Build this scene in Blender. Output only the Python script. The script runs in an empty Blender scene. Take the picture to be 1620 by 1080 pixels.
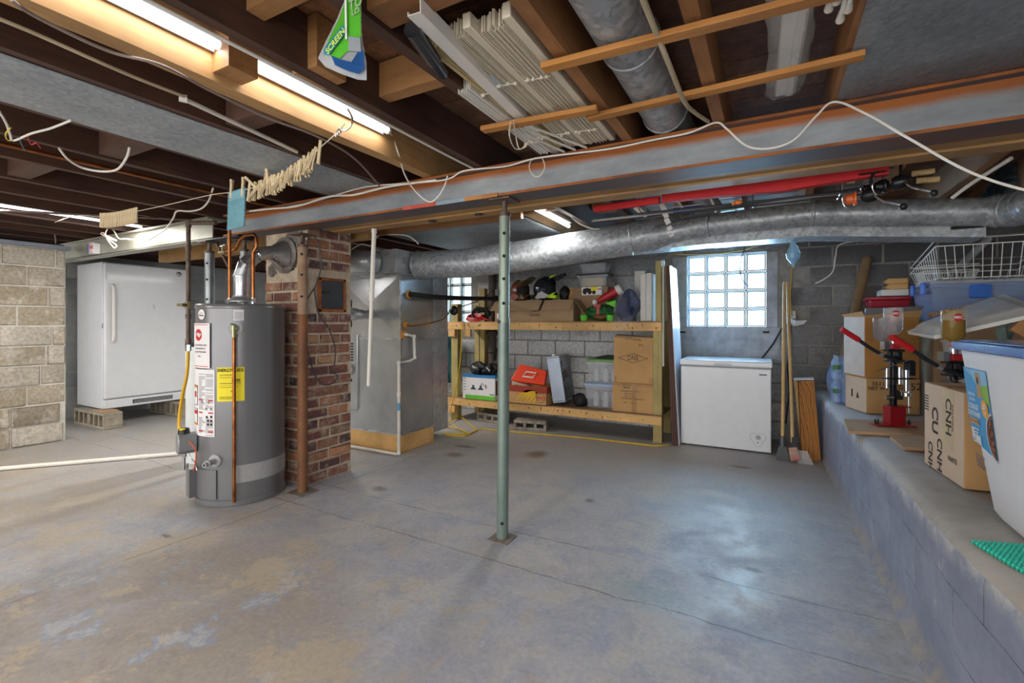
import bpy, math, random
from mathutils import Vector, Matrix
random.seed(7)
SC = bpy.context.scene
COL = SC.collection
PI = math.pi
V = Vector

# ------------------------------------------------------------------ camera, world, exposure
YAW = math.atan(408 / 750)
cam = bpy.data.objects.new('camera', bpy.data.cameras.new('camera'))
COL.objects.link(cam)
cam.location = (0, 0, 1.25)
cam.rotation_euler = (PI / 2, 0, YAW)
cam.data.sensor_width = 36
cam.data.lens = 750 * 36 / 1620
cam.data.shift_y = -30 / 1620
cam.data.clip_start = 0.05
SC.camera = cam
SC.view_settings.view_transform = 'Standard'
SC.view_settings.look = 'None'
SC.view_settings.exposure = 0.86
SC.view_settings.gamma = 1
SC.view_settings.use_curve_mapping = False
W = bpy.data.worlds.new('world'); SC.world = W; W.use_nodes = True
bg = W.node_tree.nodes['Background']
bg.inputs[0].default_value = (1.0, 0.97, 0.93, 1)
bg.inputs[1].default_value = 2.0

def area(name, loc, rot, sx, sy, power, col):
    l = bpy.data.lights.new(name, 'AREA'); l.shape = 'RECTANGLE'; l.size = sx; l.size_y = sy
    l.energy = power; l.color = col
    o = bpy.data.objects.new(name, l); COL.objects.link(o); o.location = loc; o.rotation_euler = rot
    return o
# daylight falling in through the glass block window, and unseen fill lights added behind the camera
area('window_daylight', (-0.43, 6.05, 1.62), (math.radians(-90), 0, 0), 0.9, 0.9, 110, (0.62, 0.78, 1.0))
for x, y, z, ln, pw in [(-1.6, -1.6, 2.12, 1.2, 34), (-5.0, -1.2, 2.12, 1.2, 34), (0.6, -1.4, 2.12, 1.2, 18)]:
    area('added_fill_light', (x, y, z), (0, 0, 0), 0.12, ln, pw, (1.0, 0.93, 0.84))
# the light the visible tubes throw down: thin strips lying along the underside of each lit tube
area('tube_light_pale_joist', (-1.762, 1.11, 2.238), (0, 0, 0), 0.026, 1.50, 2.0, (1.0, 0.95, 0.88))
area('tube_light_left_bay', (-5.28, 1.76, 2.150), (0, 0, 0), 0.026, 1.10, 18, (1.0, 0.95, 0.88))
area('tube_light_far', (-1.623, 3.70, 2.110), (0, 0, 0), 0.026, 0.80, 6, (1.0, 0.95, 0.88))
area('tube_light_alcove', (-4.55, 4.02, 2.000), (0, 0, 0), 0.026, 1.10, 26, (1.0, 0.95, 0.88))

# ------------------------------------------------------------------ small geometry helpers
CX, HY, FF, CH = 810., 510., 750., 1.25
FX = (-math.sin(YAW), math.cos(YAW)); RX = (math.cos(YAW), math.sin(YAW))
def _ray(px, py):
    u = (px - CX) / FF
    return V((FX[0] + u * RX[0], FX[1] + u * RX[1], (HY - py) / FF))
EYE = V((0, 0, CH))
def Pz(px, py, z=0.): d = _ray(px, py); return EYE + d * ((z - CH) / d.z)
def Px(px, py, x): d = _ray(px, py); return EYE + d * (x / d.x)
def Py(px, py, y): d = _ray(px, py); return EYE + d * (y / d.y)
def Pd(px, py, t): return EYE + _ray(px, py) * t

def lin(h):
    h = h.lstrip('#'); c = [int(h[i:i + 2], 16) / 255 for i in (0, 2, 4)]
    return tuple((x / 12.92 if x <= .04045 else ((x + .055) / 1.055) ** 2.4) for x in c) + (1,)

class MB:
    def __init__(s): s.v = []; s.f = []; s.m = []; s.M = None; s.mi = 0
    def add(s, vs, fs):
        b = len(s.v)
        for p in vs:
            p = V(p)
            if s.M is not None: p = s.M @ p
            s.v.append(p)
        for f in fs: s.f.append([b + i for i in f]); s.m.append(s.mi)
        return s
    def bx(s, x0, x1, y0, y1, z0, z1):
        return s.add([(x0,y0,z0),(x1,y0,z0),(x1,y1,z0),(x0,y1,z0),(x0,y0,z1),(x1,y0,z1),(x1,y1,z1),(x0,y1,z1)],
                     [(3,2,1,0),(4,5,6,7),(0,1,5,4),(1,2,6,5),(2,3,7,6),(3,0,4,7)])
    def hexa(s, p):   # eight corners, bottom ring then top ring
        return s.add(p, [(3,2,1,0),(4,5,6,7),(0,1,5,4),(1,2,6,5),(2,3,7,6),(3,0,4,7)])
    def bar(s, a, b, w, h, up=(0,0,1)):
        a = V(a); b = V(b); d = (b - a).normalized(); u = V(up)
        if abs(d.dot(u)) > .98: u = V((0, 1, 0))
        r = d.cross(u).normalized(); u = r.cross(d).normalized(); r = r * w / 2; u = u * h / 2
        return s.hexa([a-r-u, a+r-u, b+r-u, b-r-u, a-r+u, a+r+u, b+r+u, b-r+u])
    def cyl(s, a, b, r0, r1=None, n=20, cap=True):
        r1 = r0 if r1 is None else r1
        return s.tube([a, b], None, n, cap, [r0, r1])
    def tube(s, pts, r=.01, n=8, cap=True, rs=None):
        pts = [V(p) for p in pts]; rings = []; prev = None
        for i, p in enumerate(pts):
            d = (pts[min(i+1, len(pts)-1)] - pts[max(i-1, 0)])
            d = d.normalized() if d.length > 1e-9 else V((0,0,1))
            if prev is None:
                u = d.cross(V((0,0,1)))
                if u.length < .1: u = d.cross(V((0,1,0)))
                u.normalize()
            else:
                u = prev - d * prev.dot(d); u.normalize()
            prev = u; w = d.cross(u); rr = rs[i] if rs else r
            rings.append([p + u*rr*math.cos(2*PI*k/n) + w*rr*math.sin(2*PI*k/n) for k in range(n)])
        vs = [q for ring in rings for q in ring]; fs = []
        for i in range(len(rings)-1):
            for k in range(n):
                a = i*n+k; b = i*n+(k+1) % n
                fs.append((a, a+n, b+n, b))
        if cap: fs.append(tuple(range(n))); fs.append(tuple(reversed(range((len(rings)-1)*n, len(rings)*n))))
        return s.add(vs, fs)
    def lathe(s, prof, base=(0,0,0), n=32, axis=None):
        base = V(base); rot = Matrix.Identity(3)
        if axis is not None: rot = V((0,0,1)).rotation_difference(V(axis)).to_matrix()
        vs = []; fs = []
        for r, z in prof:
            for k in range(n): vs.append(base + rot @ V((r*math.cos(2*PI*k/n), r*math.sin(2*PI*k/n), z)))
        for i in range(len(prof)-1):
            for k in range(n):
                a = i*n+k; b = i*n+(k+1) % n
                fs.append((a, b, b+n, a+n))
        return s.add(vs, fs)
    def sph(s, c, rx, ry=None, rz=None, n=14, m=9, jit=0):
        ry = ry or rx; rz = rz or rx; c = V(c); vs = []; fs = []
        for i in range(m+1):
            t = PI*i/m
            for k in range(n):
                q = 1 + (random.uniform(-jit, jit) if 0 < i < m else 0)
                vs.append(c + V((rx*q*math.sin(t)*math.cos(2*PI*k/n), ry*q*math.sin(t)*math.sin(2*PI*k/n), rz*q*math.cos(t))))
        for i in range(m):
            for k in range(n):
                a = i*n+k; b = i*n+(k+1) % n
                fs.append((a, a+n, b+n, b))
        return s.add(vs, fs)
    def prism(s, poly, o, ex, ey, depth):   # polygon in plane (ex, ey) at o, pushed by vector depth
        o = V(o); ex = V(ex); ey = V(ey); dv = V(depth); n = len(poly)
        a = [o + ex*x + ey*y for x, y in poly]
        return s.add(a + [p + dv for p in a], [tuple(reversed(range(n))), tuple(range(n, 2*n))] + [(i, (i+1) % n, n+(i+1) % n, n+i) for i in range(n)])
    def quad(s, a, b, c, d): return s.add([a, b, c, d], [(0, 1, 2, 3)])
    def cpatch(s, c, r, a0, a1, z0, z1, n=12, th=.002):   # curved sheet on an upright cylinder
        vs = []; c = V(c)
        for k in range(n+1):
            a = a0 + (a1-a0)*k/n; e = V((math.cos(a), math.sin(a), 0))
            for z in (z0, z1): 
                for q in (r, r+th): vs.append(c + e*q + V((0,0,z)))
        fs = []
        for k in range(n):
            b = 4*k; d = b+4
            fs += [(b+1, d+1, d+3, b+3), (b, b+2, d+2, d), (b+2, b+3, d+3, d+2), (b, d, d+1, b+1)]
        fs += [(0, 1, 3, 2), (4*n, 4*n+2, 4*n+3, 4*n+1)]
        return s.add(vs, fs)

def smoothpath(pts, k=6):
    pts = [V(p) for p in pts]; out = []
    for i in range(len(pts)-1):
        p0 = pts[max(i-1, 0)]; p1 = pts[i]; p2 = pts[i+1]; p3 = pts[min(i+2, len(pts)-1)]
        for j in range(k):
            t = j/k
            out.append(.5*((2*p1) + (p2-p0)*t + (2*p0-5*p1+4*p2-p3)*t*t + (3*p1-p0-3*p2+p3)*t**3))
    out.append(pts[-1]); return out

def build(name, mb, mat, parent=None, bev=0, seg=2, angle=38, flip=False):
    me = bpy.data.meshes.new(name); vs = mb.v; loc = V((0,0,0)); off = V((0,0,0))
    if parent is not None:
        off = world_loc(parent)
    else:
        if vs:
            xs = [p.x for p in vs]; ys = [p.y for p in vs]; zs = [p.z for p in vs]
            loc = V(((min(xs)+max(xs))/2, (min(ys)+max(ys))/2, min(zs))); off = loc
    me.from_pydata([tuple(p-off) for p in vs], [], mb.f)
    mats = mat if isinstance(mat, (list, tuple)) else [mat]
    for m in mats: me.materials.append(m)
    me.polygons.foreach_set('material_index', mb.m)
    me.polygons.foreach_set('use_smooth', [True]*len(mb.f))
    me.update(); me.validate()
    me.set_sharp_from_angle(angle=math.radians(angle))
    o = bpy.data.objects.new(name, me); COL.objects.link(o)
    if parent is not None: o.parent = parent
    else: o.location = loc
    if bev:
        b = o.modifiers.new('bevel', 'BEVEL'); b.width = bev; b.segments = seg; b.limit_method = 'ANGLE'; b.angle_limit = math.radians(40)
        b.harden_normals = False
    return o
def world_loc(o):
    p = V(o.location)
    while o.parent is not None: o = o.parent; p = p + V(o.location)
    return p
def thing(name, label, cat, loc, group=None):
    o = bpy.data.objects.new(name, None); COL.objects.link(o); o.location = V(loc); o.empty_display_size = .05
    o['label'] = label; o['category'] = cat
    if group: o['group'] = group
    return o
def single(name, mb, mat, label, cat, group=None, **k):
    o = build(name, mb, mat, None, **k); o['label'] = label; o['category'] = cat
    if group: o['group'] = group
    return o
def struct(name, mb, mat, label=None, cat=None, group=None, **k):
    o = build(name, mb, mat, None, **k); o['kind'] = 'structure'
    if label: o['label'] = label
    if cat: o['category'] = cat
    if group: o['group'] = group
    return o
def copy_tree(o, loc, rot=None, label=None, par=None):
    c = o.copy(); COL.objects.link(c)
    if par is None:
        c.location = loc
        if rot is not None: c.rotation_euler = rot
        if label: c['label'] = label
    else: c.parent = par
    for ch in list(o.children): copy_tree(ch, None, par=c)
    return c

def text_mesh(s, size, bold=False, align='CENTER'):
    cu = bpy.data.curves.new('t', 'FONT'); cu.body = s; cu.size = size; cu.align_x = align; cu.align_y = 'CENTER'
    cu.resolution_u = 3
    if bold: cu.offset = size*.02
    t = bpy.data.objects.new('t', cu); COL.objects.link(t)
    dg = bpy.context.evaluated_depsgraph_get(); dg.update()
    me = bpy.data.meshes.new_from_object(t.evaluated_get(dg))
    vs = [v.co.copy() for v in me.vertices]; fs = [tuple(p.vertices) for p in me.polygons]
    bpy.data.objects.remove(t); bpy.data.curves.remove(cu); bpy.data.meshes.remove(me)
    return vs, fs
def text(mb, s, size, o, ex, ey, bold=False, sx=1., align='CENTER'):
    vs, fs = text_mesh(s, size, bold, align); ex = V(ex).normalized(); ey = V(ey).normalized(); o = V(o)
    return mb.add([o + ex*v.x*sx + ey*v.y for v in vs], fs)
def text_cyl(mb, s, size, c, r, a, z, sx=1., bold=False):
    vs, fs = text_mesh(s, size, bold); c = V(c)
    return mb.add([c + V((r*math.cos(a+v.x*sx/r), r*math.sin(a+v.x*sx/r), z+v.y)) for v in vs], fs)

# ------------------------------------------------------------------ materials
MAT = {}
def nodes(name):
    m = bpy.data.materials.new(name); m.use_nodes = True; nt = m.node_tree
    return m, nt, nt.nodes['Principled BSDF']
def N(nt, t, **k):
    n = nt.nodes.new(t)
    for a, b in k.items():
        if hasattr(n, a): setattr(n, a, b)
    return n
def ramp(nt, stops):
    r = nt.nodes.new('ShaderNodeValToRGB'); e = r.color_ramp.elements
    while len(e) < len(stops): e.new(.5)
    for i, (p, c) in enumerate(stops): e[i].position = p; e[i].color = c if isinstance(c, tuple) else lin(c)
    return r
def coord(nt, scale=(1,1,1), world=False, rot=(0,0,0)):
    tc = nt.nodes.new('ShaderNodeTexCoord'); mp = nt.nodes.new('ShaderNodeMapping'); mp.inputs['Scale'].default_value = scale
    mp.inputs['Rotation'].default_value = rot
    if world:
        g = nt.nodes.new('ShaderNodeNewGeometry'); nt.links.new(g.outputs['Position'], mp.inputs['Vector'])
    else: nt.links.new(tc.outputs['Object'], mp.inputs['Vector'])
    return mp
def noise(nt, mp, s, d=4, r=.55, w=0):
    n = nt.nodes.new('ShaderNodeTexNoise'); n.inputs['Scale'].default_value = s; n.inputs['Detail'].default_value = d
    n.inputs['Roughness'].default_value = r; n.inputs['Distortion'].default_value = w
    nt.links.new(mp.outputs['Vector'], n.inputs['Vector']); return n
def mixc(nt, f, a, b, mode='MIX'):
    m = nt.nodes.new('ShaderNodeMix'); m.data_type = 'RGBA'; m.blend_type = mode
    for sock, val in ((m.inputs[0], f), (m.inputs[6], a), (m.inputs[7], b)):
        if hasattr(val, 'outputs'): nt.links.new(val.outputs[0], sock)
        elif hasattr(val, 'links'): nt.links.new(val, sock)
        elif isinstance(val, str): sock.default_value = lin(val)
        else: sock.default_value = val
    return m.outputs[2]
def bump(nt, p, h, st=.2, dist=.01):
    b = nt.nodes.new('ShaderNodeBump'); b.inputs['Strength'].default_value = st; b.inputs['Distance'].default_value = dist
    nt.links.new(h, b.inputs['Height']); nt.links.new(b.outputs[0], p.inputs['Normal'])
def plain(name, c, rough=.5, metal=0., vary=.12, scale=8., bmp=0., c2=None, coat=0., spec=None):
    if name in MAT: return MAT[name]
    m, nt, p = nodes(name); mp = coord(nt)
    a = lin(c); b = lin(c2) if c2 else tuple(x*(1-vary*1.6) for x in a[:3])+(1,)
    n = noise(nt, mp, scale, 5, .6)
    r = ramp(nt, [(.3, b), (.65, a)]); nt.links.new(n.outputs[0], r.inputs[0]); nt.links.new(r.outputs[0], p.inputs['Base Color'])
    p.inputs['Roughness'].default_value = rough; p.inputs['Metallic'].default_value = metal
    if spec is not None: p.inputs['Specular IOR Level'].default_value = spec
    if coat: p.inputs['Coat Weight'].default_value = coat; p.inputs['Coat Roughness'].default_value = .1
    if bmp: 
        n2 = noise(nt, mp, scale*6, 4, .6); bump(nt, p, n2.outputs[0], bmp, .004)
    MAT[name] = m; return m
def wood(name, c1, c2, axis='x', rough=.6, s=1., dark=None):
    key = name+axis
    if key in MAT: return MAT[key]
    m, nt, p = nodes(key); sc = {'x': (1.2, 14, 14), 'y': (14, 1.2, 14), 'z': (14, 14, 1.2)}[axis]
    mp = coord(nt, tuple(v*s for v in sc), world=True); n = noise(nt, mp, 1.6, 6, .65, .6)
    r = ramp(nt, [(.28, c1), (.5, c2), (.72, c1)]); nt.links.new(n.outputs[0], r.inputs[0])
    mp2 = coord(nt, world=True); n2 = noise(nt, mp2, 2.3, 4, .6); r2 = ramp(nt, [(.3, (.62, .6, .58, 1)), (.62, (1, 1, 1, 1))])
    nt.links.new(n2.outputs[0], r2.inputs[0])
    out = mixc(nt, 1.0, r.outputs[0], r2.outputs[0], 'MULTIPLY')
    nt.links.new(out, p.inputs['Base Color']); p.inputs['Roughness'].default_value = rough
    bump(nt, p, n.outputs[0], .25, .003); MAT[key] = m; return m
def galv(name, c='#b9c0c6', c2='#8d969e', rough=.34, spangle=26., metal=.85, st=.5):
    if name in MAT: return MAT[name]
    m, nt, p = nodes(name); mp = coord(nt, world=True)
    vo = nt.nodes.new('ShaderNodeTexVoronoi'); vo.inputs['Scale'].default_value = spangle; nt.links.new(mp.outputs[0], vo.inputs['Vector'])
    n = noise(nt, mp, 3., 4, .6)
    sep = nt.nodes.new('ShaderNodeSeparateColor'); nt.links.new(vo.outputs['Color'], sep.inputs[0])
    r = ramp(nt, [(.0, c2), (1., c)]); nt.links.new(sep.outputs[0], r.inputs[0])
    r2 = ramp(nt, [(.3, (.7, .7, .72, 1)), (.65, (1, 1, 1, 1))]); nt.links.new(n.outputs[0], r2.inputs[0])
    out = mixc(nt, 1., r.outputs[0], r2.outputs[0], 'MULTIPLY'); nt.links.new(out, p.inputs['Base Color'])
    p.inputs['Metallic'].default_value = metal
    mr = nt.nodes.new('ShaderNodeMapRange'); nt.links.new(sep.outputs[1], mr.inputs[0]); vr = 1. if spangle > 10 else .15; mr.inputs[3].default_value = rough-.08*vr; mr.inputs[4].default_value = rough+.14*vr
    nt.links.new(mr.outputs[0], p.inputs['Roughness'])
    bump(nt, p, n.outputs[0], .06, .02); MAT[name] = m; return m
def clear(name, c='#dfe9f2', alpha=.35, rough=.12, vary=True):
    if name in MAT: return MAT[name]
    m, nt, p = nodes(name); p.inputs['Base Color'].default_value = lin(c); p.inputs['Roughness'].default_value = rough
    p.inputs['Alpha'].default_value = alpha
    if vary:
        mp = coord(nt); n = noise(nt, mp, 9, 4, .6); mr = nt.nodes.new('ShaderNodeMapRange'); nt.links.new(n.outputs[0], mr.inputs[0])
        mr.inputs[3].default_value = alpha*.7; mr.inputs[4].default_value = min(1, alpha*1.4); nt.links.new(mr.outputs[0], p.inputs['Alpha'])
        bump(nt, p, n.outputs[0], .3, .01)
    MAT[name] = m; return m
def emit(name, c, s):
    if name in MAT: return MAT[name]
    m, nt, p = nodes(name); p.inputs['Emission Color'].default_value = lin(c); p.inputs['Emission Strength'].default_value = s
    p.inputs['Base Color'].default_value = lin(c); MAT[name] = m; return m
def masonry_mat(name, stops, rough=.9, dirt='#4a4038', dscale=3., dlo=.42, dhi=.62, damt=.5, bs=40, bst=.5, posmix=None):
    m, nt, p = nodes(name); g = nt.nodes.new('ShaderNodeNewGeometry'); mp = coord(nt, world=True)
    r = ramp(nt, stops); r.color_ramp.interpolation = 'LINEAR'; nt.links.new(g.outputs['Random Per Island'], r.inputs[0])
    n = noise(nt, mp, dscale, 7, .7); rr = ramp(nt, [(dlo, (0,0,0,1)), (dhi, (damt,)*3+(1,))]); nt.links.new(n.outputs[0], rr.inputs[0])
    out = mixc(nt, rr.outputs[0], r.outputs[0], dirt)
    n2 = noise(nt, mp, bs, 5, .7); r2 = ramp(nt, [(.35, (.7,.7,.7,1)), (.6, (1.08,1.08,1.08,1))]); nt.links.new(n2.outputs[0], r2.inputs[0])
    out = mixc(nt, 1., out, r2.outputs[0], 'MULTIPLY')
    if posmix: out = posmix(nt, mp, out)
    nt.links.new(out, p.inputs['Base Color']); p.inputs['Roughness'].default_value = rough
    bump(nt, p, n2.outputs[0], bst, .006); MAT[name] = m; return m

def floor_mat():
    m, nt, p = nodes('painted_concrete'); mp = coord(nt, world=True)
    n1 = noise(nt, mp, 1.1, 10, .72, .6); n2 = noise(nt, mp, 3.4, 12, .78, .3); n3 = noise(nt, mp, 42, 5, .7)
    n4 = noise(nt, mp, 2.9, 12, .70, .25); n5 = noise(nt, mp, .8, 5, .6, .4); n6 = noise(nt, mp, 4.2, 12, .72, .2); n7 = noise(nt, mp, 12, 8, .75)
    base = mixc(nt, ramp_of(nt, n1, .40, .60), '#a5a9b4', '#bab6b0')
    base = mixc(nt, ramp_of(nt, n2, .47, .60, .6), base, '#8f97ae')
    base = mixc(nt, ramp_of(nt, n7, .52, .66, .35), base, '#bcb9b5')
    sep = nt.nodes.new('ShaderNodeSeparateXYZ'); nt.links.new(mp.outputs[0], sep.inputs[0])
    near = mapr(nt, sep.outputs[1], 2.5, 1.5); leftw = mapr(nt, sep.outputs[0], -.1, -1.0)
    # the paint is worn through to brown concrete at the near left, with flakes of paint left standing
    loss = mul(nt, mul(nt, mapr(nt, sep.outputs[1], 2.3, 1.5), mapr(nt, sep.outputs[0], -.7, -1.9)), ramp_of(nt, n5, .40, .54).outputs[0])
    base = mixc(nt, mul(nt, loss, .75), base, '#91877d')
    base = mixc(nt, mul(nt, mul(nt, loss, ramp_of(nt, n6, .56, .58).outputs[0]), .9), base, '#8e98ad')
    pat = mul(nt, ramp_of(nt, n4, .535, .55).outputs[0], mul(nt, near, leftw))
    base = mixc(nt, mul(nt, pat, .6), base, '#b5a68e')
    pat = mul(nt, ramp_of(nt, n6, .60, .612).outputs[0], near); base = mixc(nt, mul(nt, pat, .5), base, '#bab6b0')
    far = mapr(nt, sep.outputs[1], 2.6, 4.2); base = mixc(nt, mul(nt, far, .6), base, mixc(nt, ramp_of(nt, n2, .4, .6), '#9a948c', '#aea9a2'))
    left = mapr(nt, sep.outputs[0], -3.2, -4.6); base = mixc(nt, mul(nt, left, .55), base, mixc(nt, ramp_of(nt, n2, .4, .6), '#968f84', '#b0aba1'))
    dirt = mul(nt, mapr(nt, sep.outputs[0], .18, .42), ramp_of(nt, n7, .40, .62).outputs[0]); base = mixc(nt, mul(nt, dirt, .55), base, '#8a7d6b')
    def dist_xy(x, y, rx, ry):
        c = nt.nodes.new('ShaderNodeVectorMath'); c.operation = 'ADD'; nt.links.new(mp.outputs[0], c.inputs[0]); c.inputs[1].default_value = (-x, -y, 0)
        w = nt.nodes.new('ShaderNodeVectorMath'); w.operation = 'SCALE'; nt.links.new(n2.outputs['Color'], w.inputs[0]); w.inputs[3].default_value = .10
        c2 = nt.nodes.new('ShaderNodeVectorMath'); c2.operation = 'ADD'; nt.links.new(c.outputs[0], c2.inputs[0]); nt.links.new(w.outputs[0], c2.inputs[1])
        d = nt.nodes.new('ShaderNodeVectorMath'); d.operation = 'MULTIPLY'; nt.links.new(c2.outputs[0], d.inputs[0]); d.inputs[1].default_value = (1/rx, 1/ry, 0)
        l = nt.nodes.new('ShaderNodeVectorMath'); l.operation = 'LENGTH'; nt.links.new(d.outputs[0], l.inputs[0]); return l.outputs['Value']
    for px, py, rx, ry in ((850, 718, .13, .16), (718, 719, .12, .10), (600, 773, .10, .06), (735, 706, .16, .06), (1190, 900, .06, .03), (932, 792, .05, .05), (1172, 738, .12, .06), (265, 847, .05, .02)):
        q = Pz(px, py); base = mixc(nt, mul(nt, mapr(nt, dist_xy(q.x+.05, q.y+.05, rx, ry), 1., .35), .7), base, '#5f4f40')
    q = Pz(1010, 935); base = mixc(nt, mul(nt, mapr(nt, dist_xy(q.x+.05, q.y+.05, .28, .18), 1., .2), .3), base, '#7fa39a')
    for a_, b_ in (((700, 812), (1420, 985)), ((590, 745), (700, 705)), ((450, 790), (760, 880))):
        A, B = Pz(*a_), Pz(*b_); d = (B-A).normalized(); nx, ny = -d.y, d.x
        dp = nt.nodes.new('ShaderNodeVectorMath'); dp.operation = 'DOT_PRODUCT'; w = nt.nodes.new('ShaderNodeVectorMath'); w.operation = 'SCALE'; nt.links.new(n1.outputs['Color'], w.inputs[0]); w.inputs[3].default_value = .12
        c2 = nt.nodes.new('ShaderNodeVectorMath'); c2.operation = 'ADD'; nt.links.new(mp.outputs[0], c2.inputs[0]); nt.links.new(w.outputs[0], c2.inputs[1]); nt.links.new(c2.outputs[0], dp.inputs[0]); dp.inputs[1].default_value = (nx, ny, 0)
        sb = nt.nodes.new('ShaderNodeMath'); sb.operation = 'SUBTRACT'; nt.links.new(dp.outputs['Value'], sb.inputs[0]); sb.inputs[1].default_value = A.x*nx+A.y*ny+.06*(nx+ny)
        ab = nt.nodes.new('ShaderNodeMath'); ab.operation = 'ABSOLUTE'; nt.links.new(sb.outputs[0], ab.inputs[0])
        base = mixc(nt, mul(nt, mul(nt, mapr(nt, ab.outputs[0], .007, .002), ramp_of(nt, n4, .38, .56).outputs[0]), .7), base, '#5f5a55')
    dv = nt.nodes.new('ShaderNodeVectorMath'); dv.operation = 'ADD'
    sc = nt.nodes.new('ShaderNodeVectorMath'); sc.operation = 'SCALE'; sc.inputs[3].default_value = .45
    nt.links.new(n2.outputs['Color'], sc.inputs[0]); nt.links.new(mp.outputs[0], dv.inputs[0]); nt.links.new(sc.outputs[0], dv.inputs[1])
    vo = nt.nodes.new('ShaderNodeTexVoronoi'); vo.feature = 'DISTANCE_TO_EDGE'; vo.inputs['Scale'].default_value = .42
    nt.links.new(dv.outputs[0], vo.inputs['Vector'])
    ck = mapr(nt, vo.outputs['Distance'], .003, .001); base = mixc(nt, mul(nt, ck, .2), base, '#6e675f')
    base = mixc(nt, 1., base, mixc(nt, ramp_of(nt, n3, .3, .66), (.84,.84,.84,1), (1.08,1.08,1.08,1)), 'MULTIPLY')
    nt.links.new(base, p.inputs['Base Color'])
    rg = nt.nodes.new('ShaderNodeMapRange'); nt.links.new(n2.outputs[0], rg.inputs[0]); rg.inputs[1].default_value = .35; rg.inputs[2].default_value = .65
    rg.inputs[3].default_value = .36; rg.inputs[4].default_value = .66
    nt.links.new(rg.outputs[0], p.inputs['Roughness']); bump(nt, p, n7.outputs[0], .18, .01)
    return m
def ramp_of(nt, n, lo, hi, top=1.):
    r = ramp(nt, [(lo, (0,0,0,1)), (hi, (top,)*3+(1,))]); nt.links.new(n.outputs[0], r.inputs[0]); return r
def mapr(nt, sock, a, b):
    m = nt.nodes.new('ShaderNodeMapRange'); nt.links.new(sock, m.inputs[0]); m.inputs[1].default_value = a; m.inputs[2].default_value = b; return m.outputs[0]
def mul(nt, a, b):
    m = nt.nodes.new('ShaderNodeMath'); m.operation = 'MULTIPLY'
    for i, x in enumerate((a, b)):
        if isinstance(x, (int, float)): m.inputs[i].default_value = x
        else: nt.links.new(x, m.inputs[i])
    return m.outputs[0]

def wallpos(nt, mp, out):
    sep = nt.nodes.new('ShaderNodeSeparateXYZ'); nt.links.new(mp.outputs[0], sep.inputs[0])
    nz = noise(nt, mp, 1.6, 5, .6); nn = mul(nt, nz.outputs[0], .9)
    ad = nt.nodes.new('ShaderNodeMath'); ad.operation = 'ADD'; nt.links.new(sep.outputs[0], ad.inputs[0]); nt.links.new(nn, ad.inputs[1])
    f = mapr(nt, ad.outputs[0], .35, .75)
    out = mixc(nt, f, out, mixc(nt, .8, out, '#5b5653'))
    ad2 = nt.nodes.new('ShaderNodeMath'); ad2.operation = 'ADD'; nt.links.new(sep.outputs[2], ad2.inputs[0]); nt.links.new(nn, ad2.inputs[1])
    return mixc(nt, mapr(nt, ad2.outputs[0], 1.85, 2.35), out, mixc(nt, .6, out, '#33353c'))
def masonry(mb, o, eu, ev, en, w, h, bw, bh, gap, th, jit=.004, wj=0., skip=None, mi=0, half=True):
    """courses of blocks laid on the plane (eu, ev) at o, standing th out along en"""
    o = V(o); eu = V(eu); ev = V(ev); en = V(en); mb.mi = mi; r = 0; v = 0
    while v < h-.02:
        v1 = min(v+bh, h); u = -bw/2 if (half and r % 2) else 0
        while u < w-.01:
            u1 = u+bw+random.uniform(-wj, wj); a = max(u, 0)+gap/2; b = min(u1, w)-gap/2; c = v+gap/2; d = v1-gap/2
            if b-a > .03 and not (skip and skip((a+b)/2, (c+d)/2, a, b, c, d)):
                t = th+random.uniform(-jit, jit); e = min(.006, gap*.4); j = lambda: random.uniform(-e, e)*.6
                ring0 = [o+eu*a+ev*c, o+eu*b+ev*c, o+eu*b+ev*d, o+eu*a+ev*d]
                ring1 = [p+en*(t-e) for p in ring0]
                ring2 = [o+eu*(a+e+j())+ev*(c+e+j())+en*(t+j()*.5), o+eu*(b-e+j())+ev*(c+e+j())+en*(t+j()*.5), o+eu*(b-e+j())+ev*(d-e+j())+en*(t+j()*.5), o+eu*(a+e+j())+ev*(d-e+j())+en*(t+j()*.5)]
                mb.add(ring0+ring1+ring2, [(8,9,10,11)]+[(i, (i+1) % 4, 4+(i+1) % 4, 4+i) for i in range(4)]+[(4+i, 4+(i+1) % 4, 8+(i+1) % 4, 8+i) for i in range(4)])
            u = u1
        v = v1; r += 1
    mb.mi = 0

# shared materials
cardboard = plain('cardboard', '#c49a66', .85, vary=.1, scale=4, bmp=.1)
cardboard2 = plain('cardboard_dull', '#a98c6c', .9, vary=.12, scale=4, bmp=.1)
cardpale = plain('cardboard_pale', '#cdb7a0', .85, vary=.08, scale=4, bmp=.1)
ink = plain('printed_ink', '#2c2725', .8, vary=.05)
white_pl = plain('white_plastic', '#e8e8e6', .35, vary=.04)
white_en = plain('white_enamel', '#e4e8ee', .25, vary=.03, coat=.3)
blackp = plain('black_plastic', '#17181b', .45, vary=.2)
blackr = plain('black_rubber', '#1b1d22', .8, vary=.2)
steel = galv('galvanized_sheet', '#ced3d8', '#bac1c7', .34, 20., .6)
duct_m = galv('galvanized_duct', '#c6ccd0', '#9aa1a7', .42, 42., .5)
pan_m = galv('dull_galvanized_sheet', '#b2b9be', '#9aa2a8', .55, 60., .3)
copper = plain('copper', '#b4713f', .32, 1., .2, 12, c2='#7d4a2a')
iron = plain('dull_iron_pipe', '#75655a', .55, .5, .2, 20, c2='#4b4039')
chrome = plain('bright_metal', '#d6dade', .18, 1., .05)
darkmet = plain('dark_metal', '#2c2c2f', .4, .7, .2)
pvc = plain('pvc_white', '#e3e0d8', .4, vary=.06)
joist_w = wood('aged_joist_wood', '#7f5636', '#a37247', 'y')
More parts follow.
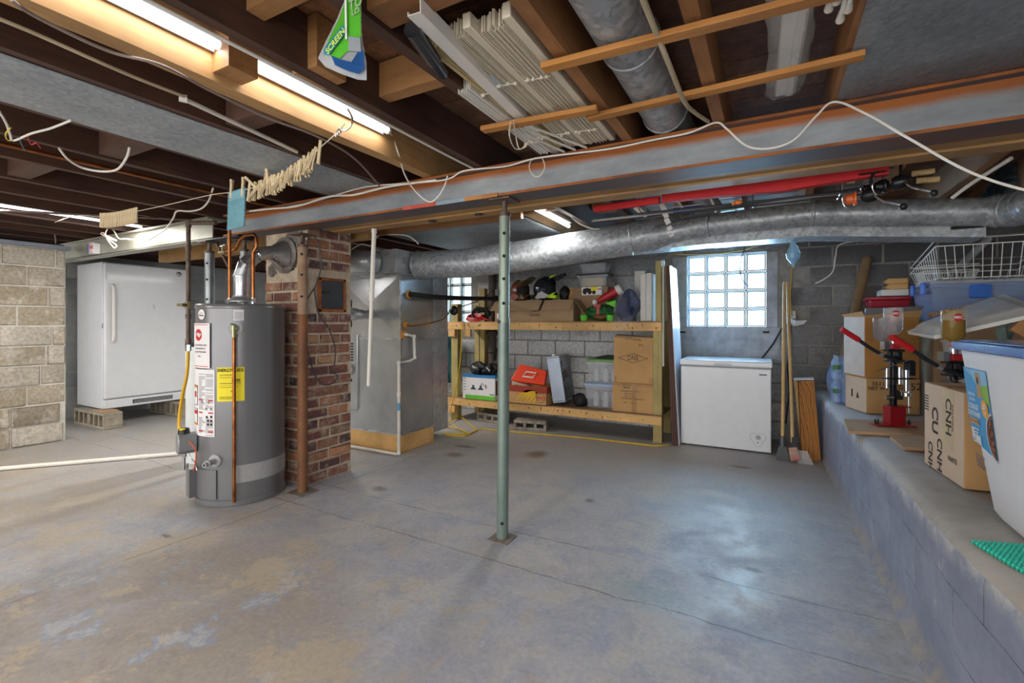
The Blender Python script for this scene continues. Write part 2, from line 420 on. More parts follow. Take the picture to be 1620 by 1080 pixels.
joist_d = wood('dark_joist_wood', '#3a2722', '#54382c', 'y')
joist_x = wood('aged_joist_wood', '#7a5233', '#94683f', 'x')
pine_x = wood('pine', '#d9a765', '#e9bd7c', 'x'); pine_z = wood('pine', '#d9a765', '#e9bd7c', 'z'); pine_y = wood('pine', '#d9a765', '#e9bd7c', 'y')
postw = wood('treated_post', '#a59459', '#b9a86b', 'z')
strapw = wood('furring_strip', '#a86e33', '#c68a48', 'x')
ply = wood('plywood', '#a8835f', '#bd9a76', 'x')
red = plain('red_paint', '#b3202a', .4, vary=.1)
# ================================================================== THE ROOM
b = MB().bx(-9, 3, -3.2, 6.2, -.12, 0); struct('floor', b, floor_mat())
# deck of boards above the joists
b = MB(); y = -3.1
while y < 5.95:
    w = .135 + random.uniform(-.01, .012); dz = random.uniform(0, .004); b.bx(-8.3, 2.4, y, y+w-.005, 2.335+dz, 2.36+dz); y += w
b.bx(-8.3, 2.4, -3.1, 5.95, 2.362, 2.40)
struct('ceiling', b, masonry_mat('deck_boards', [(0, '#5e3f2b'), (.5, '#80563a'), (1, '#9c6c45')], .8, '#33221a', 2.2, .45, .62, .6, 30, .3))
# joists
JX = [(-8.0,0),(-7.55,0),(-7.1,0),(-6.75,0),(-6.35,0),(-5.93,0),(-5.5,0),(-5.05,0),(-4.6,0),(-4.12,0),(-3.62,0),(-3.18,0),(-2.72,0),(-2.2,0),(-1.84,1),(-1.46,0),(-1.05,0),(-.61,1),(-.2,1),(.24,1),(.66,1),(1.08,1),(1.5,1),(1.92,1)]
pale_j = wood('pale_joist_wood', '#a9804f', '#bd9564', 'y')
for i, (x, k) in enumerate(JX):
    w = .075 if x == -1.84 else .048
    b = MB(); y0 = -3.0; seg = 14; ring = []
    for s in range(seg+1):
        y = -3.0+8.75*s/seg; j = random.uniform(-.004, .004)
        ring += [(x-w/2+j, y, 2.14+random.uniform(-.003, .003)), (x+w/2+j, y, 2.14+random.uniform(-.003, .003)), (x+w/2+j, y, 2.335), (x-w/2+j, y, 2.335)]
    fs = []
    for s in range(seg):
        a = 4*s; fs += [(a+q, a+(q+1) % 4, a+4+(q+1) % 4, a+4+q) for q in range(4)]
    fs += [(3,2,1,0), (4*seg, 4*seg+1, 4*seg+2, 4*seg+3)]; b.add(ring, fs)
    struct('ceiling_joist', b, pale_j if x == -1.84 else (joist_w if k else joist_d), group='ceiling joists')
def blocking(x0, x1, y, m=joist_x, d=.042, z=2.15):
    b = MB().bx(x0, x1, y-d/2, y+d/2, z, 2.33); struct('joist_blocking', b, m, group='blocking between joists')
blocking(-2.17, -1.88, 1.32, wood('dark_joist_wood', '#4a332a', '#62463a', 'x'), .1)
blk = wood('blocking_pine', '#94693f', '#ab7e50', 'x')
blocking(-1.43, -1.08, 1.50, blk, .06, 2.19)
blocking(-1.515, -1.385, 1.19, blk, .13, 2.145)
blocking(-1.43, -1.08, .93, blk, .06, 2.22)
blocking(-1.80, -1.70, 1.06, blk, .11, 2.17)
blocking(-1.02, -.64, 1.05, joist_x, .1, 2.15)
blocking(-1.02, -.64, .72, joist_x, .08, 2.19)
blocking(-3.15, -2.75, 1.22, wood('dark_joist_wood', '#4a332a', '#62463a', 'x'), .1)
blocking(-4.09, -3.65, 1.12, wood('dark_joist_wood', '#4a332a', '#62463a', 'x'), .1)
blocking(-1.80, -1.49, 3.5, joist_x, .05, 2.15); blocking(-1.43, -1.08, 4.25, blk, .2, 2.28)
blocking(-.56, -.24, 3.0, joist_x, .06); blocking(-2.65, -2.24, 4.3, joist_x, .06)

# walls
wl = masonry_mat('weathered_block', [(0, '#a89f8f'), (.3, '#958a74'), (.55, '#b5afa4'), (.8, '#8c806d'), (.9, '#6c6058'), (1, '#5d534d')], .92, '#c2bcb2', 5., .52, .64, .8, 34, .9)
mortar_l = plain('mortar_pale', '#d2cec6', .95, vary=.15, scale=14, bmp=.4)
b = MB().bx(-6.79, -6.60, -3.0, 2.165, 0, 2.02)
b.mi = 1; masonry(b, (-6.60, -3.0, .0), (0,1,0), (0,0,1), (1,0,0), 5.165, 2.02, .405, .2025, .018, .016, .008, .03, mi=1)
struct('wall_left', b, [mortar_l, wl])
b = MB().bx(-6.85, -6.55, -3.0, 2.2, 2.021, 2.06); struct('trim_1', b, plain('sill_board', '#8b94a2', .8))
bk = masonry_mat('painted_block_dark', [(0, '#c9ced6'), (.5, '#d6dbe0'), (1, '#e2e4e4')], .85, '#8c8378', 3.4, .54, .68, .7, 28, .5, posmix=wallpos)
mortar_d = plain('mortar_grey', '#9a9793', .95, vary=.25, scale=10, bmp=.4)
WX0, WX1, WZ0, WZ1 = -.835, -.03, 1.2, 2.01
LX0, LX1, LZ0, LZ1 = -4.62, -3.8, 1.2, 2.01      # second window, behind the furnace and the shelf
KX0, KX1 = -6.75, -5.95
b = MB()
def wallbox(x0, x1, z0, z1): b.bx(x0, x1, 5.755, 5.955, z0, z1)
xs = [-8.15, KX0, KX1, LX0, LX1, WX0, WX1, 2.3]
for i in range(7):
    if i in (1, 3, 5): wallbox(xs[i], xs[i+1], 0, 1.2); wallbox(xs[i], xs[i+1], 2.01, 2.14)
    else: wallbox(xs[i], xs[i+1], 0, 2.14)
def skipw(u, v, a, bb, c, d):
    for (p, q) in ((WX0, WX1), (LX0, LX1), (KX0, KX1)):
        if bb-8.15 > p-.0 and a-8.15 < q+.0 and d > 1.2 and c < 2.01: return True
    return -.86 < u-8.15 < .06 and .9 < v < 1.2
masonry(b, (-8.15, 5.755, 0), (1,0,0), (0,0,1), (0,-1,0), 10.45, 2.14, .405, .2025, .016, .005, .002, .0, skip=skipw, mi=1)
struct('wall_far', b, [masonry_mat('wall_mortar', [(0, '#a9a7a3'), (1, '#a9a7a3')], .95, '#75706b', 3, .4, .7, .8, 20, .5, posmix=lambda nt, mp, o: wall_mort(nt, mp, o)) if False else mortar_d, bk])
b = MB()   # rendered patches round the window, filling what the blocks leave
b.bx(-.93, .09, 5.745, 5.756, .84, 1.195)
b.bx(WX1+.003, WX1+.10, 5.742, 5.756, 1.2, 2.0); b.bx(WX0-.16, WX0-.003, 5.742, 5.756, 1.2, 2.0)
struct('trim_2', b, plain('cement_render', '#b9bfc7', .9, vary=.3, scale=7, bmp=.5, c2='#8f9298'))
b = MB().bx(-8.15, 2.3, 5.70, 5.955, 2.1, 2.135); b.bx(-8.15, 2.3, 5.752, 5.955, 2.135, 2.40); struct('trim_3', b, joist_x)
b = MB().bx(2.1, 2.3, -1.6, 5.95, 0, 2.14); masonry(b, (2.1, -1.6, 0), (0,1,0), (0,0,1), (-1,0,0), 7.35, 2.14, .405, .2025, .016, .005, .002, mi=1)
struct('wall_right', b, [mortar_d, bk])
b = MB().bx(-8.15, -7.95, 1.6, 5.95, 0, 2.14); b.mi = 1; masonry(b, (-7.95, 1.6, 0), (0,1,0), (0,0,1), (1,0,0), 4.15, 2.14, .405, .2025, .01, .008, .002, mi=1)
struct('wall_alcove', b, [mortar_l, plain('painted_block_pale', '#aeb4b8', .85, vary=.15, scale=4, bmp=.3)])

# low block wall with a concrete ledge
prof = []
b = MB(); n = 60; vs = []; random.seed(3)
def xt(y): return .425 + (5.1-y)*.034
for i in range(n+1):
    y = -1.6 + 7.34*i/n; j = .006*math.sin(y*5)+random.uniform(-.003, .003); x = xt(y)
    k_ = .010+.032*max(0, min(1, (4.6-y)/2.2))
    for (dx, z) in ((2.1-x, 0), (-k_, 0), (-k_*.75, .02), (-.002, .045), (-.004, .50), (.0, .525), (.012, .545), (.035, .557), (.09, .563), (.25, .558), (2.1-x, .556)):
        vs.append((x+dx+(j if z < .56 and dx < .3 else 0), y, z + (random.uniform(-.002, .002) if z > .5 else 0)))
k = 11; fs = []; mi = []
for i in range(n):
    for q in range(k-1): fs.append((i*k+q, i*k+q+1, (i+1)*k+q+1, (i+1)*k+q)); 
fs += [tuple(range(k)), tuple(reversed(range(n*k, (n+1)*k)))]
b.add(vs, fs)
b.m = [(1 if (q % (k-1)) >= 5 else 0) for q in range(n*(k-1))] + [0, 0]
m, nt, p = nodes('ledge_face_paint'); mp = coord(nt, world=True)
br = nt.nodes.new('ShaderNodeTexBrick'); sw = nt.nodes.new('ShaderNodeSeparateXYZ'); cb = nt.nodes.new('ShaderNodeCombineXYZ')
nd = noise(nt, mp, 2.5, 5, .6)
nt.links.new(mp.outputs[0], sw.inputs[0]); ad = nt.nodes.new('ShaderNodeMath'); ad.operation = 'MULTIPLY_ADD'; nt.links.new(nd.outputs[0], ad.inputs[0]); ad.inputs[1].default_value = .02; nt.links.new(sw.outputs[2], ad.inputs[2])
nt.links.new(sw.outputs[1], cb.inputs[0]); nt.links.new(ad.outputs[0], cb.inputs[1]); nt.links.new(cb.outputs[0], br.inputs[0])
br.inputs['Scale'].default_value = 1; br.inputs['Brick Width'].default_value = .405; br.inputs['Row Height'].default_value = .2; br.inputs['Mortar Size'].default_value = .004
br.inputs['Mortar Smooth'].default_value = .6
n1 = noise(nt, mp, 3.5, 8, .7); c = mixc(nt, ramp_of(nt, n1, .4, .64), '#7b8396', '#8f96a8')
n4 = noise(nt, mp, 7, 9, .75, .8); c = mixc(nt, mul(nt, ramp_of(nt, n4, .60, .66).outputs[0], .7), c, '#b5b3b2')
n6 = noise(nt, mp, 5, 6, .7)
c = mixc(nt, mul(nt, br.outputs['Fac'], ramp_of(nt, n6, .42, .6, .85).outputs[0]), c, '#4a4a52')
low = mapr(nt, sw.outputs[2], .10, .02); n5 = noise(nt, mp, 12, 6, .7); c = mixc(nt, mul(nt, low, ramp_of(nt, n5, .4, .6, .9).outputs[0]), c, '#a59a8a')
up = mapr(nt, sw.outputs[2], .46, .54); c = mixc(nt, mul(nt, up, ramp_of(nt, n4, .42, .58, .9).outputs[0]), c, '#c9c7c4')
nt.links.new(c, p.inputs['Base Color']); p.inputs['Roughness'].default_value = .6; bump(nt, p, n1.outputs[0], .5, .02)
m2, nt, p = nodes('ledge_concrete'); mp = coord(nt, world=True); n1 = noise(nt, mp, 2.2, 8, .7, .5)
sw = nt.nodes.new('ShaderNodeSeparateXYZ'); nt.links.new(mp.outputs[0], sw.inputs[0])
c = mixc(nt, ramp_of(nt, n1, .38, .62), '#968d80', '#aea89f'); farl = mapr(nt, sw.outputs[1], 2.5, 3.8); c = mixc(nt, mul(nt, farl, .7), c, '#b9bec9')
n2 = noise(nt, coord(nt, (1, 4, 1), world=True), 4, 7, .75, 2.); c = mixc(nt, mul(nt, ramp_of(nt, n2, .62, .68).outputs[0], .4), c, '#6f6558')
nt.links.new(c, p.inputs['Base Color']); p.inputs['Roughness'].default_value = .8; bump(nt, p, n1.outputs[0], .4, .02)
struct('wall_ledge', b, [m, m2], angle=60)

# windows of glass block
glass_b = None
m, nt, p = nodes('glass_block'); glass_b = m
mp = coord(nt, world=True); wv = nt.nodes.new('ShaderNodeTexWave'); wv.bands_direction = 'X'; wv.inputs['Scale'].default_value = 22; wv.inputs['Distortion'].default_value = .4; nt.links.new(mp.outputs[0], wv.inputs[0])
tr = nt.nodes.new('ShaderNodeBsdfTransparent'); tr.inputs[0].default_value = (.86, .95, .97, 1); gl = nt.nodes.new('ShaderNodeBsdfGlossy'); gl.inputs['Roughness'].default_value = .12
bp = nt.nodes.new('ShaderNodeBump'); bp.inputs['Strength'].default_value = .4; bp.inputs['Distance'].default_value = .005; nt.links.new(wv.outputs[0], bp.inputs['Height']); nt.links.new(bp.outputs[0], gl.inputs['Normal'])
mx = nt.nodes.new('ShaderNodeMixShader'); mx.inputs[0].default_value = .10
tl = nt.nodes.new('ShaderNodeBsdfTranslucent'); tl.inputs[0].default_value = (.85, .95, 1, 1); mx2 = nt.nodes.new('ShaderNodeMixShader'); mx2.inputs[0].default_value = .25
nt.links.new(tr.outputs[0], mx2.inputs[1]); nt.links.new(tl.outputs[0], mx2.inputs[2])
nt.links.new(mx2.outputs[0], mx.inputs[1]); nt.links.new(gl.outputs[0], mx.inputs[2]); nt.links.new(mx.outputs[0], nt.nodes['Material Output'].inputs[0])
edge_g = plain('glass_block_edge', '#4f777f', .3, vary=.2, scale=30, c2='#35575f')
def window(i, x0, z0, nx=4, nz=4, s=.2015):
    fr = MB(); gr = MB(); rim = MB(); x1 = x0+nx*s; z1 = z0+nz*s
    for k in range(nx+1):
        x = x0+k*s; fr.bx(max(x-.006, x0), min(x+.006, x1), 5.80, 5.88, z0, z1)
    for k in range(nz+1):
        z = z0+k*s; fr.bx(x0, x1, 5.80, 5.88, max(z-.006, z0), min(z+.006, z1))
    for a in range(nx):
        for c in range(nz):
            xa = x0+a*s+.008; xb = xa+s-.016; za = z0+c*s+.008; zb = za+s-.016; e = .014
            y = 5.798
            rim.add([(xa,y,za),(xb,y,za),(xb,y,zb),(xa,y,zb),(xa+e,y-.004,za+e),(xb-e,y-.004,za+e),(xb-e,y-.004,zb-e),(xa+e,y-.004,zb-e)], [(q, (q+1) % 4, 4+(q+1) % 4, 4+q) for q in range(4)])
            gr.bx(xa+e, xb-e, y-.006, y+.0, za+e, zb-e)
            gr.bx(xa+e, xb-e, 5.878, 5.884, za+e, zb-e)
    o = bpy.data.objects.new('window_%d' % i, None); COL.objects.link(o); o.location = ((x0+x1)/2, 5.84, z0); o['kind'] = 'structure'
    build('mortar_grid', fr, plain('window_mortar', '#55676e', .8), o); build('glass_rim', rim, edge_g, o); build('glass', gr, glass_b, o)
window(1, WX0, WZ0); window(2, LX0+.007, LZ0); window(3, KX0, LZ0, 4, 4, .1995)
b = MB(); random.seed(5)
for k in range(90): x = random.uniform(-1.6, 1.0); b.bar((x, 6.9+random.uniform(-.1, .1), 2.35), (x+random.uniform(-.05, .05), 6.9, 2.62+random.uniform(-.1, .1)), .05, .01)
b.bx(-3, 3, 6.95, 7.2, 2.17, 2.5)
single('hedge', b, plain('green_leaves', '#7fa35e', .8, vary=.3), 'green planting outside, seen through the top of the glass block window', 'plants')

# ================================================================== STEEL BEAMS, HEADER, POSTS
m, nt, p = nodes('rusty_steel'); mp = coord(nt, (.35, 1, 1), world=True); n1 = noise(nt, mp, 9, 7, .7)
rusty = m; c = mixc(nt, ramp_of(nt, n1, .42, .6), '#a8622c', '#74452a'); nt.links.new(c, p.inputs['Base Color']); p.inputs['Roughness'].default_value = .7; p.inputs['Metallic'].default_value = .1
m, nt, p = nodes('dark_flange_steel'); mp = coord(nt, (.35, 1, 1), world=True); n1 = noise(nt, mp, 6, 7, .7)
dflange = m; c = mixc(nt, ramp_of(nt, n1, .46, .66), '#56565b', '#7a5138'); nt.links.new(c, p.inputs['Base Color']); p.inputs['Roughness'].default_value = .6; p.inputs['Metallic'].default_value = .2
m, nt, p = nodes('beam_web_steel'); web = m; mp = coord(nt, (.35, 1, 1), world=True); n1 = noise(nt, mp, 6, 7, .7)
c = mixc(nt, ramp_of(nt, n1, .38, .62), '#878f96', '#a3a9ae'); n2 = noise(nt, mp, 7, 8, .7); sw = nt.nodes.new('ShaderNodeSeparateXYZ'); g_ = nt.nodes.new('ShaderNodeNewGeometry'); nt.links.new(g_.outputs['Position'], sw.inputs[0])
ad = nt.nodes.new('ShaderNodeMath'); ad.operation = 'MULTIPLY_ADD'; nt.links.new(n2.outputs[0], ad.inputs[0]); ad.inputs[1].default_value = .05; nt.links.new(sw.outputs[2], ad.inputs[2])
c = mixc(nt, mapr(nt, ad.outputs[0], 2.095, 2.125), c, '#a5602b'); c = mixc(nt, mapr(nt, ad.outputs[0], 2.012, 1.998), c, '#a5602b')
dk_ = mul(nt, mapr(nt, sw.outputs[0], .3, 1.4), .6); c = mixc(nt, dk_, c, '#4f3a2f')  # weaker local light toward the +X end, put into the web colour
nt.links.new(c, p.inputs['Base Color']); p.inputs['Roughness'].default_value = .5; p.inputs['Metallic'].default_value = .25
def ibeam(x0, x1, z0, z1, yc, w, tf=.014, tw=.012):
    f = MB().bx(x0, x1, yc-w/2, yc+w/2, z0, z0+tf); f.bx(x0, x1, yc-w/2, yc+w/2, z1-tf, z1); 
    wb = MB().bx(x0, x1, yc-.045, yc-.033, z0+tf, z1-tf); wb.bx(x0, x1, yc+.033, yc+.045, z0+tf, z1-tf); return f, wb
f, wb = ibeam(-3.965, 2.1, 1.96, 2.137, 2.385, .17)
f.mi = 0
o = struct('steel_beam', f, dflange, 'long rusty steel beam carrying the joists above the green post', 'beam'); build('web', wb, web, o); b = MB().bx(-3.966, 2.1, 2.2985, 2.300, 1.9605, 1.9735); b.bx(-3.966, 2.1, 2.2985, 2.300, 2.1235, 2.1365); build('flange_edge', b, rusty, o)
b = MB().bx(.80, .815, 2.31, 2.36, 1.975, 2.12); build('weld_seam', b, rusty, o)
b = MB().bx(-8.0, -4.12, 2.30, 2.31, 1.96, 2.12); b.bx(-8.0, -4.12, 2.30, 2.42, 1.955, 1.967); b.bx(-8.0, -4.12, 2.26, 2.42, 2.12, 2.135)
struct('steel_channel', b, plain('grey_painted_steel', '#a9a99c', .4, .3, .15, 4), 'grey painted steel channel beam above the upright freezer', 'beam')
b = MB().bx(-3.0, 2.1, 2.475, 2.575, 1.965, 2.137); b.bx(-3.0, 2.1, 2.578, 2.69, 1.955, 2.13)
struct('wood_header', b, wood('header_wood', '#8f6b42', '#a8824f', 'x'), 'long wooden header running behind the rusty steel beam', 'beam')
b = MB().bx(-6.4, -3.0, 2.95, 3.05, 1.97, 2.13); struct('wood_header', b, wood('header_wood', '#9a7046', '#b88a58', 'x'), 'warm brown wooden header over the alcove behind the heater', 'beam')
b = MB().bx(-4.32, -3.75, 2.29, 2.46, 1.945, 1.954); struct('steel_plate', b, darkmet, 'flat steel plate bridging the gap between the two steel beams', 'plate')

def post(name_label, x, y, top, r, m_low, m_up=None, z_split=None, r2=None, holes=(), hole_ang=-60, base=.065, screw=.012, lean=0.):
    t = thing('jack_post', name_label, 'support post', (x, y, 0))
    zs = z_split or top-.12; r2 = r2 or r*.86; L = lambda z: (x+lean*z, y, z)
    b = MB().cyl(L(.008), L(zs), r, n=28); build('lower_tube', b, m_low, t)
    b = MB().cyl(L(zs), L(top-.09), r2, n=28); b.cyl(L(zs-.02), L(zs+.004), r+.002, n=28); build('upper_tube', b, m_up or m_low, t)
    b = MB().cyl(L(top-.12), L(top-.008), screw+.004, n=16); b.cyl(L(top-.095), L(top-.075), r2+.004, n=28); build('screw', b, iron, t)
    b = MB().bx(x-base, x+base, y-base, y+base, .001, .006); build('base_plate', b, plain('dusty_plate', '#8d8479', .8, .1, .3, 12), t)
    b = MB().bx(x+lean*top-.065, x+lean*top+.065, y-.07, y+.07, top-.008, top); build('top_plate', b, iron, t)
    for z in holes:
        a = math.radians(hole_ang); rr = r if z < zs else r2; e = V((math.cos(a), math.sin(a), 0)); c0 = V(L(z))
        b = MB().cyl(c0+e*(rr-.004), c0+e*(rr+.0012), .0095, n=14); build('pin_hole', b, blackr, t)
    return t
greenp = plain('green_grey_paint', '#7f9088', .38, .3, .2, 6, c2='#6c7d78')
gp = post('green grey steel jack post standing alone in the middle of the floor', -1.361, 2.385, 1.957, .034, greenp, plain('pale_green_grey_paint', '#93a397', .38, .3, .12, 6), 1.27, .031,
     holes=(1.36, 1.50, 1.63, 1.76, .10), hole_ang=-64, lean=.008)
b = MB().bx(-1.388, -1.366, 2.348, 2.352, 1.405, 1.44); build('tape_mark', b, blackp, gp)
b = MB().cyl((-1.365, 2.34, 1.255), (-1.36, 2.352, 1.255), .009, n=8); build('bolt', b, iron, gp)
rustp = plain('rusty_brown_tube', '#8a5f3f', .7, .3, .3, 7, c2='#6d4a38')
post('rusty brown steel post against the front of the brick chimney', -3.03, 2.335, 1.90, .036, rustp, plain('chalky_rust_tube', '#a48c74', .8, .1, .3, 7, c2='#86664c'), 1.33, .034,
     holes=(1.44, 1.60, 1.75, 1.83), hole_ang=-48, base=.08)
galp = plain('galvanized_tube', '#9aa2a6', .35, .7, .2, 8)
post('galvanized steel post left of the water heater', -4.27, 2.36, 1.945, .038, galp, z_split=1.80, r2=.036, holes=(1.45, 1.62, 1.76, 1.15), hole_ang=-60, base=.09)
post('galvanized steel post hidden behind the water heater except its top', -3.87, 2.42, 1.94, .035, galp, z_split=1.80, r2=.03, holes=(1.42, 1.60, 1.76), hole_ang=-50, base=.05)
b = MB().tube([Py(343, 385, 2.30), Py(367, 432, 2.32)], .012, 10); single('pipe_brace', b, iron, 'short slanted iron pipe brace under the steel plate', 'pipe')

# ================================================================== CHIMNEY
brick_m = masonry_mat('old_brick', [(0, '#7d5049'), (.16, '#95645a'), (.3, '#66474a'), (.42, '#b07a5c'), (.52, '#805550'), (.62, '#4a4148'), (.70, '#c49a76'), (.80, '#8f6154'), (.88, '#c28a62'), (.94, '#6b4c4c'), (1, '#3b373e')], .9, '#c2b19d', 9, .50, .66, .8, 60, .9)
mort = plain('old_mortar', '#d3c4ae', .95, vary=.2, scale=16, bmp=.6, c2='#a99a86')
CHX0, CHX1, CHY0, CHY1 = -3.63, -3.10, 2.43, 2.87
b = MB().bx(CHX0+.014, CHX1-.014, CHY0+.014, CHY1, 0, 2.12); random.seed(11)
def sk1(u, v, a, bb, c, d): return v > 1.60 and a < .44 and bb > .02
def sk2(u, v, a, bb, c, d): return 1.29 < v < 1.65 and .03 < u < .40
masonry(b, (CHX0, CHY0+.014, 0), (1,0,0), (0,0,1), (0,-1,0), CHX1-CHX0, 2.1, .212, .083, .019, .012, .006, .016, mi=1, skip=sk1)
masonry(b, (CHX1-.014, CHY0, 0), (0,1,0), (0,0,1), (1,0,0), CHY1-CHY0, 2.1, .212, .083, .019, .012, .006, .016, mi=1, skip=sk2)
masonry(b, (CHX0+.014, CHY0, 0), (0,1,0), (0,0,1), (-1,0,0), CHY1-CHY0, 2.1, .212, .083, .019, .012, .006, .016, mi=1)
o = struct('chimney', b, [mort, brick_m], 'old brick chimney stack between the water heater and the furnace', 'chimney')
b = MB(); b.lathe([(.0, .012), (.10, .03), (.11, .024), (.145, .010)], (-3.36, 2.43, 1.78), 18, (0,-1,0)); random.seed(6)
for k in range(22): b.sph((random.uniform(-3.56, -3.14), 2.438, random.uniform(1.66, 2.05)), random.uniform(.03, .07), .009, random.uniform(.03, .06), 11, 6, .35)
build('mortar_patch', b, plain('sooty_cement', '#8b867f', .95, vary=.4, scale=9, bmp=.7, c2='#4c4845'), o)
t = thing('cleanout_door', 'small black iron cleanout door on the side of the brick chimney', 'door', (-3.1, 2.67, 1.33))
b = MB(); y0, y1, z0, z1 = 2.535, 2.80, 1.335, 1.605
for q in ((y0, y1, z0, z0+.022), (y0, y1, z1-.022, z1), (y0, y0+.022, z0, z1), (y1-.022, y1, z0, z1)): b.bx(-3.118, -3.092, *q)
build('frame', b, rusty, t, bev=.002)
b = MB().bx(-3.114, -3.100, y0+.022, y1-.022, z0+.022, z1-.022); build('door_panel', b, plain('black_iron_door', '#3d4148', .55, .3, .2, 7), t, bev=.002)
b = MB().bar((-3.096, 2.56, 1.49), (-3.096, 2.63, 1.49), .008, .012); b.cyl((-3.10, 2.57, 1.49), (-3.088, 2.57, 1.49), .009, n=10); build('latch', b, darkmet, t)

# ================================================================== WATER HEATER
HX, HYY, HR = -3.42, 2.12, .292; A0 = math.radians(-31.8)
t = thing('water_heater', 'tall grey gas water heater with yellow energy label', 'water heater', (HX, HYY, 0)); HC = (HX, HYY, 0)
grey = plain('grey_enamel', '#7d7e82', .28, .35, .06, 3)
b = MB().lathe([(HR-.01, .0), (HR, .004), (HR, .04), (HR-.006, .045), (HR-.006, 1.345), (HR, 1.35), (HR, 1.372), (HR-.008, 1.38), (0, 1.384)], HC, 72); build('tank', b, grey, t, angle=50)
a = lambda d: A0+math.radians(d)
def patch(name, m, d0, d1, z0, z1, r=HR-.004, th=.0012): return build(name, MB().cpatch(HC, r, a(d0), a(d1), z0, z1, 14, th), m, t)
paper = plain('white_paper', '#e9e8ea', .6, vary=.03)
yel = plain('yellow_label', '#f2e21c', .55, vary=.03)
redink = plain('red_ink', '#c8242c', .6, vary=.03); greyink = plain('grey_ink', '#8d8f97', .7, vary=.1)
p1 = patch('warning_tag', paper, -77, -40, .94, 1.245, HR+.003); tz = HR+.006
b = MB(); oc = [(math.cos(PI/8+k*PI/4)*.042, math.sin(PI/8+k*PI/4)*.042) for k in range(8)]
vs = [V(HC)+V(((tz)*math.cos(a(-61)+x/tz), tz*math.sin(a(-61)+x/tz), 1.165+y)) for x, y in oc]; b.add(vs, [tuple(range(8))])
b.cpatch(HC, tz-.001, a(-74), a(-43), 1.232, 1.236, 8, .001); b.cpatch(HC, tz-.001, a(-74), a(-43), .95, .954, 8, .001); build('octagon_mark', b, redink, p1)
b = text_cyl(MB(), 'STOP', .032, HC, tz+.002, a(-61), 1.165, bold=True); build('lettering', b, paper, p1)
b = MB()
for s, z in (("DO NOT RETURN THIS", 1.095), ('WATER HEATER TO', 1.072), ('PLACE OF PURCHASE', 1.049), ('CALL', 1.02)): text_cyl(b, s, .0145, HC, tz+.001, a(-58), z, .9, True)
build('lettering', b, ink, p1)
p2 = patch('instruction_label', paper, -84, -34, .475, .93)
b = MB(); rr = HR-.001; random.seed(2)
for col_a, col_b in ((-62, -49), (-47.5, -36)):
    z = .905
    while z > .50:
        z -= .0085 + (.008 if random.random() < .12 else 0)
        if not (.655 > z > .60): b.cpatch(HC, rr, a(col_a), a(col_b-random.choice([0, 0, 0, 4, 7])), z, z+.0035, 4, .0008)
for q in ((-56, .70), (-44, .70), (-40, .655), (-48, .655)): b.cpatch(HC, rr, a(q[0]), a(q[0]+3), q[1], q[1]+.018, 3, .001)
build('small_print', b, greyink, p2)
b = MB()
for z in (.718, .632, .505): b.cpatch(HC, rr, a(-62), a(-54), z, z+.009, 3, .001); b.cpatch(HC, rr, a(-43), a(-36), z, z+.009, 3, .001)
b.cpatch(HC, rr, a(-81), a(-67), .62, .645, 3, .001); b.cpatch(HC, rr, a(-78), a(-71), .735, .775, 3, .001); build('red_bars', b, redink, p2)
b = MB()
for z in (.80, .545): b.cpatch(HC, rr, a(-82), a(-67), z, z+.014, 3, .001)
build('orange_bars', b, plain('orange_ink', '#ee8a2a', .6), p2)
b = MB()
for z0, z1 in ((.68, .815), (.545, .655)):
    for q in ((-81, -66, z0, z0+.003), (-81, -66, z1, z1+.003), (-67, -66, z0, z1)): b.cpatch(HC, rr, a(q[0]), a(q[1]), q[2], q[3], 3, .001)
for i, (d, z) in enumerate([(-47, .60), (-40, .603), (-45, .575), (-40, .575), (-45, .55), (-40, .55)]): b.cpatch(HC, rr, a(d), a(d+3), z, z+.016, 3, .001)
build('black_marks', b, ink, p2)
p3 = patch('energy_label', yel, -30.5, 3.0, .715, .945)
b = MB(); text_cyl(b, 'ENERGYGUIDE', .030, HC, rr+.001, a(-14), .925, .82, True); text_cyl(b, '$205', .026, HC, rr+.001, a(-7), .856, 1, True)
b.cpatch(HC, rr, a(-27), a(-1), .836, .839, 8, .001); b.cpatch(HC, rr, a(-27), a(0), .823, .824, 8, .001); text_cyl(b, '260', .016, HC, rr+.001, a(-11), .783, 1, True)
for z in (.895, .889, .875, .81, .745, .738, .731): b.cpatch(HC, rr, a(-27), a(-8+random.uniform(-3, 4)), z, z+.0018, 4, .001)
build('lettering', b, ink, p3)
p4 = patch('rating_sticker', paper, -10, 2, 1.265, 1.335)
b = MB()
for k in range(7): b.cpatch(HC, rr, a(-9), a(1), 1.272+k*.008, 1.2755+k*.008, 3, .001)
build('small_print', b, greyink, p4)
ln = V((math.cos(a(-56)), math.sin(a(-56)), 0)); lc = V(HC)+ln*(HR-.004)+V((0,0,1.305))
b = MB().lathe([(0, .003), (.035, .003), (.036, 0)], lc, 24, ln); p5 = build('maker_badge', b, paper, t)
b = MB(); tx = V((-ln.y, ln.x, 0)); b.prism([(-.02, .006), (0, .014), (.022, .006), (0, .009)], lc+ln*.0035, tx, (0,0,1), ln*.0005); build('red_swoosh', b, redink, p5)
b = MB(); text(b, 'Rheem', .018, lc+ln*.004-V((0,0,.006)), tx, (0,0,1), True); build('lettering', b, ink, p5)
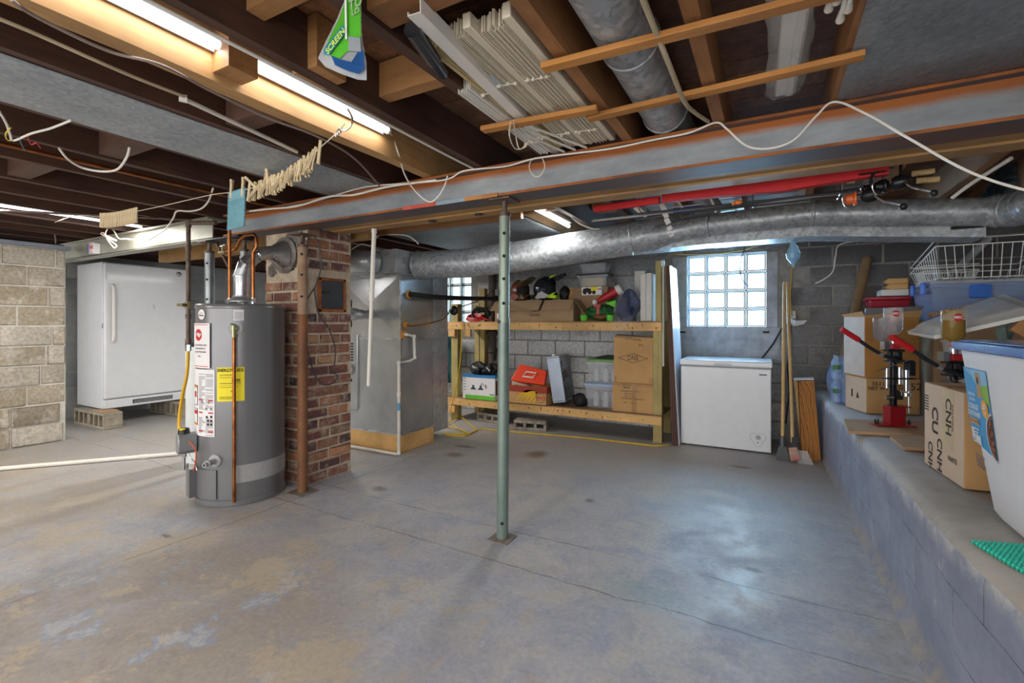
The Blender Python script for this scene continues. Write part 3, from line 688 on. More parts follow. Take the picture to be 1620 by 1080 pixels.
# burner air screen, cover, valves
m, nt, p = nodes('perforated_screen'); mp = coord(nt, (1,1,1)); vo = nt.nodes.new('ShaderNodeTexVoronoi'); vo.inputs['Scale'].default_value = 110; nt.links.new(mp.outputs[0], vo.inputs[0])
nt.links.new(ramp_of(nt, vo, .2, .5).outputs[0], nt.nodes.new('ShaderNodeMath').inputs[0]); r = ramp(nt, [(.2, '#8f9093'), (.5, '#a6a7a9')]); nt.links.new(vo.outputs[0], r.inputs[0]); nt.links.new(r.outputs[0], p.inputs['Base Color']); p.inputs['Roughness'].default_value = .5
patch('air_screen', m, -9, 86, .155, .275, HR-.005, .001)
b = MB().cpatch(HC, HR+.0, a(-40), a(-40.5), .09, .25); b = MB().cpatch(HC, HR-.003, a(-66), a(-31), .055, .25, 10, .008)
b.cpatch(HC, HR+.045, a(-100), a(-66), .055, .25, 10, .004); b.cpatch(HC, HR-.01, a(-66.5), a(-65.5), .055, .25, 2, .06); build('burner_cover', b, grey, t)
def hp(d, r, z): return V((HX+r*math.cos(a(d)), HYY+r*math.sin(a(d)), z))
b = MB(); e = hp(-76, 1, 0)-V(HC); e.normalize(); c = hp(-76, HR+.065, .43); tx = V((-e.y, e.x, 0)); 
b.M = Matrix((tx.to_4d()[:3]+(c.x,), e.to_4d()[:3]+(c.y,), (0,0,1,c.z), (0,0,0,1))); b.M = Matrix.Translation(c) @ Matrix(((tx.x, e.x, 0, 0), (tx.y, e.y, 0, 0), (0, 0, 1, 0), (0, 0, 0, 1)))
b.prism([(-.05,-.05), (-.03,-.075), (.03,-.075), (.05,-.05), (.05,.03), (.03,.06), (-.03,.06), (-.05,.03)], (0,-.07,0), (1,0,0), (0,0,1), (0,.11,0))
gv = build('gas_valve', b, plain('cast_alloy', '#9b9ea3', .4, .5, .1), t, bev=.006)
b = MB().lathe([(.0, .038), (.03, .036), (.034, .02), (.036, 0)], c+V((0,0,.06)), 18); build('dial', b, blackp, gv)
b = MB().bx(-.012, .012, -.012, .012, 0, .01); b.v = [v+c+V((.02,-.02,.09)) for v in b.v]; build('dial_mark', b, yel, gv)
b = MB().cyl(c-V((0,0,.07)), c-V((0,0,.19)), .010, n=12); b.cyl(c-V((0,0,.075)), c-V((0,0,.10)), .016, n=6); build('gas_tube', b, chrome, t)
b = MB().tube(smoothpath([hp(-62, HR+.06, .45), hp(-53, HR+.05, .40), hp(-52, HR+.05, .33), hp(-62, HR+.03, .24)]), .004, 8); build('ignitor_wire', b, plain('orange_wire', '#d9572a', .5), t)
b = MB().tube(smoothpath([hp(-66, HR+.05, .36), hp(-60, HR+.05, .33), hp(-60, HR+.03, .30), hp(-55, HR+.03, .25)]), .003, 6); build('sensor_wire', b, chrome, t)
d = hp(-33, 1, 0)-V(HC); d.normalize(); c = hp(-33, HR-.006, .315)
b = MB().lathe([(.045, 0), (.042, .012), (.018, .014), (.018, .07), (.024, .072), (.024, .085), (.015, .087), (.015, .11), (.008, .11), (.008, .10)], c, 20, d); build('drain_valve', b, plain('grey_nylon', '#a3a6a9', .5), t)
d = hp(-8, 1, 0)-V(HC); d.normalize(); c = hp(-8, HR-.006, 1.21)
b = MB().lathe([(.045, 0), (.044, .004), (.0, .005)], c, 22, d); build('valve_gasket', b, plain('clear_gasket', '#a9aaac', .3), t)
b = MB().cyl(c, c+d*.05, .016, n=12); b.cyl(c+d*.045+V((0,0,.02)), c+d*.045-V((0,0,.06)), .015, n=8); b.bar(c+d*.045+V((0,0,.02)), c+d*.045+V((-.03,0,.03)), .02, .008); build('relief_valve', b, plain('brass', '#b79a5c', .35, .8, .2, 30, c2='#7fa08a'), t)
b = MB().tube([c+d*.045-V((0,0,.05)), c+d*.045-V((0,0,1.17))], .011, 14); build('relief_pipe', b, copper, t)
b = MB().lathe([(.10, 1.40), (.10, 1.407), (.058, 1.44), (.057, 1.45)], HC, 28)
for k in range(4): q = PI/4+k*PI/2; b.bar((HX+.09*math.cos(q), HYY+.09*math.sin(q), 1.38), (HX+.09*math.cos(q), HYY+.09*math.sin(q), 1.405), .02, .004)
build('draft_hood', b, steel, t)
b = MB()
for x, y in ((-3.54, 2.10), (-3.325, 2.145)): b.cyl((x, y, 1.38), (x, y, 1.43), .016, n=12); b.cyl((x, y, 1.40), (x, y, 1.425), .024, n=6)
build('pipe_nipple', b, chrome, t)
# flue, water pipes
t = thing('flue_pipe', 'bright metal flue pipe from the water heater into the brick chimney', 'flue pipe', (HX, HYY, 1.45))
fl = galv('bright_flue', '#dfe3e6', '#c0c5ca', .25, 12., .9)
P = [V((HX, HYY, 1.45)), V((HX, HYY, 1.60)), V((HX+.015, HYY+.02, 1.68)), V((-3.38, 2.20, 1.755)), V((-3.365, 2.25, 1.775)), V((-3.36, 2.31, 1.78))]
b = MB().tube(P[:3], .055, 24); build('riser', b, fl, t, angle=20)
b = MB().tube(P[2:], .053, 24); build('elbow', b, fl, t, angle=20)
b = MB(); b.lathe([(.058, 0), (.06, .01), (.058, .02)], (HX, HYY, 1.58), 24); b.lathe([(.057, 0), (.06, .008), (.057, .016)], P[3], 24, P[4]-P[3]); build('crimp_ring', b, fl, t)
b = MB().lathe([(.055, 0), (.055, .02), (.110, .10), (.112, .11)], (-3.36, 2.29, 1.78), 28, (0, 1, 0)); build('thimble_cone', b, fl, t)
b = MB().tube([(-3.54, 2.10, 1.43), (-3.54, 2.10, 2.2)], .0115, 14); b.cyl((-3.54, 2.10, 1.83), (-3.54, 2.10, 1.87), .0145, n=14); b.cyl((-3.54, 2.10, 1.90), (-3.54, 2.10, 1.915), .0145, n=14)
single('copper_pipe', b, copper, 'straight copper pipe rising from the heater behind the blue mat', 'pipe')
pts = [(-3.325, 2.145, 1.43), (-3.325, 2.145, 1.76), (-3.285, 2.145, 1.80), (-3.285, 2.145, 1.87), (-3.31, 2.145, 1.895), (-3.42, 2.14, 1.895), (-3.47, 2.14, 1.87), (-3.53, 2.14, 1.80), (-3.66, 2.14, 1.79)]
b = MB().tube(pts, .0115, 12); single('copper_pipe', b, copper, 'bent copper pipe looping from the heater top toward the valves', 'pipe')
t = thing('shutoff_valve', 'brass shutoff valve with small lever beside the copper pipes', 'valve', (-3.70, 2.14, 1.79))
b = MB().cyl((-3.74, 2.14, 1.79), (-3.66, 2.14, 1.79), .016, n=10); b.cyl((-3.70, 2.14, 1.79), (-3.70, 2.14, 1.83), .008, n=8); build('body', b, plain('brass', '#b79a5c', .35), t)
b = MB().bar((-3.73, 2.14, 1.835), (-3.66, 2.14, 1.845), .012, .005); build('lever', b, chrome, t)
# gas pipe with yellow flex
gx = Py(298, 440, 2.12); 
t = thing('gas_pipe', 'upright iron gas pipe with a yellow flexible connector at its foot', 'gas pipe', (gx.x, 2.12, 1.1))
b = MB().tube([(gx.x, 2.12, 1.07), (gx.x, 2.12, 2.035), (gx.x+.01, 2.125, 2.055), (gx.x+.28, 2.18, 2.04)], .0165, 14)
for z in (1.10, 1.30, 1.86, 2.04): b.cyl((gx.x, 2.12, z-.018), (gx.x, 2.12, z+.018), .022, n=14)
build('iron_pipe', b, iron, t)
b = MB().cyl((gx.x, 2.12, 1.36), (gx.x, 2.12, 1.42), .027, n=8); b.cyl((gx.x, 2.12, 1.39), (gx.x+.02, 2.06, 1.39), .014, n=10); b.bar((gx.x-.03, 2.055, 1.39), (gx.x+.05, 2.055, 1.39), .012, .02); build('gas_cock', b, plain('dull_brass', '#8a7c62', .5, .5), t)
b = MB().cyl((gx.x, 2.12, 1.02), (gx.x, 2.12, 1.07), .021, n=6); build('union_nut', b, chrome, t)
pp = [V((gx.x, 2.12, 1.03)), Py(296, 590, 2.10), Py(290, 620, 2.06), Py(285, 650, 2.0), Py(284, 678, 1.94), Py(291, 692, 1.90), Py(302, 697, 1.87), hp(-76, HR+.06, .43)+V((-.06, -.02, 0))]
b = MB().tube(smoothpath(pp, 8), .0125, 12); build('yellow_connector', b, plain('yellow_coating', '#e8b51a', .4), t)

# ================================================================== UPRIGHT FREEZER IN THE ALCOVE
FX0, FX1, FY0, FY1 = -7.76, -7.04, 2.66, 3.58
t = thing('upright_freezer', 'large white upright freezer standing on concrete blocks', 'freezer', ((FX0+FX1)/2, (FY0+FY1)/2, .205))
b = MB().bx(FX0, FX1-.03, FY0, FY1, .205, 1.985); build('cabinet', b, white_en, t, bev=.008)
b = MB().bx(FX1-.025, FX1+.035, FY0+.002, FY1-.002, .325, 1.975); d_ = build('door', b, white_en, t, bev=.018, seg=3)
b = MB().bx(FX1-.03, FX1+.02, FY0+.002, FY1-.002, .21, .315)
build('kick_panel', b, white_en, t, bev=.004)
b = MB().bx(FX1+.015, FX1+.0225, 2.95, 3.40, .235, .285); 
gr = build('vent_slot', b, blackr, t)
b = MB()
for k in range(3): b.bar((FX1+.026, 2.96, .243+k*.014), (FX1+.026, 3.39, .246+k*.014), .002, .003)
build('vent_bar', b, white_en, t)
b = MB().tube(smoothpath([(FX1+.035, 2.735, 1.02), (FX1+.075, 2.735, 1.06), (FX1+.08, 2.735, 1.35), (FX1+.075, 2.735, 1.66), (FX1+.035, 2.735, 1.70)], 5), .017, 10); build('handle', b, white_pl, d_)
b = MB().bx(FX1+.033, FX1+.037, 2.70, 2.72, 1.03, 1.69); build('handle_plate', b, white_pl, d_)
b = MB().lathe([(0, .003), (.03, .003), (.034, 0)], (FX1+.035, 3.47, 1.90), 20, (1, 0, 0)); build('badge', b, plain('silver_badge', '#b4b8bf', .3, .6), d_)
b = MB().bx(FX1+.035, FX1+.05, 3.135, 3.17, 1.42, 1.48); build('hook', b, white_pl, d_, bev=.004)
b = MB().bx(FX1-.034, FX1-.02, FY0-.004, FY0+.03, 1.18, 1.24); build('lock_plate', b, plain('grey_plate', '#a8abb0', .4), t)
def cinder(x, y, z=0, rot=0, lab='', m=None, grp='concrete blocks', hh=.19):
    L, D, Hh = .39, .19, hh; b = MB(); b.M = Matrix.Translation((x, y, z)) @ Matrix.Rotation(rot, 4, 'Z')
    for q in ((-L/2, L/2, 0, .032), (-L/2, L/2, Hh-.032, Hh)): b.bx(q[0], q[1], -D/2, D/2, q[2], q[3])
    for c in (-L/2, -L/6-.012, L/6-.016, L/2-.032): b.bx(c, c+.032, -D/2, D/2, .032, Hh-.032)
    return single('concrete_block', b, m or plain('cinder_block', '#a79f90', .95, vary=.25, scale=12, bmp=.8, c2='#857c6e'), lab, 'concrete block', grp, bev=.006)
cinder(-6.985, 2.66, 0, .0, 'concrete block at the near corner under the upright freezer')
cinder(-7.38, 2.66, 0, .0, 'concrete block under the far left of the upright freezer, beside the alcove wall')
cinder(-7.02, 3.50, 0, .0, 'concrete block under the heater end of the upright freezer')
cinder(-7.42, 3.50, 0, .0, 'concrete block deep under the back of the upright freezer')
b = MB().bx(-7.15, -6.85, 2.60, 2.74, .190, .2045); single('wood_shim', b, ply, 'thin wooden shim on the block under the freezer corner', 'shim')
# white cylinder tank, alcove back panel, pvc on the floor
b = MB().lathe([(0, 0), (.105, 0), (.11, .01), (.11, 1.05), (.10, 1.06), (0, 1.065)], (-4.53, 2.42, 0), 32); 
o = single('white_tank', b, plain('white_tank_paint', '#dfe6e8', .35, vary=.04), 'narrow white tank half hidden behind the galvanized post', 'tank')
b = MB().lathe([(.111, 1.035), (.113, 1.04), (.113, 1.066), (0, 1.07)], (-4.53, 2.42, 0), 32); build('dark_lid', b, darkmet, o)
b = MB(); x = -7.9
while x < -4.9: b.bx(x, x+.147, 5.60, 5.62+.006*((int(x*100)) % 2), .0, 1.72); x += .15
single('wall_panelling', b, plain('blue_grey_panel', '#8f9ba5', .5, .2, .12, 4), 'blue grey ribbed wall panelling at the back behind the water heater', 'panelling')
b = MB().bx(-7.9, -4.9, 5.55, 5.60, 1.30, 1.38); single('wood_rail', b, pine_x, 'pine rail fixed across the blue grey panelling', 'rail')
t = thing('floor_pipe', 'long white plastic pipe lying across the floor in front of the alcove', 'pipe', (-5.6, 1.9, 0))
q0, q1 = Pz(-60, 746, .02), Pz(298, 716, .02); b = MB().tube([q0, q1], .0175, 16); build('tube', b, pvc, t)
mid = q0.lerp(q1, .78); dd = (q1-q0).normalized(); b = MB().cyl(mid-dd*.035, mid+dd*.035, .0205, n=16); build('coupling', b, pvc, t)
# small carton standing on the channel flange
c = Py(150, 405, 2.27); b = MB().bx(c.x-.06, c.x+.05, 2.235, 2.297, 1.968, 2.075); 
o = single('small_carton', b, paper, 'small white and red carton resting on the grey steel channel', 'carton')
b = MB().bx(c.x-.062, c.x-.04, 2.233, 2.2345, 1.97, 2.073); build('blue_end', b, plain('blue_ink', '#3b67b5', .6), o)
b = MB().bx(c.x-.022, c.x-.014, 2.233, 2.2345, 1.97, 2.073); b.bx(c.x+.02, c.x+.034, 2.233, 2.2345, 1.975, 1.992)
text(b, 'OZEO', .03, (c.x+.018, 2.2335, 2.042), (1,0,0), (0,0,1), True, .85); text(b, 'ZOWO', .03, (c.x+.018, 2.2335, 2.02), (1,0,0), (0,0,1), True, .85); build('printing', b, redink, o)
# ================================================================== FURNACE AND ITS DUCTS
t = thing('furnace', 'tall galvanized furnace on a pine base behind the brick chimney', 'furnace', (-3.5, 3.72, 0))
sheet_b = galv('furnace_cabinet_steel', '#bfc4c8', '#bbc0c5', .33, 7., .7)
b = MB().bx(-3.97, -3.095, 3.47, 3.975, 0.002, .165); build('wood_base', b, pine_x, t, bev=.004)
b = MB().bx(-3.96, -3.105, 3.475, 3.97, .167, 1.095); build('cabinet', b, sheet_b, t, bev=.004)
b = MB(); b.bx(-3.97, -3.095, 3.467, 3.98, .165, .18); b.bx(-3.97, -3.095, 3.467, 3.98, 1.085, 1.10); b.bx(-3.112, -3.098, 3.468, 3.485, .17, 1.72); build('seam_trim', b, galv('bright_flue'), t)
b = MB().bx(-3.95, -3.11, 3.48, 3.965, 1.10, 1.715)
# diagonal cross-breaks pressed in the coil box front
y = 3.479; c = (-3.53, y-.02, 1.41); b.add([(-3.94, y, 1.11), (-3.115, y, 1.11), (-3.115, y, 1.71), (-3.94, y, 1.71), c], [(0,1,4), (1,2,4), (2,3,4), (3,0,4)])
x = -3.109; c = (x+.008, 3.72, 1.41); b.add([(x, 3.49, 1.11), (x, 3.96, 1.11), (x, 3.96, 1.71), (x, 3.49, 1.71), c], [(0,1,4), (1,2,4), (2,3,4), (3,0,4)])
build('coil_box', b, galv('shiny_sheet', '#ced3d7', '#c6cbd0', .24, 3., .8), t, angle=3)
b = MB().bx(-4.0, -3.13, 3.44, 4.02, 1.72, 1.955); build('plenum', b, steel, t, bev=.002)
b = MB().bx(-4.01, -3.09, 3.44, 4.0, 1.708, 1.724); build('plenum_flange', b, galv('bright_flue'), t)
m, nt, p = nodes('louvre'); 
b = MB()
for k in range(7): b.bx(-3.80, -3.735, 3.468, 3.474, .86+k*.028, .872+k*.028)
build('vent_slots', b, blackr, t)
b = MB(); b.lathe([(.052, 0), (.056, .004), (.052, .006)], (-3.765, 3.472, .77), 20, (0,-1,0)); b.lathe([(.03, 0), (.034, .004), (.03, .006)], (-3.765, 3.472, .77), 20, (0,-1,0)); b.lathe([(0, .002), (.014, .003), (.016, 0)], (-3.765, 3.472, .66), 16, (0,-1,0))
build('round_vent', b, darkmet, t)
b = MB().tube([(-3.66, 3.462, 1.13), (-3.66, 3.462, .40), (-3.68, 3.462, .36), (-3.80, 3.462, .35)], .006, 8); build('door_trim', b, chrome, t)
b = MB().bx(-3.625, -3.115, 3.985, 4.25, .09, 1.74); b.bx(-3.625, -3.11, 3.983, 4.252, .60, .612); build('return_drop', b, steel, t, bev=.003)
# lineset and grommets, condensate drain
t2 = thing('refrigerant_line', 'black insulated pipe running from the furnace toward the shelf', 'pipe', (-3.1, 3.6, 1.5))
b = MB().tube(smoothpath([(-3.10, 3.60, 1.525), (-3.02, 3.62, 1.52), (-2.95, 3.85, 1.505), (-2.98, 4.4, 1.52), (-3.05, 5.0, 1.545), (-3.05, 5.45, 1.56)], 8), .024, 12); build('insulation', b, blackr, t2)
b = MB().lathe([(.03, .012), (.042, .006), (.044, 0)], (-3.104, 3.60, 1.525), 18, (1,0,0)); build('foam_ring', b, plain('orange_foam', '#c98f3f', .9, bmp=.5), t2)
b = MB().lathe([(0, .02), (.03, .014), (.034, 0)], (-3.104, 3.545, 1.225), 14, (1,0,0)); build('foam_ring', b, plain('orange_foam', '#c98f3f', .9), t2)
b = MB().tube(smoothpath([(-3.09, 3.545, 1.225), (-3.0, 3.57, 1.22), (-2.93, 3.9, 1.28), Py(717, 490, 4.4), Py(760, 474, 5.0), Py(785, 455, 5.5)], 6), .006, 8); build('copper_line', b, copper, t2)
c = Py(718, 491, 4.38); b = MB().sph(c, .055, .03, .055); single('cord_reel', b, blackp, 'black round object hanging on the copper line beside the furnace', 'reel')
t = thing('condensate_drain', 'white plastic drain pipe bending down the front corner of the furnace', 'pipe', (-3.05, 3.45, 0))
XX = -3.045
pts = [(-3.10, 3.50, 1.135), (XX, 3.50, 1.135), Px(655, 532, XX), Px(656, 566, XX), Px(648, 571, XX), Px(624, 571, XX)+V((0,0,.0)), V((XX, 3.385, .03)), V((XX-.02, 3.375, .022)), (-3.9, 3.37, .022)]
pts = [V(q) for q in pts]; pts[5] = V((XX, 3.385, pts[4].z-.005)); 
b = MB().tube(pts, .0145, 12); 
build('tube', b, pvc, t)
b = MB()
for q in (2, 3, 5, 6): b.sph(pts[q], .02, n=10, m=6)
b.cyl((XX, 3.385, .56), (XX, 3.385, .60), .0185, n=12); build('fittings', b, white_pl, t)
b = MB().cyl((XX, 3.385, .43), (XX, 3.385, .50), .0152, n=12); build('blue_marking', b, plain('blue_smear', '#6aa6cf', .5), t)
b = MB().bx(-3.108, -3.075, 3.47, 3.53, 1.10, 1.17); build('orange_gasket', b, plain('orange_foam', '#c98f3f', .9), t)
# smaller pipes at left of the furnace
t = thing('vent_pipe', 'smooth metal vent pipe between chimney and furnace with a black damper', 'vent pipe', (-3.3, 3.1, 1.33))
b = MB().tube([(-3.22, 2.85, 1.33), (-3.40, 3.05, 1.33), (-3.46, 3.24, 1.33)], .062, 20); b.cyl((-3.46, 3.24, 1.33), (-3.53, 3.474, 1.33), .05, n=20); build('pipe', b, fl, t)
b = MB().bar(V((-3.47, 3.20, 1.21)), V((-3.47, 3.20, 1.46)), .022, .01); build('damper_handle', b, blackp, t)
t = thing('round_duct', 'short round galvanized duct leaving the plenum front toward the left', 'duct', (-3.6, 3.3, 1.83))
b = MB().tube([(-3.37, 3.44, 1.84), (-3.42, 3.34, 1.84), (-3.50, 3.28, 1.84), (-3.62, 3.25, 1.84), (-4.6, 3.22, 1.86)], .105, 28); build('duct', b, steel, t, angle=25)
b = MB().lathe([(.108, 0), (.112, .008), (.108, .016)], (-3.62, 3.25, 1.84), 28, (1,.03,0)); b.lathe([(.108, 0), (.128, .002), (.128, -.01)], (-3.375, 3.43, 1.84), 28, (.4,-1,0)); build('collar', b, steel, t)
t = thing('hanging_pipe', 'white plastic pipe hanging from the beam in front of the furnace', 'pipe', Py(590, 350, 2.62))
a0 = Py(592, 362, 2.62); a1 = Py(583, 610, 2.62); mid = a0.lerp(a1, .43)
b = MB().cyl(a0, mid, .0165, n=14); build('upper_tube', b, pvc, t); b = MB().cyl(mid, a1, .0145, n=14); build('lower_tube', b, pvc, t)
b = MB().cyl(mid+V((0,0,.03)), mid-V((0,0,.03)), .0195, n=14); b.cyl(a0, a0-V((0,0,.03)), .02, n=14); build('coupling', b, pvc, t)
b = MB().tube(smoothpath([a0+V((0,0,-.01)), a0+V((.0,0,.04)), a0+V((-.02,0,.07))]), .008, 8); b.bx(a0.x-.05, a0.x+.05, 2.58, 2.66, a0.z+.06, a0.z+.075); build('bracket', b, iron, t)

# trunk ducts under the far joists
def ringset(mb, pts, r, ts, n=36):
    for i, tt in ts:
        a_, b_ = V(pts[i]), V(pts[i+1]); c = a_.lerp(b_, tt); mb.lathe([(r, -.012), (r+.005, -.006), (r+.005, .006), (r, .012)], c, n, (b_-a_))
t = thing('round_duct', 'long round galvanized duct rising from the furnace to an elbow under the joists', 'duct', (-1.8, 3.9, 1.9))
D1 = [V((-3.12, 3.74, 1.825)), Pd(741, 416, 4.55), Pd(871, 398.5, 4.35), Pd(1000, 377, 4.15), Pd(1075, 364, 4.05)]
D1r = [.135, .138, .142, .142, .142]
b = MB().tube(D1, None, 40, True, D1r); build('duct', b, duct_m, t, angle=50)
b = MB(); ringset(b, D1, .141, [(0, .04), (1, .55), (2, .98), (3, .98)]); build('seam_ring', b, duct_m, t)
E0 = D1[-1]; E1 = Pd(1113, 352, 3.98); E2 = Pd(1122, 335, 3.95); E3 = Pd(1100, 305, 3.9)
b = MB().tube([E0, E0.lerp(E1, .45), E1, E2, E3], None, 32, True, [.142, .14, .13, .12, .115]); build('elbow', b, steel, t, angle=20)
t = thing('trunk_duct', 'long galvanized trunk duct above the glass block window', 'duct', (.4, 4.0, 2.0))
T1 = [Py(905, 398, 4.28), Py(1118, 356, 4.05), Py(1286, 338, 4.0), Py(1420, 336.5, 4.0), Py(1569, 334.5, 4.0)]
b = MB().tube(T1, None, 36, True, [.09, .085, .088, .09, .088]); build('round_run', b, duct_m, t, angle=50)
b = MB(); ringset(b, T1, .088, [(2, .0), (3, .96), (1, .02)], 36); build('seam_ring', b, duct_m, t)
b = MB()
F1 = [Py(870, 399, 4.33), Py(1118, 371, 4.10), Py(1286, 357, 4.05), Py(1560, 356, 4.05)]
for q in range(3):
    p0, p1 = F1[q], F1[q+1]; h0 = .075; b.hexa([p0-V((0,0,h0)), p1-V((0,0,h0)), p1+V((0,.25,-h0)), p0+V((0,.25,-h0)), p0+V((0,0,.004)), p1+V((0,0,.004)), p1+V((0,.25,.004)), p0+V((0,.25,.004))])
build('flat_run', b, duct_m, t)
q0 = Py(1505, 361, 4.035); q1 = Py(1556, 361, 4.035); b = MB().bx(q0.x, q1.x, 4.02, 4.045, q0.z-.008, q0.z+.008); build('slot', b, blackr, t)
t = thing('round_duct', 'round galvanized elbow joining the trunk duct at its far end', 'duct', (1.6, 4.0, 2.0))
el = [Py(1566, 334.5, 4.0), Py(1590, 333, 3.98), Py(1612, 330, 3.9), Py(1640, 320, 3.75), Py(1700, 300, 3.6)]
b = MB().tube(el, None, 30, True, [.095, .1, .1, .1, .1]); build('elbow', b, duct_m, t, angle=18)
b = MB(); ringset(b, el, .098, [(0, .5), (1, .6), (2, .6)], 30); build('seam_ring', b, duct_m, t)
dk = galv('dark_galvanized_duct', '#6f8088', '#48565e', .38, 40., .7)
g0 = Pd(1585, 325, 3.35); g1 = Pd(1660, 215, 3.2); b = MB().tube([g0, g0.lerp(g1, .3), g1], .135, 28); t = single('round_duct', b, dk, 'dark round duct slanting up behind the right end of the header', 'duct')
t = thing('round_duct', 'large round galvanized duct lying between the joists above the straps', 'duct', (-.41, 1.2, 2.2))
b = MB().cyl((-.43, -1.5, 2.235), (-.43, 2.30, 2.235), .098, n=40); b.tube([(-.43, 2.29, 2.235), (-.42, 2.6, 2.235), (-.42, 3.3, 2.23)], .09, 30); build('duct', b, duct_m, t, angle=50)
b = MB()
for y in (.95, 1.02, 1.66, 2.28): b.lathe([(.099, -.008), (.104, -.004), (.104, .004), (.099, .008)], (-.43, y, 2.235), 40, (0,1,0))
build('seam_ring', b, duct_m, t)
# flat sheet metal pans closing joist bays
def pan(poly, z, lab, m=pan_m, lip=True):
    b = MB(); n = 16; (xa0, ya0), (xb0, yb0), (xb1, yb1), (xa1, ya1) = poly
    vs = []
    for i in range(n+1):
        s = i/n
        for r_ in (0, .03, .97, 1):
            xa = xa0+(xa1-xa0)*s; xb = xb0+(xb1-xb0)*s; ya = ya0+(ya1-ya0)*s
            vs.append((xa+(xb-xa)*r_, ya, z-(.004 if 0 < r_ < 1 else 0)+random.uniform(-.0015, .0015)))
    fs = [(i*4+q, i*4+q+1, i*4+q+5, i*4+q+4) for i in range(n) for q in range(3)]; b.add(vs, fs)
    o = single('sheet_metal_pan', b, m, lab, 'metal sheet', 'sheet metal pans under the joists')
    s_ = o.modifiers.new('thick', 'SOLIDIFY'); s_.thickness = .003; s_.offset = 1; return o
pan([(-2.71, -1.5), (-2.235, -1.5), (-2.215, 2.29), (-2.70, 2.29)], 2.136, 'long grey metal sheet under the joists left of the lit shop light')
pan([(.235, -1.5), (2.05, -1.5), (2.05, 2.285), (.235, 2.285)], 2.136, 'wide dark grey metal sheet under the joists at the top right corner', galv('dark_pan', '#9aa1a7', '#858c92', .55, 70., .3))
pan([(-3.0, 2.70), (-1.9, 2.70), (-1.85, 3.25), (-3.0, 3.25)], 2.120, 'grey metal sheet behind the wooden header left of the green post')
pan([(-3.3, 3.40), (-1.75, 3.40), (-1.75, 5.6), (-3.3, 5.6)], 2.105, 'dark metal sheet above the furnace outlet duct', galv('dark_pan', '#9aa1a7', '#858c92', .55, 70., .3))
b = MB().bx(-3.4, -1.7, 3.27, 3.31, 2.06, 2.135); single('wood_cleat', b, joist_x, 'brown wooden cleat crossing the joists above the furnace', 'board')
b = MB()
c0 = Py(745, 420, 5.1); c1 = Py(892, 400, 5.1); b.hexa([(c0.x, 5.1, c0.z-.09), (c1.x-.25, 5.1, c0.z-.02), (c1.x, 5.55, c0.z+.06), (c0.x, 5.55, c0.z-.09), (c0.x, 5.1, 2.08), (c1.x, 5.1, 2.08), (c1.x, 5.55, 2.08), (c0.x, 5.55, 2.08)])
single('duct_boot', b, galv('boot_sheet', '#93a4b4', '#7d8f9f', .4, 20., .6), 'blue grey sheet metal duct boot above the helmets', 'duct')

# ================================================================== PINE SHELF AND WHAT STANDS ON IT
SX0, SX1, SY = -3.75, -.975, 5.0
t = thing('storage_shelf', 'long pine storage shelf with two decks against the far wall', 'shelf', (-2.36, 5.3, 0))
def spart(n, x0, x1, y0, y1, z0, z1, m): return build(n, MB().bx(x0, x1, y0, y1, z0, z1), m, t, bev=.003)
for z in (1.162, .192): spart('front_rail', SX0, SX1, SY, SY+.038, z, z+.089, pine_x)
for z in (1.162, .192): spart('back_rail', SX0, SX1, 5.655, 5.693, z, z+.089, pine_x)
spart('deck', SX0, SX1, SY+.002, 5.69, 1.252, 1.262, ply); spart('deck', SX0, SX1, SY+.002, 5.69, .282, .292, wood('deck_ply', '#7d6450', '#957a62', 'x'))
spart('post', -1.07, -.98, SY+.039, SY+.128, .001, 1.25, postw)
spart('post', -1.07, -.98, 5.56, 5.65, .001, 1.90, postw); spart('post_upper', -1.045, -.985, SY+.039, SY+.10, 1.262, 1.89, postw)
spart('post', -3.64, -3.54, SY+.039, SY+.128, .001, 1.49, postw); spart('post', -3.62, -3.53, 5.56, 5.65, .001, 1.52, postw)
c = Py(762, 480, 5.56); spart('post', c.x-.045, c.x+.045, 5.56, 5.65, .001, 1.72, postw)
for (xc, z0) in ((-3.60, 1.07), (-3.60, .09), (-3.36, 1.07)): spart('cleat', xc-.06, xc+.04, SY+.0, SY+.038, z0, z0+.09, pine_x)
b = MB().bx(-.973, -.955, 5.02, 5.06, .80, 1.89); build('edge_strip', b, plain('whitewashed_strip', '#c9c8bd', .6), t)
b = MB(); random.seed(9)
for z in (1.162, .192):
    for k in range(34): x = random.uniform(SX0+.05, SX1-.05); b.cyl((x, SY-.0008, z+random.uniform(.012, .078)), (x, SY+.004, z+.04), random.choice([.003, .004, .006]), n=8)
build('knots', b, plain('knot_brown', '#6d3f20', .8), t)

def fb(px0, py0, px1, py1, Y, z0=None, depth=.3):
    """front face on the plane y = Y as read from the photograph -> extents"""
    a_ = Py(px0, py0, Y); c_ = Py(px1, py1, Y); return [a_.x, c_.x, Y, Y+depth, (z0 if z0 is not None else c_.z), a_.z]
ZT, ZB = 1.2625, .2925
e = fb(732, 592, 783, 634, 4.99, ZB, .22)
t = thing('lamp_box', 'white lamp carton with blue lid and green stripe on the lower deck', 'box', ((e[0]+e[1])/2, 5.1, ZB))
b = MB().bx(*e); build('carton', b, paper, t, bev=.003)
b = MB().bx(e[0]-.002, e[1]+.002, e[2]-.002, e[3]+.002, e[5]-.03, e[5]+.002); build('blue_lid', b, plain('blue_card', '#3a86c4', .5), t)
b = MB().bx(e[0]+.04, e[1]+.001, e[2]-.002, e[2], ZB, ZB+.05); build('green_stripe', b, plain('green_card', '#6cc93a', .5), t)
b = MB().bx(e[1]-.0, e[1]+.0015, e[2]+.02, e[2]+.20, ZB+.06, ZB+.24); build('side_print', b, plain('maroon_card', '#6b3340', .6), t)
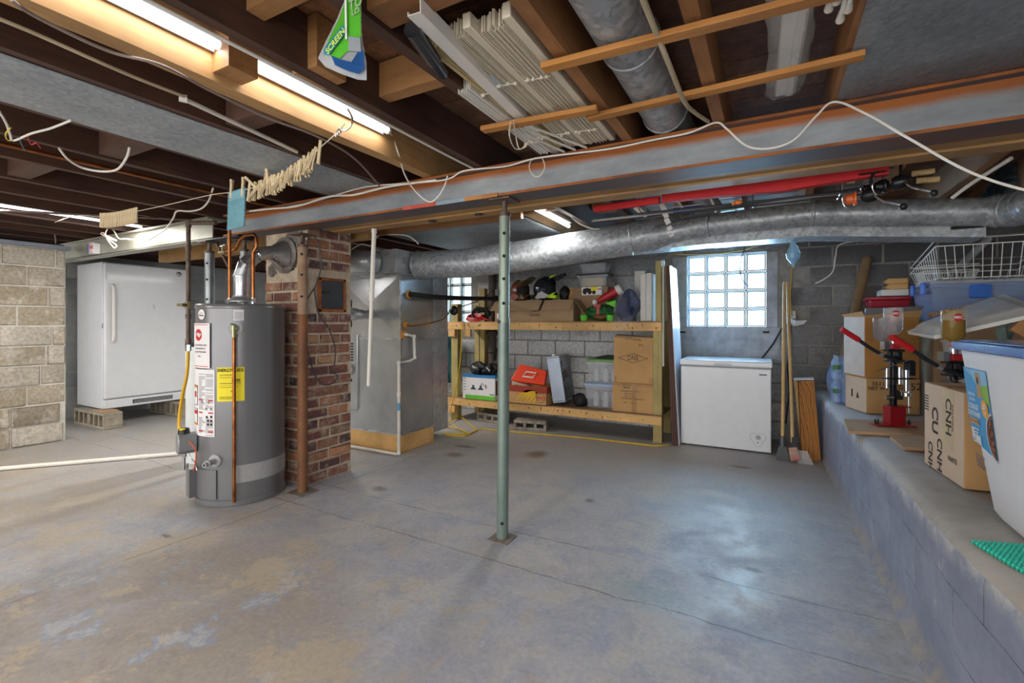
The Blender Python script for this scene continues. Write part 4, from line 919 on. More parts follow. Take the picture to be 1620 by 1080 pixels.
b = MB(); yy = e[2]-.0025
for cx_ in (-3.22, -3.08):
    cx_ = e[0]+(.16 if cx_ == -3.22 else .27); b.prism([(-.045, 0), (.045, 0), (.015, .03), (.012, .055), (-.012, .055), (-.015, .03)], (cx_, yy, ZB+.12), (1,0,0), (0,0,1), (0,.002,0))
x_ = e[0]+.27; b.tube([(x_, yy, ZB+.175), (x_+.02, yy, ZB+.205), (x_+.05, yy, ZB+.18), (x_+.075, yy, ZB+.16)], .003, 6); b.bx(x_+.073, x_+.082, yy-.001, yy+.002, ZB+.14, ZB+.19)
b.bx(e[1]-.075, e[1]-.012, yy, yy+.002, ZB+.065, ZB+.075)
for k in range(5): b.bx(e[0]+.012, e[0]+.05, yy, yy+.002, ZB+.25-k*.035, ZB+.255-k*.035)
build('lamp_picture', b, plain('dark_print', '#3e4552', .6), t)
def lump(c, rx, ry, rz, seed, n=22, m=14, amp=.22, M=None):
    """crumpled cloth or bag: a rounded mass whose skin is folded"""
    random.seed(seed); b = MB(); b.M = M; ph = [random.uniform(0, 6.28) for _ in range(6)]; vs = []; fs = []
    for i in range(m+1):
        t_ = PI*i/m
        for k in range(n):
            a_ = 2*PI*k/n; q = 1+amp*(.5*math.sin(3*a_+ph[0]+2*t_)+.35*math.sin(5*a_+ph[1]-3*t_)+.3*math.sin(4*t_+ph[2]+a_))*math.sin(t_)+random.uniform(-.25, .25)*amp*math.sin(t_)
            z = math.cos(t_)*rz; z = max(z, -rz*.72); vs.append(V(c)+V((rx*q*math.sin(t_)*math.cos(a_), ry*q*math.sin(t_)*math.sin(a_), z+rz*.72)))
    for i in range(m):
        for k in range(n): a_ = i*n+k; b_ = i*n+(k+1) % n; fs.append((a_, a_+n, b_+n, b_))
    return b.add(vs, fs)
bagm = plain('black_nylon', '#15161b', .6, vary=.2, bmp=.3)
c = Py(756, 590, 5.08); o = single('black_bag', lump((c.x, 5.10, e[5]+.003), .11, .08, .095, 4, amp=.5), bagm, 'crumpled black nylon bag on the lamp carton, nearest the shelf end', 'bag', 'black bags on the lamp carton')
b = MB(); text(b, 'ONE', .04, (c.x, 5.01, e[5]+.09), (1,0,-.4), (0,0,1), True); build('lettering', b, paper, o)
c = Py(775, 590, 5.08); o = single('black_bag', lump((c.x, 5.12, e[5]+.003), .085, .08, .085, 6, amp=.5), bagm, 'crumpled black nylon bag on the lamp carton, nearest the green post', 'bag', 'black bags on the lamp carton')
b = MB(); text(b, 'ONE', .035, (c.x, 5.03, e[5]+.08), (1,0,-.8), (0,0,1), True); build('lettering', b, paper, o)
# banana box
e = fb(800, 608, 865, 642, 4.96, ZB, .34); 
t = thing('banana_box', 'open banana carton with red rim and painted yellow bananas on the lower deck', 'box', ((e[0]+e[1])/2, 5.1, ZB))
b = MB(); tk = .006
for q in ((e[0], e[1], e[2], e[2]+tk), (e[0], e[1], e[3]-tk, e[3]), (e[0], e[0]+tk, e[2], e[3]), (e[1]-tk, e[1], e[2], e[3])): b.bx(q[0], q[1], q[2], q[3], ZB, e[5])
b.bx(e[0], e[1], e[2], e[3], ZB, ZB+tk); build('carton', b, cardboard, t)
b = MB().bx(e[0]-.001, e[1]+.001, e[2]-.0015, e[2], e[5]-.075, e[5]); b.bx(e[1], e[1]+.0015, e[2], e[3], e[5]-.075, e[5]); build('red_rim', b, plain('red_card', '#a5402e', .8), t)
yy = e[2]-.0015; xr = e[1]
b = MB()
for k in range(5):
    S_ = (-.135, .150-.004*k); E_ = (-.395+.052*k, .035-.004*k); C_ = (-.30+.045*k, .185-.030*k); up = []; dn = []
    for q in range(9):
        u = q/8; x = S_[0]*(1-u)**2+2*C_[0]*u*(1-u)+E_[0]*u*u; z = S_[1]*(1-u)**2+2*C_[1]*u*(1-u)+E_[1]*u*u; w = .004+.017*math.sin(PI*min(1, u*.9+.08)); up.append((x, z+w)); dn.append((x, max(z-w, .006)))
    b.prism([(xr+x, ZB+z) for x, z in up+dn[::-1]], (0, yy-.0006*k, 0), (1,0,0), (0,0,1), (0,.001,0))
build('banana_print', b, plain('banana_yellow', '#e3b322', .7), t)
b = MB(); b.cyl((xr-.13, yy-.002, ZB+.145), (xr-.13, yy, ZB+.145), .013, n=16); b.lathe([(.052, 0), (.055, .001), (.052, .001)], (xr-.075, yy, ZB+.085), 26, (0,-1,0)); b.cyl((e[1]+.0005, 5.09, ZB+.13), (e[1]+.002, 5.09, ZB+.13), .022, n=14); build('dark_print', b, ink, t)
b = MB(); text(b, 'Dole', .052, (xr-.075, yy-.001, ZB+.085), (-1,0,0), (0,0,-1), True); build('lettering', b, redink, t)
bx_ = e
b = MB(); b.M = Matrix.Translation((e[0]+.14, 5.08, e[5]-.05)) @ Matrix.Rotation(math.radians(12), 4, 'Y'); b.bx(-.10, .11, -.06, .06, -.04, .07)
o = single('small_carton', b, cardpale, 'small lettered carton poking out of the banana carton', 'carton')
b = MB(); text(b, 'MOLET', .035, (e[0]+.15, 5.018, e[5]-.02), (1,0,-.21), (.2,0,1), True); build('lettering', b, ink, o)
# orange red cooler lid leaning on the banana box
c = [Py(807, 601, 5.02), Py(822, 575, 5.12), Py(865, 586, 5.12), Py(861, 609, 5.02)]
nrm = (c[3]-c[0]).cross(c[1]-c[0]).normalized(); 
if nrm.y < 0: nrm = -nrm
b = MB().hexa([c[0], c[3], c[3]+nrm*.05, c[0]+nrm*.05, c[1], c[2], c[2]+nrm*.05, c[1]+nrm*.05]); o = single('cooler_lid', b, plain('orange_red_plastic', '#ee4a2a', .35, vary=.05), 'orange red plastic lid leaning in the banana carton', 'lid', bev=.012, seg=3)
mm = (c[0]+c[1]+c[2]+c[3])/4; ex = (c[3]-c[0]).normalized(); ey = (c[1]-c[0]).normalized(); b = MB(); r_ = .0
pl = [(-.075, -.035), (.06, -.035), (.075, .03), (-.06, .03)]; ppp = [mm-nrm*.008+ex*x+ey*y for x, y in pl]; b.tube(ppp+[ppp[0], ppp[1]], .010, 8); build('handle', b, white_pl, o)
# box fan
t = thing('box_fan', 'silver metal box fan leaning on the lower deck beside the banana carton', 'fan', (0,0,0)); 
def fanpart(name, mb, m): mb.M = None; return build(name, mb, m, t, bev=.004)
b = MB(); Wd, Dp, Hh = .44, .155, .54
b.bx(-Wd/2, Wd/2, -Dp/2, Dp/2, 0, .02); b.bx(-Wd/2, Wd/2, -Dp/2, Dp/2, Hh-.02, Hh); b.bx(-Wd/2, -Wd/2+.02, -Dp/2, Dp/2, .02, Hh-.02); b.bx(Wd/2-.02, Wd/2, -Dp/2, Dp/2, .02, Hh-.02)
fanpart('housing', b, plain('silver_painted_metal', '#9aa5b4', .35, .5, .1, 5))
b = MB()
for s in (-1, 1):
    yy = s*(Dp/2-.006)
    for k in range(22): z = .03+k*.023; b.bar((-Wd/2+.02, yy, z), (Wd/2-.02, yy, z), .012, .004)
    for k in range(7): x = -Wd/2+.06+k*.057; b.bar((x, yy, .02), (x, yy, Hh-.02), .004, .004)
fanpart('grille', b, plain('grille_metal', '#8f8a80', .4, .6))
b = MB(); b.cyl((0,-.03,.27), (0,.03,.27), .05, n=20)
for k in range(4):
    a_ = k*PI/2+.3; b.prism([(.04, -.02), (.18, -.075), (.20, .03), (.05, .03)], (0,0,.27), (math.cos(a_), -.12, math.sin(a_)), (-math.sin(a_), .25, math.cos(a_)), (0,.004,0))
fanpart('blade', b, plain('fan_blade', '#6a7076', .5))
b = MB().cyl((-.17, 0, Hh), (-.17, 0, Hh+.022), .022, n=14); fanpart('knob', b, white_pl)
c = Py(872, 640, 5.12); t.location = (c.x+.11, 5.26, ZB+.035); t.rotation_euler = (-.15, 0, math.radians(97))
c = Py(917, 642, 5.14); single('black_cloth', lump((c.x, 5.16, ZB+.003), .085, .07, .085, 8, amp=.3), bagm, 'small bundle of black cloth on the lower deck beside the fan', 'cloth')
cl = clear('clear_tote', '#dfe4ee', .17); cl2 = clear('clear_tote_milky', '#e6e9f2', .62)
def tote(nm, lab, x0, x1, y0, y1, z0, z1, lidm, body=cl, taper=.02, lid=.03, grp=None, over=.012):
    t = thing(nm, lab, 'storage tote', ((x0+x1)/2, (y0+y1)/2, z0), grp); b = MB(); k = .004
    def ring(z, ins, s): return [(x0+ins, y0+ins, z), (x1-ins, y0+ins, z), (x1-ins, y1-ins, z), (x0+ins, y1-ins, z)]
    o0, o1 = ring(z0, taper, 0), ring(z1, 0, 0); i0, i1 = ring(z0+k, taper+k, 0), ring(z1, k, 0)
    b.add(o0+o1+i0+i1, [(3,2,1,0)]+[(q, (q+1) % 4, 4+(q+1) % 4, 4+q) for q in range(4)]+[(8+q, 12+q, 12+(q+1) % 4, 8+(q+1) % 4) for q in range(4)]+[(8,9,10,11)]+[(4+q, 4+(q+1) % 4, 12+(q+1) % 4, 12+q) for q in range(4)])
    for q in ((x0-.006, x1+.006, y0-.006, y0), (x0-.006, x1+.006, y1, y1+.006), (x0-.006, x0, y0, y1), (x1, x1+.006, y0, y1)): b.bx(q[0], q[1], q[2], q[3], z1-.02, z1)
    build('body', b, body, t)
    if lidm:
        b = MB().bx(x0-over, x1+over, y0-over, y1+over, z1+.001, z1+lid); b.bx(x0+.03, x1-.03, y0+.03, y1-.03, z1+lid, z1+lid+.005); build('lid', b, lidm, t, bev=.005)
    return t
e0 = fb(926, 609, 966, 641, 5.14, ZB, .34); x1_ = -1.47
tl = tote('storage_tote', 'clear storage tote with pale blue lid, lower of the two on the shelf', e0[0], x1_, 5.14, 5.50, ZB, e0[5]-.005, plain('pale_blue_lid', '#9fb8dc', .4))
z1 = e0[5]+.031; tu = tote('storage_tote', 'clear storage tote with green lid, upper of the two on the shelf', e0[0]+.02, x1_, 5.14, 5.48, z1, z1+.235, plain('green_lid', '#6fa05a', .45))
jar = clear('jar_glass', '#dfe4ea', .6)
for i in range(3):
    for zz in (z1+.005, ZB+.006):
        x = e0[0]+.09+i*.11; b = MB().lathe([(0, 0), (.035, 0), (.037, .01), (.037, .13), (.028, .15), (.028, .165), (0, .165)], (x, 5.26, zz), 18)
        o = single('glass_jar', b, jar, 'glass jar inside the %s lidded tote, %s' % ('green' if zz > .5 else 'pale blue', ('nearest the fan', 'in the middle of its row', 'nearest the brown cartons')[i]), 'jar', 'jars in the clear totes')
b = MB()
single('dark_cloth', MB().prism([(-.13, 0), (.14, .01), (.10, .03), (-.02, .035), (-.09, .02)], (e0[0]+.2, 5.25, z1+.272), (1,0,0), (0,0,1), (0,.14,0)), plain('dark_green_cloth', '#2c3326', .9), 'flat dark cloth lying on the green tote lid', 'cloth')
# cartons DNS
e = fb(969, 604, 1033, 657, 5.045, ZB, .36)
t = thing('cardboard_box', 'taped brown carton with faded print under the diamond marked carton', 'box', ((e[0]+e[1])/2, 5.2, ZB)); zc = e[5]-.004
b = MB().bx(e[0], e[1], e[2], e[3], ZB, zc); build('carton', b, cardboard, t, bev=.004)
xm = (e[0]+e[1])/2; yy = e[2]-.002
tape = plain('brown_tape', '#a5763c', .35, vary=.1)
b = MB().bx(xm-.005, xm+.045, yy, yy+.001, ZB+.005, zc-.02); b.bx(e[0]+.002, e[1]-.002, yy-.0005, yy+.0015, zc-.03, zc-.004); build('packing_tape', b, tape, t)
b = MB()
for i, (s, dx, z, sz) in enumerate([('PART NO.', -.06, .29, .022), ('20795', -.06, .26, .03), ('DISC BRAKE ROTOR PAD', -.02, .225, .018), ('N.W.  28  KG', -.03, .195, .018), ('G.W.  29  KG', -.03, .17, .018), ('MEASUREMENT: 42x38x32 CM', 0, .145, .018), ('C/NO.     MADE IN', -.03, .10, .018)]): text(b, s, sz, (xm+dx, yy-.001, ZB+z), (1,0,0), (0,0,1))
build('printing', b, ink, t)
e2 = fb(971, 533, 1033, 602, 5.05, zc+.004, .34)
t = thing('cardboard_box', 'brown carton marked with a diamond on the lower deck, on top of the taped one', 'box', (xm, 5.2, zc))
b = MB().bx(e2[0], e2[1], e2[2], e2[3], zc+.002, e2[5]); build('carton', b, cardboard, t, bev=.004)
b = MB().bx(xm-.16, xm+.10, 5.08, 5.20, 0, .003); b.v = [V((v.x, v.y, e2[5]+.01+(v.y-5.05)*.12)) if True else v for v in b.v]
b = MB().hexa([(e2[0], 5.05, e2[5]), (e2[1]-.1, 5.05, e2[5]), (e2[1]-.1, 5.2, e2[5]), (e2[0], 5.2, e2[5]), (e2[0]+.01, 5.06, e2[5]+.02), (e2[1]-.12, 5.06, e2[5]+.004), (e2[1]-.12, 5.2, e2[5]+.01), (e2[0], 5.2, e2[5]+.03)]); build('flap', b, cardboard2, t)
b = MB(); yy = e2[2]-.0015; zc2 = zc+.27; text(b, 'DNS', .072, (xm+.005, yy, zc2), (1,0,0), (0,0,1), sx=.8)
dm = [V((xm-.15, yy, zc2)), V((xm+.005, yy, zc2+.05)), V((xm+.16, yy, zc2)), V((xm+.005, yy, zc2-.05))]
for k in range(4): b.bar(dm[k], dm[(k+1) % 4], .004, .005, up=(0,1,0))
text(b, 'Building yarn', .034, (xm+.0, yy, zc2+.20), (-1,0,.1), (0,0,-1)); text(b, 'Full', .036, (xm+.09, yy, zc2+.14), (-1,0,.1), (0,0,-1)); build('lettering', b, ink, t)
b = MB()
for z_ in (zc+.008,): b.bx(e2[0]+.004, e2[0]+.03, yy, yy+.001, z_, z_+.06); b.bx(e2[1]-.035, e2[1]-.004, yy, yy+.001, z_, z_+.055)
build('packing_tape', b, tape, t)
# ---- upper deck
t = thing('soil_pipe', 'dark cast iron drain stack on the wall behind the green post', 'pipe', (Py(779, 500, 5.66).x, 5.66, .55)); cx_ = Py(779, 500, 5.66).x; ci = plain('cast_iron', '#5d544e', .7, .3, .25, 14)
b = MB().cyl((cx_, 5.66, .60), (cx_, 5.66, 2.14), .055, n=20); build('stack', b, ci, t)
b = MB()
for z in (.86, 1.10, 1.42, 1.60): b.lathe([(.056, -.03), (.075, -.02), (.075, .02), (.056, .03)], (cx_, 5.66, z), 20)
build('hub', b, ci, t)
b = MB().tube(smoothpath([(cx_, 5.66, .88), (cx_+.0, 5.65, .74), (cx_+.06, 5.60, .66), (cx_+.14, 5.60, .70), (cx_+.18, 5.62, .80)]), .06, 16); build('trap_bend', b, ci, t)
t = thing('jumper_cable', 'coiled red and black cable with clamp on the upper deck by the furnace', 'cable', Py(755, 505, 5.1))
b = MB(); c = Py(750, 500, 5.08); rc = plain('red_rubber', '#c3202c', .4)
for k in range(4): b.tube([(c.x+.13*math.cos(a_/16*2*PI)*(1-.06*k), 5.10+.04*math.sin(a_/16*2*PI), ZT+.035+.012*k+.03*math.sin(a_/16*2*PI)) for a_ in range(17)], .008, 6)
b.tube(smoothpath([(c.x+.12, 5.08, ZT+.05), (c.x+.19, 5.06, ZT+.03), (c.x+.27, 5.06, ZT+.01)]), .008, 6); build('red_cable', b, rc, t)
b = MB(); c2 = Py(757, 495, 5.1)
for k in range(4): b.tube([(c2.x+.11*math.cos(a_/16*2*PI), 5.17+.05*math.sin(a_/16*2*PI+k), ZT+.08+.016*k+.05*math.sin(a_/16*2*PI)) for a_ in range(17)], .011, 6)
b.tube([(c2.x-.02, 5.15, ZT+.12), (c2.x-.05, 5.13, ZT+.20)], .012, 6); build('black_cable', b, blackp, t)
e = fb(783, 477, 907, 508, 5.02, ZT, .36)
t = thing('cardboard_box', 'long open brown carton carrying the helmets on the upper deck', 'box', ((e[0]+e[1])/2, 5.2, ZT)); ztp = e[5]
b = MB().bx(e[0], e[1], e[2], e[3], ZT, ztp); build('carton', b, cardboard2, t, bev=.003)
b = MB().hexa([(e[0]-.04, e[2]-.055, ztp-.115), (e[1]-.02, e[2]-.055, ztp-.115), (e[1]-.02, e[2]-.05, ztp-.112), (e[0]-.04, e[2]-.05, ztp-.112), (e[0], e[2], ztp), (e[1]+.0, e[2], ztp), (e[1], e[2]+.004, ztp+.004), (e[0], e[2]+.004, ztp+.004)])
b.hexa([(e[1], e[2]+.01, ztp), (e[1]+.10, e[2]+.03, ztp-.14), (e[1]+.10, e[3]-.06, ztp-.14), (e[1], e[3]-.01, ztp), (e[1], e[2]+.01, ztp+.004), (e[1]+.104, e[2]+.03, ztp-.136), (e[1]+.104, e[3]-.06, ztp-.136), (e[1], e[3]-.01, ztp+.004)]); build('flap', b, cardboard2, t)
b = MB(); q = Py(846, 488, 5.018); text(b, 'CNH', .045, (q.x, e[2]-.003, ZT+.125), (1,0,0), (0,0,1), True); text(b, 'GENUINE PARTS', .018, (q.x, e[2]-.003, ZT+.07), (1,0,0), (0,0,1), True)
for zz in (ZT+.09, ZT+.16): b.bx(q.x-.07, q.x+.07, e[2]-.003, e[2]-.001, zz, zz+.003)
build('printing', b, ink, t)
b = MB(); q = Py(856, 480, 4.98); b.bar((q.x-.015, 4.958, ztp-.12), (q.x+.015, 5.015, ztp+.006), .022, .003, up=(0,-1,.3)); build('strap', b, blackp, t)
b = MB().bx(e[0]+.03, e[0]+.09, e[2]-.003, e[2]-.001, ZT+.04, ZT+.10); build('shipping_label', b, paper, t)
# helmets
def helmet(lab, c, yaw, m_shell, m_trim, s=1., sc=1.):
    t = thing('helmet', lab, 'helmet', c, 'motocross helmets on the long carton'); R = Matrix.Translation(c) @ Matrix.Rotation(yaw, 4, 'Z') @ Matrix.Scale(sc, 4)
    n, m_ = 28, 18; vs = []; fs = []
    for i in range(m_+1):
        t_ = PI*.92*i/m_
        for k in range(n):
            a_ = 2*PI*k/n; r = math.sin(t_); x = .145*r*math.cos(a_)*(1.04 if math.cos(a_) > 0 else 1.0); y = .115*r*math.sin(a_); z = .135*math.cos(t_)+.13
            if z < .12 and x > .04: x *= 1+ (0.12-z)*2.6
            vs.append((x, y, z))
    for i in range(m_):
        for k in range(n):
            a_ = i*n+k; b_ = i*n+(k+1) % n; cx = sum(V(vs[q]).x for q in (a_, b_, a_+n, b_+n))/4; cz = sum(V(vs[q]).z for q in (a_, b_, a_+n, b_+n))/4
            if cx > .075 and .085 < cz < .19: continue
            fs.append((a_, a_+n, b_+n, b_))
    b = MB(); b.M = R; b.add(vs, fs); build('shell', b, m_shell, t)
    b = MB(); b.M = R; b.sph((.01, 0, .13), .118, .10, .115, 18, 12); build('liner', b, blackr, t)
    b = MB(); b.M = R; b.add([(.10, -.085, .215), (.10, .085, .215), (.25, .06, .275), (.25, -.06, .275), (.02, -.08, .262), (.02, .08, .262), (.10, -.085, .222), (.10, .085, .222), (.25, .06, .281), (.25, -.06, .281), (.02, 0, .275), (.11, 0, .262), (.26, 0, .297)],
        [(0,1,2,3), (6,9,12,11), (11,12,8,7), (4,6,11,10), (10,11,7,5), (0,6,4), (1,5,7), (3,2,8,12,9), (0,3,9,6), (1,7,8,2)]); build('peak', b, m_shell if s else m_trim, t)
    b = MB(); b.M = R
    for sd in (-1, 1): b.prism([(.06, .03), (.20, .015), (.215, .045), (.17, .055), (.19, .085), (.14, .06), (.07, .065)], (0, sd*.105, 0), (1,0,0), (0,0,1), (0, -sd*.03, 0)); b.prism([(.10, .235), (.17, .255), (.19, .275), (.12, .262)], (0, sd*.078, .004), (1,0,0), (0,0,1), (0, -sd*.006, 0))
    build('trim', b, m_trim, t)
    b = MB(); b.M = R
    for sd in (-1, 1): b.prism([(-.06, .02), (.07, .02), (.13, .05), (.03, .10), (-.02, .08)], (0, sd*.118, 0), (1,0,0), (0,0,1), (0, -sd*.03, 0))
    build('cheek_panel', b, plain('pale_grey_shell', '#b6b6b8', .35) if s else plain('orange_flame', '#b8552e', .4, vary=.4, scale=30, c2='#2a1d1a'), t)
dk_shell = plain('dark_grey_shell', '#1f242b', .25, vary=.1, coat=.5); fl_shell = plain('flame_shell', '#8a4a30', .3, vary=.5, scale=22, c2='#181413')
lime = plain('lime_trim', '#b8e01e', .4)
c = Py(826, 470, 5.17); helmet('dark helmet with an orange flame pattern beside the green post', V((c.x-.05, 5.21, ztp+.005)), math.radians(-25), fl_shell, plain('flame_trim', '#4a4a2c', .4), 0, .98)
c = Py(862, 470, 5.17); helmet('dark grey helmet with bright lime trim and a long peak', V((c.x-.0, 5.18, ztp+.005)), math.radians(-10), dk_shell, lime, 1, 1.06)
c = Py(893, 470, 5.2); single('black_bag', lump((c.x, 5.22, ztp+.005), .06, .07, .10, 14), bagm, 'dark padded bag at the end of the long carton beside the lime helmet', 'bag')
# small clear boxes on an open carton
e = fb(906, 455, 948, 508, 5.26, ZT, .3)
t = thing('cardboard_box', 'brown open carton behind the stuffed toy, holding up the clear boxes', 'box', ((e[0]+e[1])/2, 5.4, ZT)); b = MB().bx(e[0], e[1]+.1, e[2], e[3], ZT, e[5]); build('carton', b, cardboard2, t, bev=.003)
b = MB().hexa([(e[0]-.06, 5.20, e[5]-.09), (e[0], 5.255, e[5]-.19), (e[0], 5.26, e[5]-.19), (e[0]-.06, 5.205, e[5]-.09), (e[0]-.05, 5.20, e[5]-.0), (e[0]+.01, 5.255, e[5]+.0), (e[0]+.01, 5.26, e[5]+.0), (e[0]-.05, 5.205, e[5]-.0)]); build('flap', b, cardboard, t)
zz = e[5]+.003
t = thing('toy_car_box', 'small white box with a picture of a toy car on the upper deck', 'box', ((e[0]+e[1])/2, 5.25, zz)); c0 = Py(920, 467, 5.225); c1 = Py(952, 453, 5.225)
b = MB().bx(c0.x, c1.x, 5.225, 5.255, c0.z, c1.z); build('carton', b, paper, t, bev=.002)
b = MB().bx(c0.x+.115, c0.x+.19, 5.2235, 5.2245, c0.z+.045, c1.z); build('yellow_patch', b, yel, t)
b = MB(); w_ = (c1.x-c0.x)
for x in (.04, .10, .15): b.cyl((c0.x+x, 5.2225, c0.z+.03), (c0.x+x, 5.2245, c0.z+.03), .022, n=14)
b.prism([(.01, .03), (.02, .075), (.07, .085), (.12, .07), (.13, .03)], (c0.x, 5.224, c0.z), (1,0,0), (0,0,1), (0,.001,0)); build('car_picture', b, ink, t)
b = MB().bx(c1.x-.045, c1.x-.026, 5.2235, 5.2245, c1.z-.035, c1.z-.02); build('red_star', b, redink, t)
b = MB().bx(c1.x-.022, c1.x-.006, 5.2235, 5.2245, c1.z-.035, c1.z-.02); build('blue_star', b, plain('blue_ink', '#3b67b5', .6), t)
c0 = Py(914, 453, 5.27); c1 = Py(960, 434, 5.27)
t = tote('clear_box', 'small clear box with dark lid on the open carton', c0.x, c1.x, 5.27, 5.50, zz, c1.z, plain('smoke_lid', '#3b3d45', .4), lid=.02)
b = MB().bx(c0.x+.04, c1.x-.05, 5.30, 5.42, zz+.008, c1.z-.03); single('tan_box', b, plain('cream_card', '#cdb98e', .7), 'cream packet inside the clear box with the dark lid', 'packet')
c2_ = Py(918, 430, 5.29); c3 = Py(958, 416, 5.29); tote('clear_box', 'shallow clear box on top of the dark lidded one', c2_.x, c3.x, 5.29, 5.48, c1.z+.027, c3.z, clear('clear_lid', '#cfe0e4', .3), lid=.008)
# stuffed toy in a green tinsel coat
t = thing('stuffed_toy', 'stuffed toy in green tinsel with a red santa hat on the upper deck', 'stuffed toy', Py(948, 505, 5.08))
c = Py(947, 488, 5.08); gt = plain('green_tinsel', '#1f7a35', .45, vary=.5, scale=60, bmp=1, c2='#0a3316')
b = MB(); random.seed(21); b.sph((c.x, 5.14, ZT+.10), .165, .09, .085, 26, 16, .12); build('body', b, gt, t)
gl_ = plain('lime_felt', '#63d62f', .6)
b = MB(); 
for q in ((924, 502), (965, 502)): p_ = Py(q[0], q[1], 5.06); b.cyl((p_.x, 5.06, ZT+.005), (p_.x, 5.06, ZT+.07), .035, .045, 14)
build('cuff', b, gl_, t)
b = MB(); p_ = Py(968, 480, 5.06); b.prism([(-.07, .0), (.04, -.05), (.045, .03)], (p_.x, 5.05, ZT+.20), (1,0,0), (0,0,1), (0,.02,0)); build('collar_point', b, gl_, t)
b = MB(); p_ = Py(946, 485, 5.05); b.cpatch((p_.x, 5.14, 0), .094, math.radians(-100), math.radians(-80), ZT+.06, ZT+.18, 4, .004); b.bx(p_.x-.05, p_.x+.03, 5.05, 5.08, ZT+.155, ZT+.185); build('red_belt', b, red, t)
b = MB(); h0, h1 = Py(944, 478, 5.10), Py(976, 460, 5.12); b.tube(smoothpath([h0, h0.lerp(h1, .3)+V((0,0,.005)), h1]), None, 12, True, [.02+.035*i/12 for i in range(13)]); build('santa_hat', b, red, t)
b = MB().tube([h1, h1+(h1-h0)*.22], .058, 12); build('hat_brim', b, plain('white_fur', '#e6e4e4', .9, bmp=1), t); b = MB().sph(Py(941, 478, 5.08), .03); build('pompom', b, plain('white_fur', '#e6e4e4', .9), t)
b = MB().sph(Py(950, 503, 5.04)+V((0,0,.015)), .085, .04, .03, 16, 8, .15); build('face', b, plain('brown_fur', '#7c5230', .9, vary=.4, bmp=1), t)
# clear bag with blue things, white foam pieces
c = Py(991, 480, 5.1); t = thing('clear_bag', 'clear plastic bag over blue cloth at the end of the upper deck', 'bag', (c.x, 5.12, ZT))
b = lump((c.x+.0, 5.22, ZT+.0), .10, .10, .21, 31, 26, 18, .55); build('blue_cloth', b, plain('navy_cloth', '#20346e', .8, vary=.4, scale=12, c2='#0c1122'), t)
b = lump((c.x-.01, 5.17, ZT+.0), .125, .14, .25, 37, 30, 20, .50); build('plastic_skin', b, clear('bag_film', '#dfe6ee', .10, .08), t)
b = MB(); random.seed(4)
vs = []; 
for i in range(7):
    for k in range(9):
        s = k/8; w = .13*(1-.12*i); vs.append((c.x-.02-w+2*w*s, 4.975+.012*math.sin(k*2.1+i), ZT+.05-.03*i-.02*math.sin(s*PI)))
b.add(vs, [(i*9+k, i*9+k+1, i*9+k+10, i*9+k+9) for i in range(6) for k in range(8)]); build('hanging_skirt', b, clear('bag_film'), t)
foam = plain('white_foam', '#dcdad4', .8, vary=.05)
e = fb(1013, 433, 1022, 506, 5.08, ZT+.02, .30); e3 = fb(1022, 432, 1031, 506, 5.08, ZT+.02, .30)
for ee, lab in ((e, 'tall white foam block, the one touching the clear bag'), (e3, 'tall white foam block, the one next to the shelf post')): 
    b = MB().bx(ee[0]+.001, ee[1]-.001, ee[2], ee[3], ZT+.002, ee[5]); single('foam_block', b, foam, lab, 'foam', 'white foam blocks on the upper deck', bev=.004)
e = fb(1004, 429, 1021, 445, 5.45, None, .05); b = MB().bx(e[0], e[1]+.0, 5.45, 5.50, ZT+.002, e[5]); single('white_foam_sheet', b, foam, 'thin white panel standing behind the foam blocks', 'panel')
# green cloth behind the shelf end, cinder blocks and cord under the shelf
c = Py(708, 560, 5.55); b = MB().bx(c.x-.25, c.x+.12, 5.50, 5.62, .45, 1.15); 
b = MB(); vs = []
for i in range(9):
    for k in range(13): vs.append((c.x-.28+.042*k, 5.45+.035*math.sin(k*1.9+i*.4), 1.12-.09*i))
b.add(vs, [(i*13+k, i*13+k+1, i*13+k+14, i*13+k+13) for i in range(8) for k in range(12)])
o = single('green_tarp', b, plain('dark_green_tarp', '#1d5a5e', .7, vary=.3), 'dark green tarp hanging behind the shelf end by the furnace', 'tarp'); s_ = o.modifiers.new('t', 'SOLIDIFY'); s_.thickness = .01
dirty = plain('dirty_block', '#a9a196', .95, vary=.3, scale=14, bmp=.8, c2='#75695e')
pb = Pz(800, 678, 0); pa = Pz(750, 668, 0)
cinder(pa.x+.17, pa.y+.18, 0, -.18, 'dirty concrete block under the shelf, the one nearer the furnace', dirty, 'concrete blocks under the shelf', .11)
cinder(pb.x+.27, pb.y+.14, 0, .22, 'dirty concrete block under the shelf, the one past the green post', dirty, 'concrete blocks under the shelf', .11)
yc = plain('yellow_cord', '#e9c21c', .4)
pts = [Py(731, 509, 4.985), Py(729, 560, 4.96), Py(724, 600, 4.95), Py(715, 640, 4.94), Pz(712, 662, .01), Pz(722, 676, .012), Pz(738, 684, .01), Pz(725, 678, .02), Pz(705, 673, .02), Pz(716, 664, .03), Pz(730, 660, .02), Pz(744, 672, .01), Pz(754, 680, .01), Pz(735, 686, .01), Pz(700, 686, .01), Pz(735, 689, .01), Pz(758, 679, .01)]
pts2 = [Pz(758, 680, .01), Pz(800, 682, .008), Pz(850, 686, .008), Pz(930, 693, .008), Pz(1000, 701, .008), Pz(1040, 705, .008), Pz(1058, 703, .008)]
b = MB().tube(smoothpath(pts+pts2[1:], 8), .0065, 8); single('extension_cord', b, yc, 'yellow extension cord dropping from the shelf and looping across the floor', 'cord')

